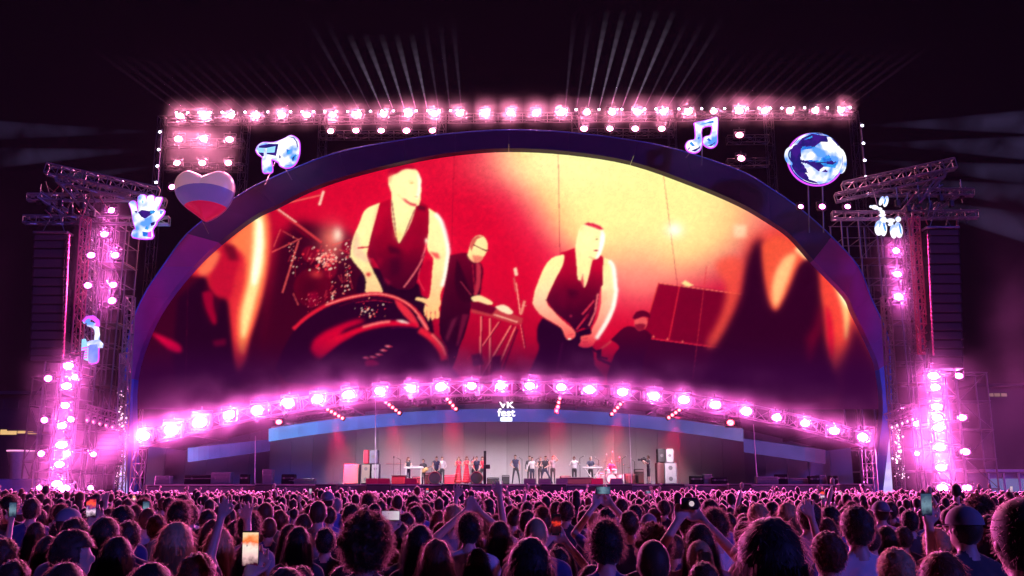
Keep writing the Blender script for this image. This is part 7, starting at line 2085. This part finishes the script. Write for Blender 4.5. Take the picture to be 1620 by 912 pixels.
band = lambda d: 'nearer' if d < 7.5 else ('middle' if d < 9.5 else ('farther' if d < 11.5 else 'far'))
cells = {}
made = []
for x, d in auto:
    fem = rr.random() < .5
    kd = rr.choice(['long', 'long', 'ponytail', 'bun', 'longwavy', 'short']) if fem else rr.choice(['short', 'short', 'textured', 'buzz', 'short', 'capback' if rr.random() < .4 else 'short', 'curly' if rr.random() < .3 else 'short'])
    hcol = rr.choice(['black', 'brown', 'brown', 'brown', 'auburn', 'blond' if rr.random() < .5 else 'brown'])
    sh = rr.choice(['black', 'black', 'dark blue', 'grey', 'white', 'blue', 'maroon', 'olive', 'pink'])
    s = (rr.gauss(1.665, .05) if fem else rr.gauss(1.76, .055)) / 1.76
    s = min(1.06, max(.88, s))
    me, hc, R = PRO[rr.choice(['woman', 'woman', 'woman_bare']) if fem else rr.choice(['man', 'man', 'man_long'])]
    o = link('person', me, None, (x, d, 0), (0, 0, rr.gauss(0, .22)), (s, s, s))
    set_slot(o, 1, SHIRTS[sh])
    if kd == 'capback': wear_hair(o, 'buzz', hcol, hc, R); link('cap', CAPB, o, hc, R.to_euler())
    else: wear_hair(o, kd, hcol, hc, R)
    px = proj((x, d, 1.7))[0]
    cn = next((c for a, b, c in COLS if a <= px < b), 'at the left edge' if px < 0 else 'at the right edge')
    key = (cn, band(d))
    cells.setdefault(key, []).append((px, o, kd, hcol, sh))
    CROWD.append((x, d, px, 0, o))
HD = {'long': 'long hair', 'longwavy': 'loose wavy hair', 'ponytail': 'tied back hair', 'bun': 'a hair bun', 'short': 'short hair', 'textured': 'tousled hair', 'buzz': 'cropped hair', 'capback': 'a cap', 'curly': 'curly hair'}
for (cn, bd), lst in cells.items():
    lst.sort(key=lambda t: t[0])
    for i, (px, o, kd, hcol, sh) in enumerate(lst):
        hd = ('%s %s' % (hcol, HD[kd])) if not HD[kd].startswith('a ') else HD[kd][2:]
        tag(o, '%s, %s from left in %s rows %s' % (hd, ordinal(i), bd, cn), 'person', 'crowd rows %s' % cn)

# everyone farther off: one mass of heads and shoulders ------------------------------------
def far_crowd():
    rg = np.random.default_rng(5)
    sp = list(FARSPOT)
    y = 24.0
    while y < 53.5:
        st = .62
        n = int((y * 1.18 + 3) / st)
        for i in range(n): sp.append((-(y * .59 + 1.5) + i * st + rg.uniform(-.2, .2), y + rg.uniform(-.3, .3)))
        y += .78
    sp = [p for p in sp if p[1] < 53.8 and not any((p[0] - c[0]) ** 2 + (p[1] - c[1]) ** 2 < .4 ** 2 for c in CROWD)]
    v1, f1 = _ico(1)
    v1 = np.array([tuple(v) for v in v1]); f1 = np.array(f1)
    def blob(c, r): return v1 * np.array(r) + np.array(c)
    V, Fc, MI = [], [], []
    base = 0
    def add(v, f, m):
        nonlocal base
        V.append(v); Fc.append(f + base); MI.append(np.full(len(f), m)); base += len(v)
    for x, d in sp:
        h = rg.normal(1.71, .095)
        k = h / 1.75
        o = np.array((x, d, 0))
        lng = rg.random() < .42
        hm = int(rg.choice([0, 0, 1, 1, 2])); sm = int(rg.integers(3, 8))
        add(blob((0, -.01, 1.645), (.088, .105, .118)) * k + o, f1, hm)
        if lng: add(blob((0, -.055, 1.50), (.10, .075, .19)) * k + o, f1, hm)
        add(blob((0, 0, 1.30), (.205, .115, .175)) * k + o, f1, sm)
        add(blob((0, 0, .85), (.17, .12, .62)) * k + o, f1, sm)
        add(blob((0, .01, 1.50), (.055, .055, .09)) * k + o, f1, 8)
        if rg.random() < .028:
            s = rg.choice([-1, 1])
            a = blob((0, 0, 0), (.05, .05, .28)); a[:, 0] += a[:, 2] * .3 * s
            add((a + np.array((s * .26, .05, 1.62))) * k + o, f1, 8); add(blob((s * .35, .06, 1.93), (.045, .03, .07)) * k + o, f1, 8)
    V = np.concatenate(V); Fc = np.concatenate(Fc); MI = np.concatenate(MI)
    me = bpy.data.meshes.new('crowd')
    me.vertices.add(len(V)); me.vertices.foreach_set('co', V.ravel())
    me.loops.add(Fc.size); me.loops.foreach_set('vertex_index', Fc.ravel())
    me.polygons.add(len(Fc)); me.polygons.foreach_set('loop_start', np.arange(len(Fc)) * 3); me.polygons.foreach_set('loop_total', np.full(len(Fc), 3))
    for m in (HAIRM['black'], HAIRM['brown'], HAIRM['auburn'], SHIRTS['black'], SHIRTS['dark blue'], SHIRTS['grey'], SHIRTS['maroon'], SHIRTS['pink'], M_SKIN): me.materials.append(m)
    me.update()
    me.polygons.foreach_set('material_index', MI.astype(np.int32)); me.polygons.foreach_set('use_smooth', np.ones(len(Fc), bool))
    me.validate()
    tag(link('crowd', me), 'far mass of rimlit heads packed up to the stage', None, None, 'stuff')
far_crowd()
# ------------------------------------------------------------------ air: haze, smoke and beams
def nmath(nt, op, a, b=None, c=None):
    n = nt.nodes.new('ShaderNodeMath'); n.operation = op
    for i, x in enumerate((a, b, c)):
        if x is None: continue
        if isinstance(x, (int, float)): n.inputs[i].default_value = x
        else: nt.links.new(x, n.inputs[i])
    return n.outputs[0]
def vol_mat(name, build, aniso=.5, col=(.95, .93, .96), step=1.0):
    m = bpy.data.materials.new(name); m.cycles.volume_step_rate = step; m.use_nodes = True
    nt = m.node_tree; nt.nodes.clear()
    o = nt.nodes.new('ShaderNodeOutputMaterial'); v = nt.nodes.new('ShaderNodeVolumePrincipled')
    v.inputs['Anisotropy'].default_value = aniso; v.inputs['Color'].default_value = (*col, 1)
    nt.links.new(v.outputs[0], o.inputs['Volume'])
    build(nt, v)
    return m
def vol_box(name, lo, hi, m, label=None):
    lo, hi = Vector(lo), Vector(hi)
    o = MB().box((0, 0, 0), hi - lo).build(name, m, None, (lo + hi) / 2)
    return tag(o, label, None, None, 'stuff')
def _h(nt, v): v.inputs['Density'].default_value = HAZE
HAZE = 0.000025
vol_box('haze', (-120, -6, -1), (120, 150, 62), vol_mat('haze_air', _h, .3, (.85, .78, 1.0)), 'thin purple haze hanging over the whole show')

def pos(nt):
    g = nt.nodes.new('ShaderNodeNewGeometry'); s = nt.nodes.new('ShaderNodeSeparateXYZ'); nt.links.new(g.outputs['Position'], s.inputs[0])
    return g, s.outputs
def wisps(nt, g, scale, lo, hi, detail=3, stretch=None):
    no = nt.nodes.new('ShaderNodeTexNoise'); no.inputs['Scale'].default_value = scale; no.inputs['Detail'].default_value = detail
    no.inputs['Distortion'].default_value = .6
    nt.links.new(g.outputs['Position'], no.inputs['Vector'])
    mr = nt.nodes.new('ShaderNodeMapRange'); mr.inputs['From Min'].default_value = lo; mr.inputs['From Max'].default_value = hi
    nt.links.new(no.outputs['Fac'], mr.inputs['Value'])
    return mr.outputs[0]
def fall(nt, r, R, p=2):
    f = nmath(nt, 'MAXIMUM', nmath(nt, 'SUBTRACT', 1, nmath(nt, 'DIVIDE', r, R)), 0)
    return nmath(nt, 'POWER', f, p)
def sq(nt, *xs):
    t = None
    for x in xs:
        y = nmath(nt, 'MULTIPLY', x, x); t = y if t is None else nmath(nt, 'ADD', t, y)
    return nmath(nt, 'SQRT', t)

AM = at(797, 611, Y_TRUSS - .9); AR = 2060 / FPX * (Y_TRUSS - .9) * 1.02
def wrap(nt, x, x0, step):
    """distance along a row to its nearest lamp"""
    return nmath(nt, 'SUBTRACT', nmath(nt, 'WRAP', nmath(nt, 'SUBTRACT', x, x0), step / 2, -step / 2), 0)
AX0, AX1 = at(*ARC[0], Y_TRUSS - .9).x, at(*ARC[-1], Y_TRUSS - .9).x
def arc_smoke(nt, v):
    g, p = pos(nt)
    x = nmath(nt, 'SUBTRACT', p[0], AM.x); z = nmath(nt, 'SUBTRACT', p[2], AM.z - AR); y = nmath(nt, 'SUBTRACT', p[1], Y_TRUSS - 1.0)
    rr = nmath(nt, 'SUBTRACT', sq(nt, x, z), AR)
    w = wrap(nt, p[0], AX0, (AX1 - AX0) / 24)  # smoke shaped into a ball round each lamp to give a halo
    # smoke thicker towards the left end, as on the night
    side = nmath(nt, 'ADD', nmath(nt, 'MAXIMUM', nmath(nt, 'MULTIPLY', x, -.045), -.25), 1.0)
    d = nmath(nt, 'ADD', nmath(nt, 'MULTIPLY', fall(nt, sq(nt, rr, y, w), 1.65, 2), .046),
              nmath(nt, 'MULTIPLY', nmath(nt, 'MULTIPLY', fall(nt, sq(nt, nmath(nt, 'MULTIPLY', rr, .8), y), 2.9, 1.5), wisps(nt, g, .55, .40, .72)), .015))
    nt.links.new(nmath(nt, 'MULTIPLY', d, side), v.inputs['Density'])
vol_box('smoke', (-25, Y_TRUSS - 4.2, at(797, 775, 57).z), (25, Y_TRUSS + 2.4, AM.z + 3.8), vol_mat('arc_smoke', arc_smoke, step=.35), 'pink smoke along the bowed truss, balled round each lamp as its halo')
TZ0, TZ1, TX0, TX1 = at(285, 184, Y_RIG - .7).z, at(1330, 174.4, Y_RIG - .7).z, at(285, 184, Y_RIG - .7).x, at(1330, 174, Y_RIG - .7).x
def top_smoke(nt, v):
    g, p = pos(nt)
    k = (TZ1 - TZ0) / (TX1 - TX0)
    z = nmath(nt, 'SUBTRACT', p[2], nmath(nt, 'ADD', nmath(nt, 'MULTIPLY', nmath(nt, 'SUBTRACT', p[0], TX0), k), TZ0)); y = nmath(nt, 'SUBTRACT', p[1], Y_RIG - .9)
    w = wrap(nt, p[0], TX0, (TX1 - TX0) / 26)  # density gathers at every lamp of the row to form its halo
    d = nmath(nt, 'ADD', nmath(nt, 'MULTIPLY', fall(nt, sq(nt, z, y, w), 1.7, 1.3), .055), nmath(nt, 'MULTIPLY', nmath(nt, 'MULTIPLY', fall(nt, sq(nt, nmath(nt, 'MULTIPLY', z, .75), nmath(nt, 'MULTIPLY', y, .8)), 1.8, 1.5), wisps(nt, g, .35, .3, .75)), .014))
    ends = nmath(nt, 'MULTIPLY', nmath(nt, 'LESS_THAN', p[0], TX1 + 1.0), nmath(nt, 'GREATER_THAN', p[0], TX0 - 1.0))
    nt.links.new(nmath(nt, 'MULTIPLY', d, ends), v.inputs['Density'])
vol_box('smoke', (TX0 - 1.4, Y_RIG - 3.4, min(TZ0, TZ1) - 2.6), (TX1 + 1.4, Y_RIG + 1.6, max(TZ0, TZ1) + 2.6), vol_mat('top_smoke', top_smoke, step=.3), 'rosy smoke along the top row, balled round each lamp as its halo')
def tower_smoke(px, py0, py1, R, k, lab, lean=0.0, Y=59.6):
    a, b = at(px, py1, Y), at(px, py0, Y)
    def f(nt, v):
        g, p = pos(nt)
        x = nmath(nt, 'SUBTRACT', p[0], nmath(nt, 'ADD', nmath(nt, 'MULTIPLY', nmath(nt, 'SUBTRACT', p[2], a.z), lean), a.x)); y = nmath(nt, 'SUBTRACT', p[1], Y)
        zz = nmath(nt, 'MAXIMUM', nmath(nt, 'SUBTRACT', p[2], b.z), 0)
        r = sq(nt, x, y, nmath(nt, 'MULTIPLY', zz, 1.2))
        d = nmath(nt, 'ADD', nmath(nt, 'MULTIPLY', fall(nt, r, R * .5, 2), .034 * k), nmath(nt, 'MULTIPLY', nmath(nt, 'MULTIPLY', fall(nt, r, R, 1.5), wisps(nt, g, .4, .3, .75)), .016 * k))
        nt.links.new(d, v.inputs['Density'])
    vol_box('smoke', (a.x - R - abs(lean) * 9, Y - R, 0.02), (a.x + R + abs(lean) * 9, Y + R, b.z + R * .9), vol_mat('tower_smoke', f, step=.4), lab)
tower_smoke(94, 590, 772, 3.9, .65, 'magenta smoke round the low left lamp tower', .07)
tower_smoke(1490, 600, 772, 4.6, .75, 'magenta smoke round the low right lamp tower', -.05)
tower_smoke(165, 350, 480, 2.8, .6, 'rosy smoke round the upper left tower lamps', .02)
tower_smoke(1420, 390, 480, 2.8, .6, 'rosy smoke round the upper right tower lamps', -.02)

def bank(px0, px1, py0, Y0, Y1, k, lab):
    a, b = at(px0, py0, Y1), at(px1, py0, Y1)
    def f(nt, v):
        g, p = pos(nt)
        e = nmath(nt, 'MINIMUM', nmath(nt, 'MINIMUM', nmath(nt, 'MULTIPLY', nmath(nt, 'SUBTRACT', p[0], a.x), .5), nmath(nt, 'MULTIPLY', nmath(nt, 'SUBTRACT', b.x, p[0]), .5)), nmath(nt, 'MULTIPLY', nmath(nt, 'SUBTRACT', a.z, p[2]), .16))
        e = nmath(nt, 'MAXIMUM', nmath(nt, 'MINIMUM', e, 1), 0)
        nt.links.new(nmath(nt, 'MULTIPLY', nmath(nt, 'MULTIPLY', wisps(nt, g, .22, .25, .8), e), k), v.inputs['Density'])
    vol_box('smoke', (a.x, Y0, .03), (b.x, Y1, a.z), vol_mat('bank_smoke', f, step=.5), lab)
bank(1505, 1700, 300, 55.5, 59.8, .013, 'bank of purple smoke drifting right of the right lamp tower')
bank(-60, 62, 330, 55.5, 59.8, .006, 'thin bank of purple smoke left of the left lamp tower')
def block_smoke(nt, v):
    g, p = pos(nt)
    c = at(322, 240, Y_RIG - .7)
    r = sq(nt, nmath(nt, 'MULTIPLY', nmath(nt, 'SUBTRACT', p[0], c.x), .8), nmath(nt, 'SUBTRACT', p[1], c.y), nmath(nt, 'SUBTRACT', p[2], c.z))
    nt.links.new(nmath(nt, 'MULTIPLY', fall(nt, r, 3.0, 1.0), nmath(nt, 'MULTIPLY', wisps(nt, g, .4, .1, .8), .030)), v.inputs['Density'])
bc = at(322, 240, Y_RIG - .7)
vol_box('smoke', bc - Vector((3.8, 2.4, 2.0)), bc + Vector((3.8, 2.0, 1.5)), vol_mat('block_smoke', block_smoke, step=.5), 'rosy smoke round the block of lamps above the heart')
# light beams: shafts of air that glow themselves in place of lit haze -----------------------------------------------
def cone(mb, a, b, r0, r1, n=10):
    mb.tube(a, b, r0, n, r1)
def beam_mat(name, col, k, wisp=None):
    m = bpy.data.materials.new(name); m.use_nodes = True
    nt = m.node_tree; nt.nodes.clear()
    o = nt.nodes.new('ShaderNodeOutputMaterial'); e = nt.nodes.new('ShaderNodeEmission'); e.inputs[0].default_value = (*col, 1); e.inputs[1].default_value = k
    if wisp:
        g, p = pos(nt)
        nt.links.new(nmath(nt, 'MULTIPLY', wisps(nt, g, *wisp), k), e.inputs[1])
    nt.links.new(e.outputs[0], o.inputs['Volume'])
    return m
def _sh(nt, v): v.inputs['Density'].default_value = .010
vol_box('smoke', (-19.5, Y_TRUSS + .9, STAGE_Z + .05), (19.5, 64.6, at(800, 640, 62).z - .2), vol_mat('stage_smoke', _sh), 'thin smoke hanging under the stage roof')
def top_beams():
    NS = 10
    def fan(name, label, sel, col, k0, r1, ln):
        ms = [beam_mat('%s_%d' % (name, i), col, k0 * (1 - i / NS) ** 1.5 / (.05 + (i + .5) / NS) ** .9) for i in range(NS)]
        mb = MB()
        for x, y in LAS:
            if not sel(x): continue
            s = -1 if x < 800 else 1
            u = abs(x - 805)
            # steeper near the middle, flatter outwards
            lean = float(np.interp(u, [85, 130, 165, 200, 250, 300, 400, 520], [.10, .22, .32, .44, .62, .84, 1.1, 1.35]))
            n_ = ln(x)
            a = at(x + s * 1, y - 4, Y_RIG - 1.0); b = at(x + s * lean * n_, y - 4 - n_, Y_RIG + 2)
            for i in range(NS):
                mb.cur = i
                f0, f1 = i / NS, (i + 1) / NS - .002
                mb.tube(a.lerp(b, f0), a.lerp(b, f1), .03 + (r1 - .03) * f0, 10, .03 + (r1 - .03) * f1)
        tag(mb.build('laser_beam_glow', ms), label, None, None, 'stuff')
    st = lambda x: 600 < x < 690 or 915 < x < 1005
    md = lambda x: (560 < x < 735 or 880 < x < 1060) and not st(x)
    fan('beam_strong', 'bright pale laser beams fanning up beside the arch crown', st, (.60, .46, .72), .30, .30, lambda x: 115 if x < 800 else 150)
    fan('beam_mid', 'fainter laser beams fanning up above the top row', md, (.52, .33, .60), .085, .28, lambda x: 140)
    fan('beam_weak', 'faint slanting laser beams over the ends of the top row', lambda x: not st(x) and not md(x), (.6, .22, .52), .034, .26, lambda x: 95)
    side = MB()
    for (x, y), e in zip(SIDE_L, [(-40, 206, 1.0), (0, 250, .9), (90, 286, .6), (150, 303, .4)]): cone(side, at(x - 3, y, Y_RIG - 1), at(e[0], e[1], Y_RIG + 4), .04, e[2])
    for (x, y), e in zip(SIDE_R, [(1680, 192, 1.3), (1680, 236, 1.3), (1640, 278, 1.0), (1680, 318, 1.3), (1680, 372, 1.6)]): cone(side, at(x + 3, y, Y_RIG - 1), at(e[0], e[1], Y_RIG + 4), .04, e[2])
    tag(side.build('side_beam_glow', beam_mat('beam_side', (.24, .18, .50), .06, (.34, .36, .80, 4))), 'pale side beams reaching out from the rig, their glow patched like lit smoke', None, None, 'stuff')  # noise breaks the beams' own glow into patches like lit smoke
top_beams()
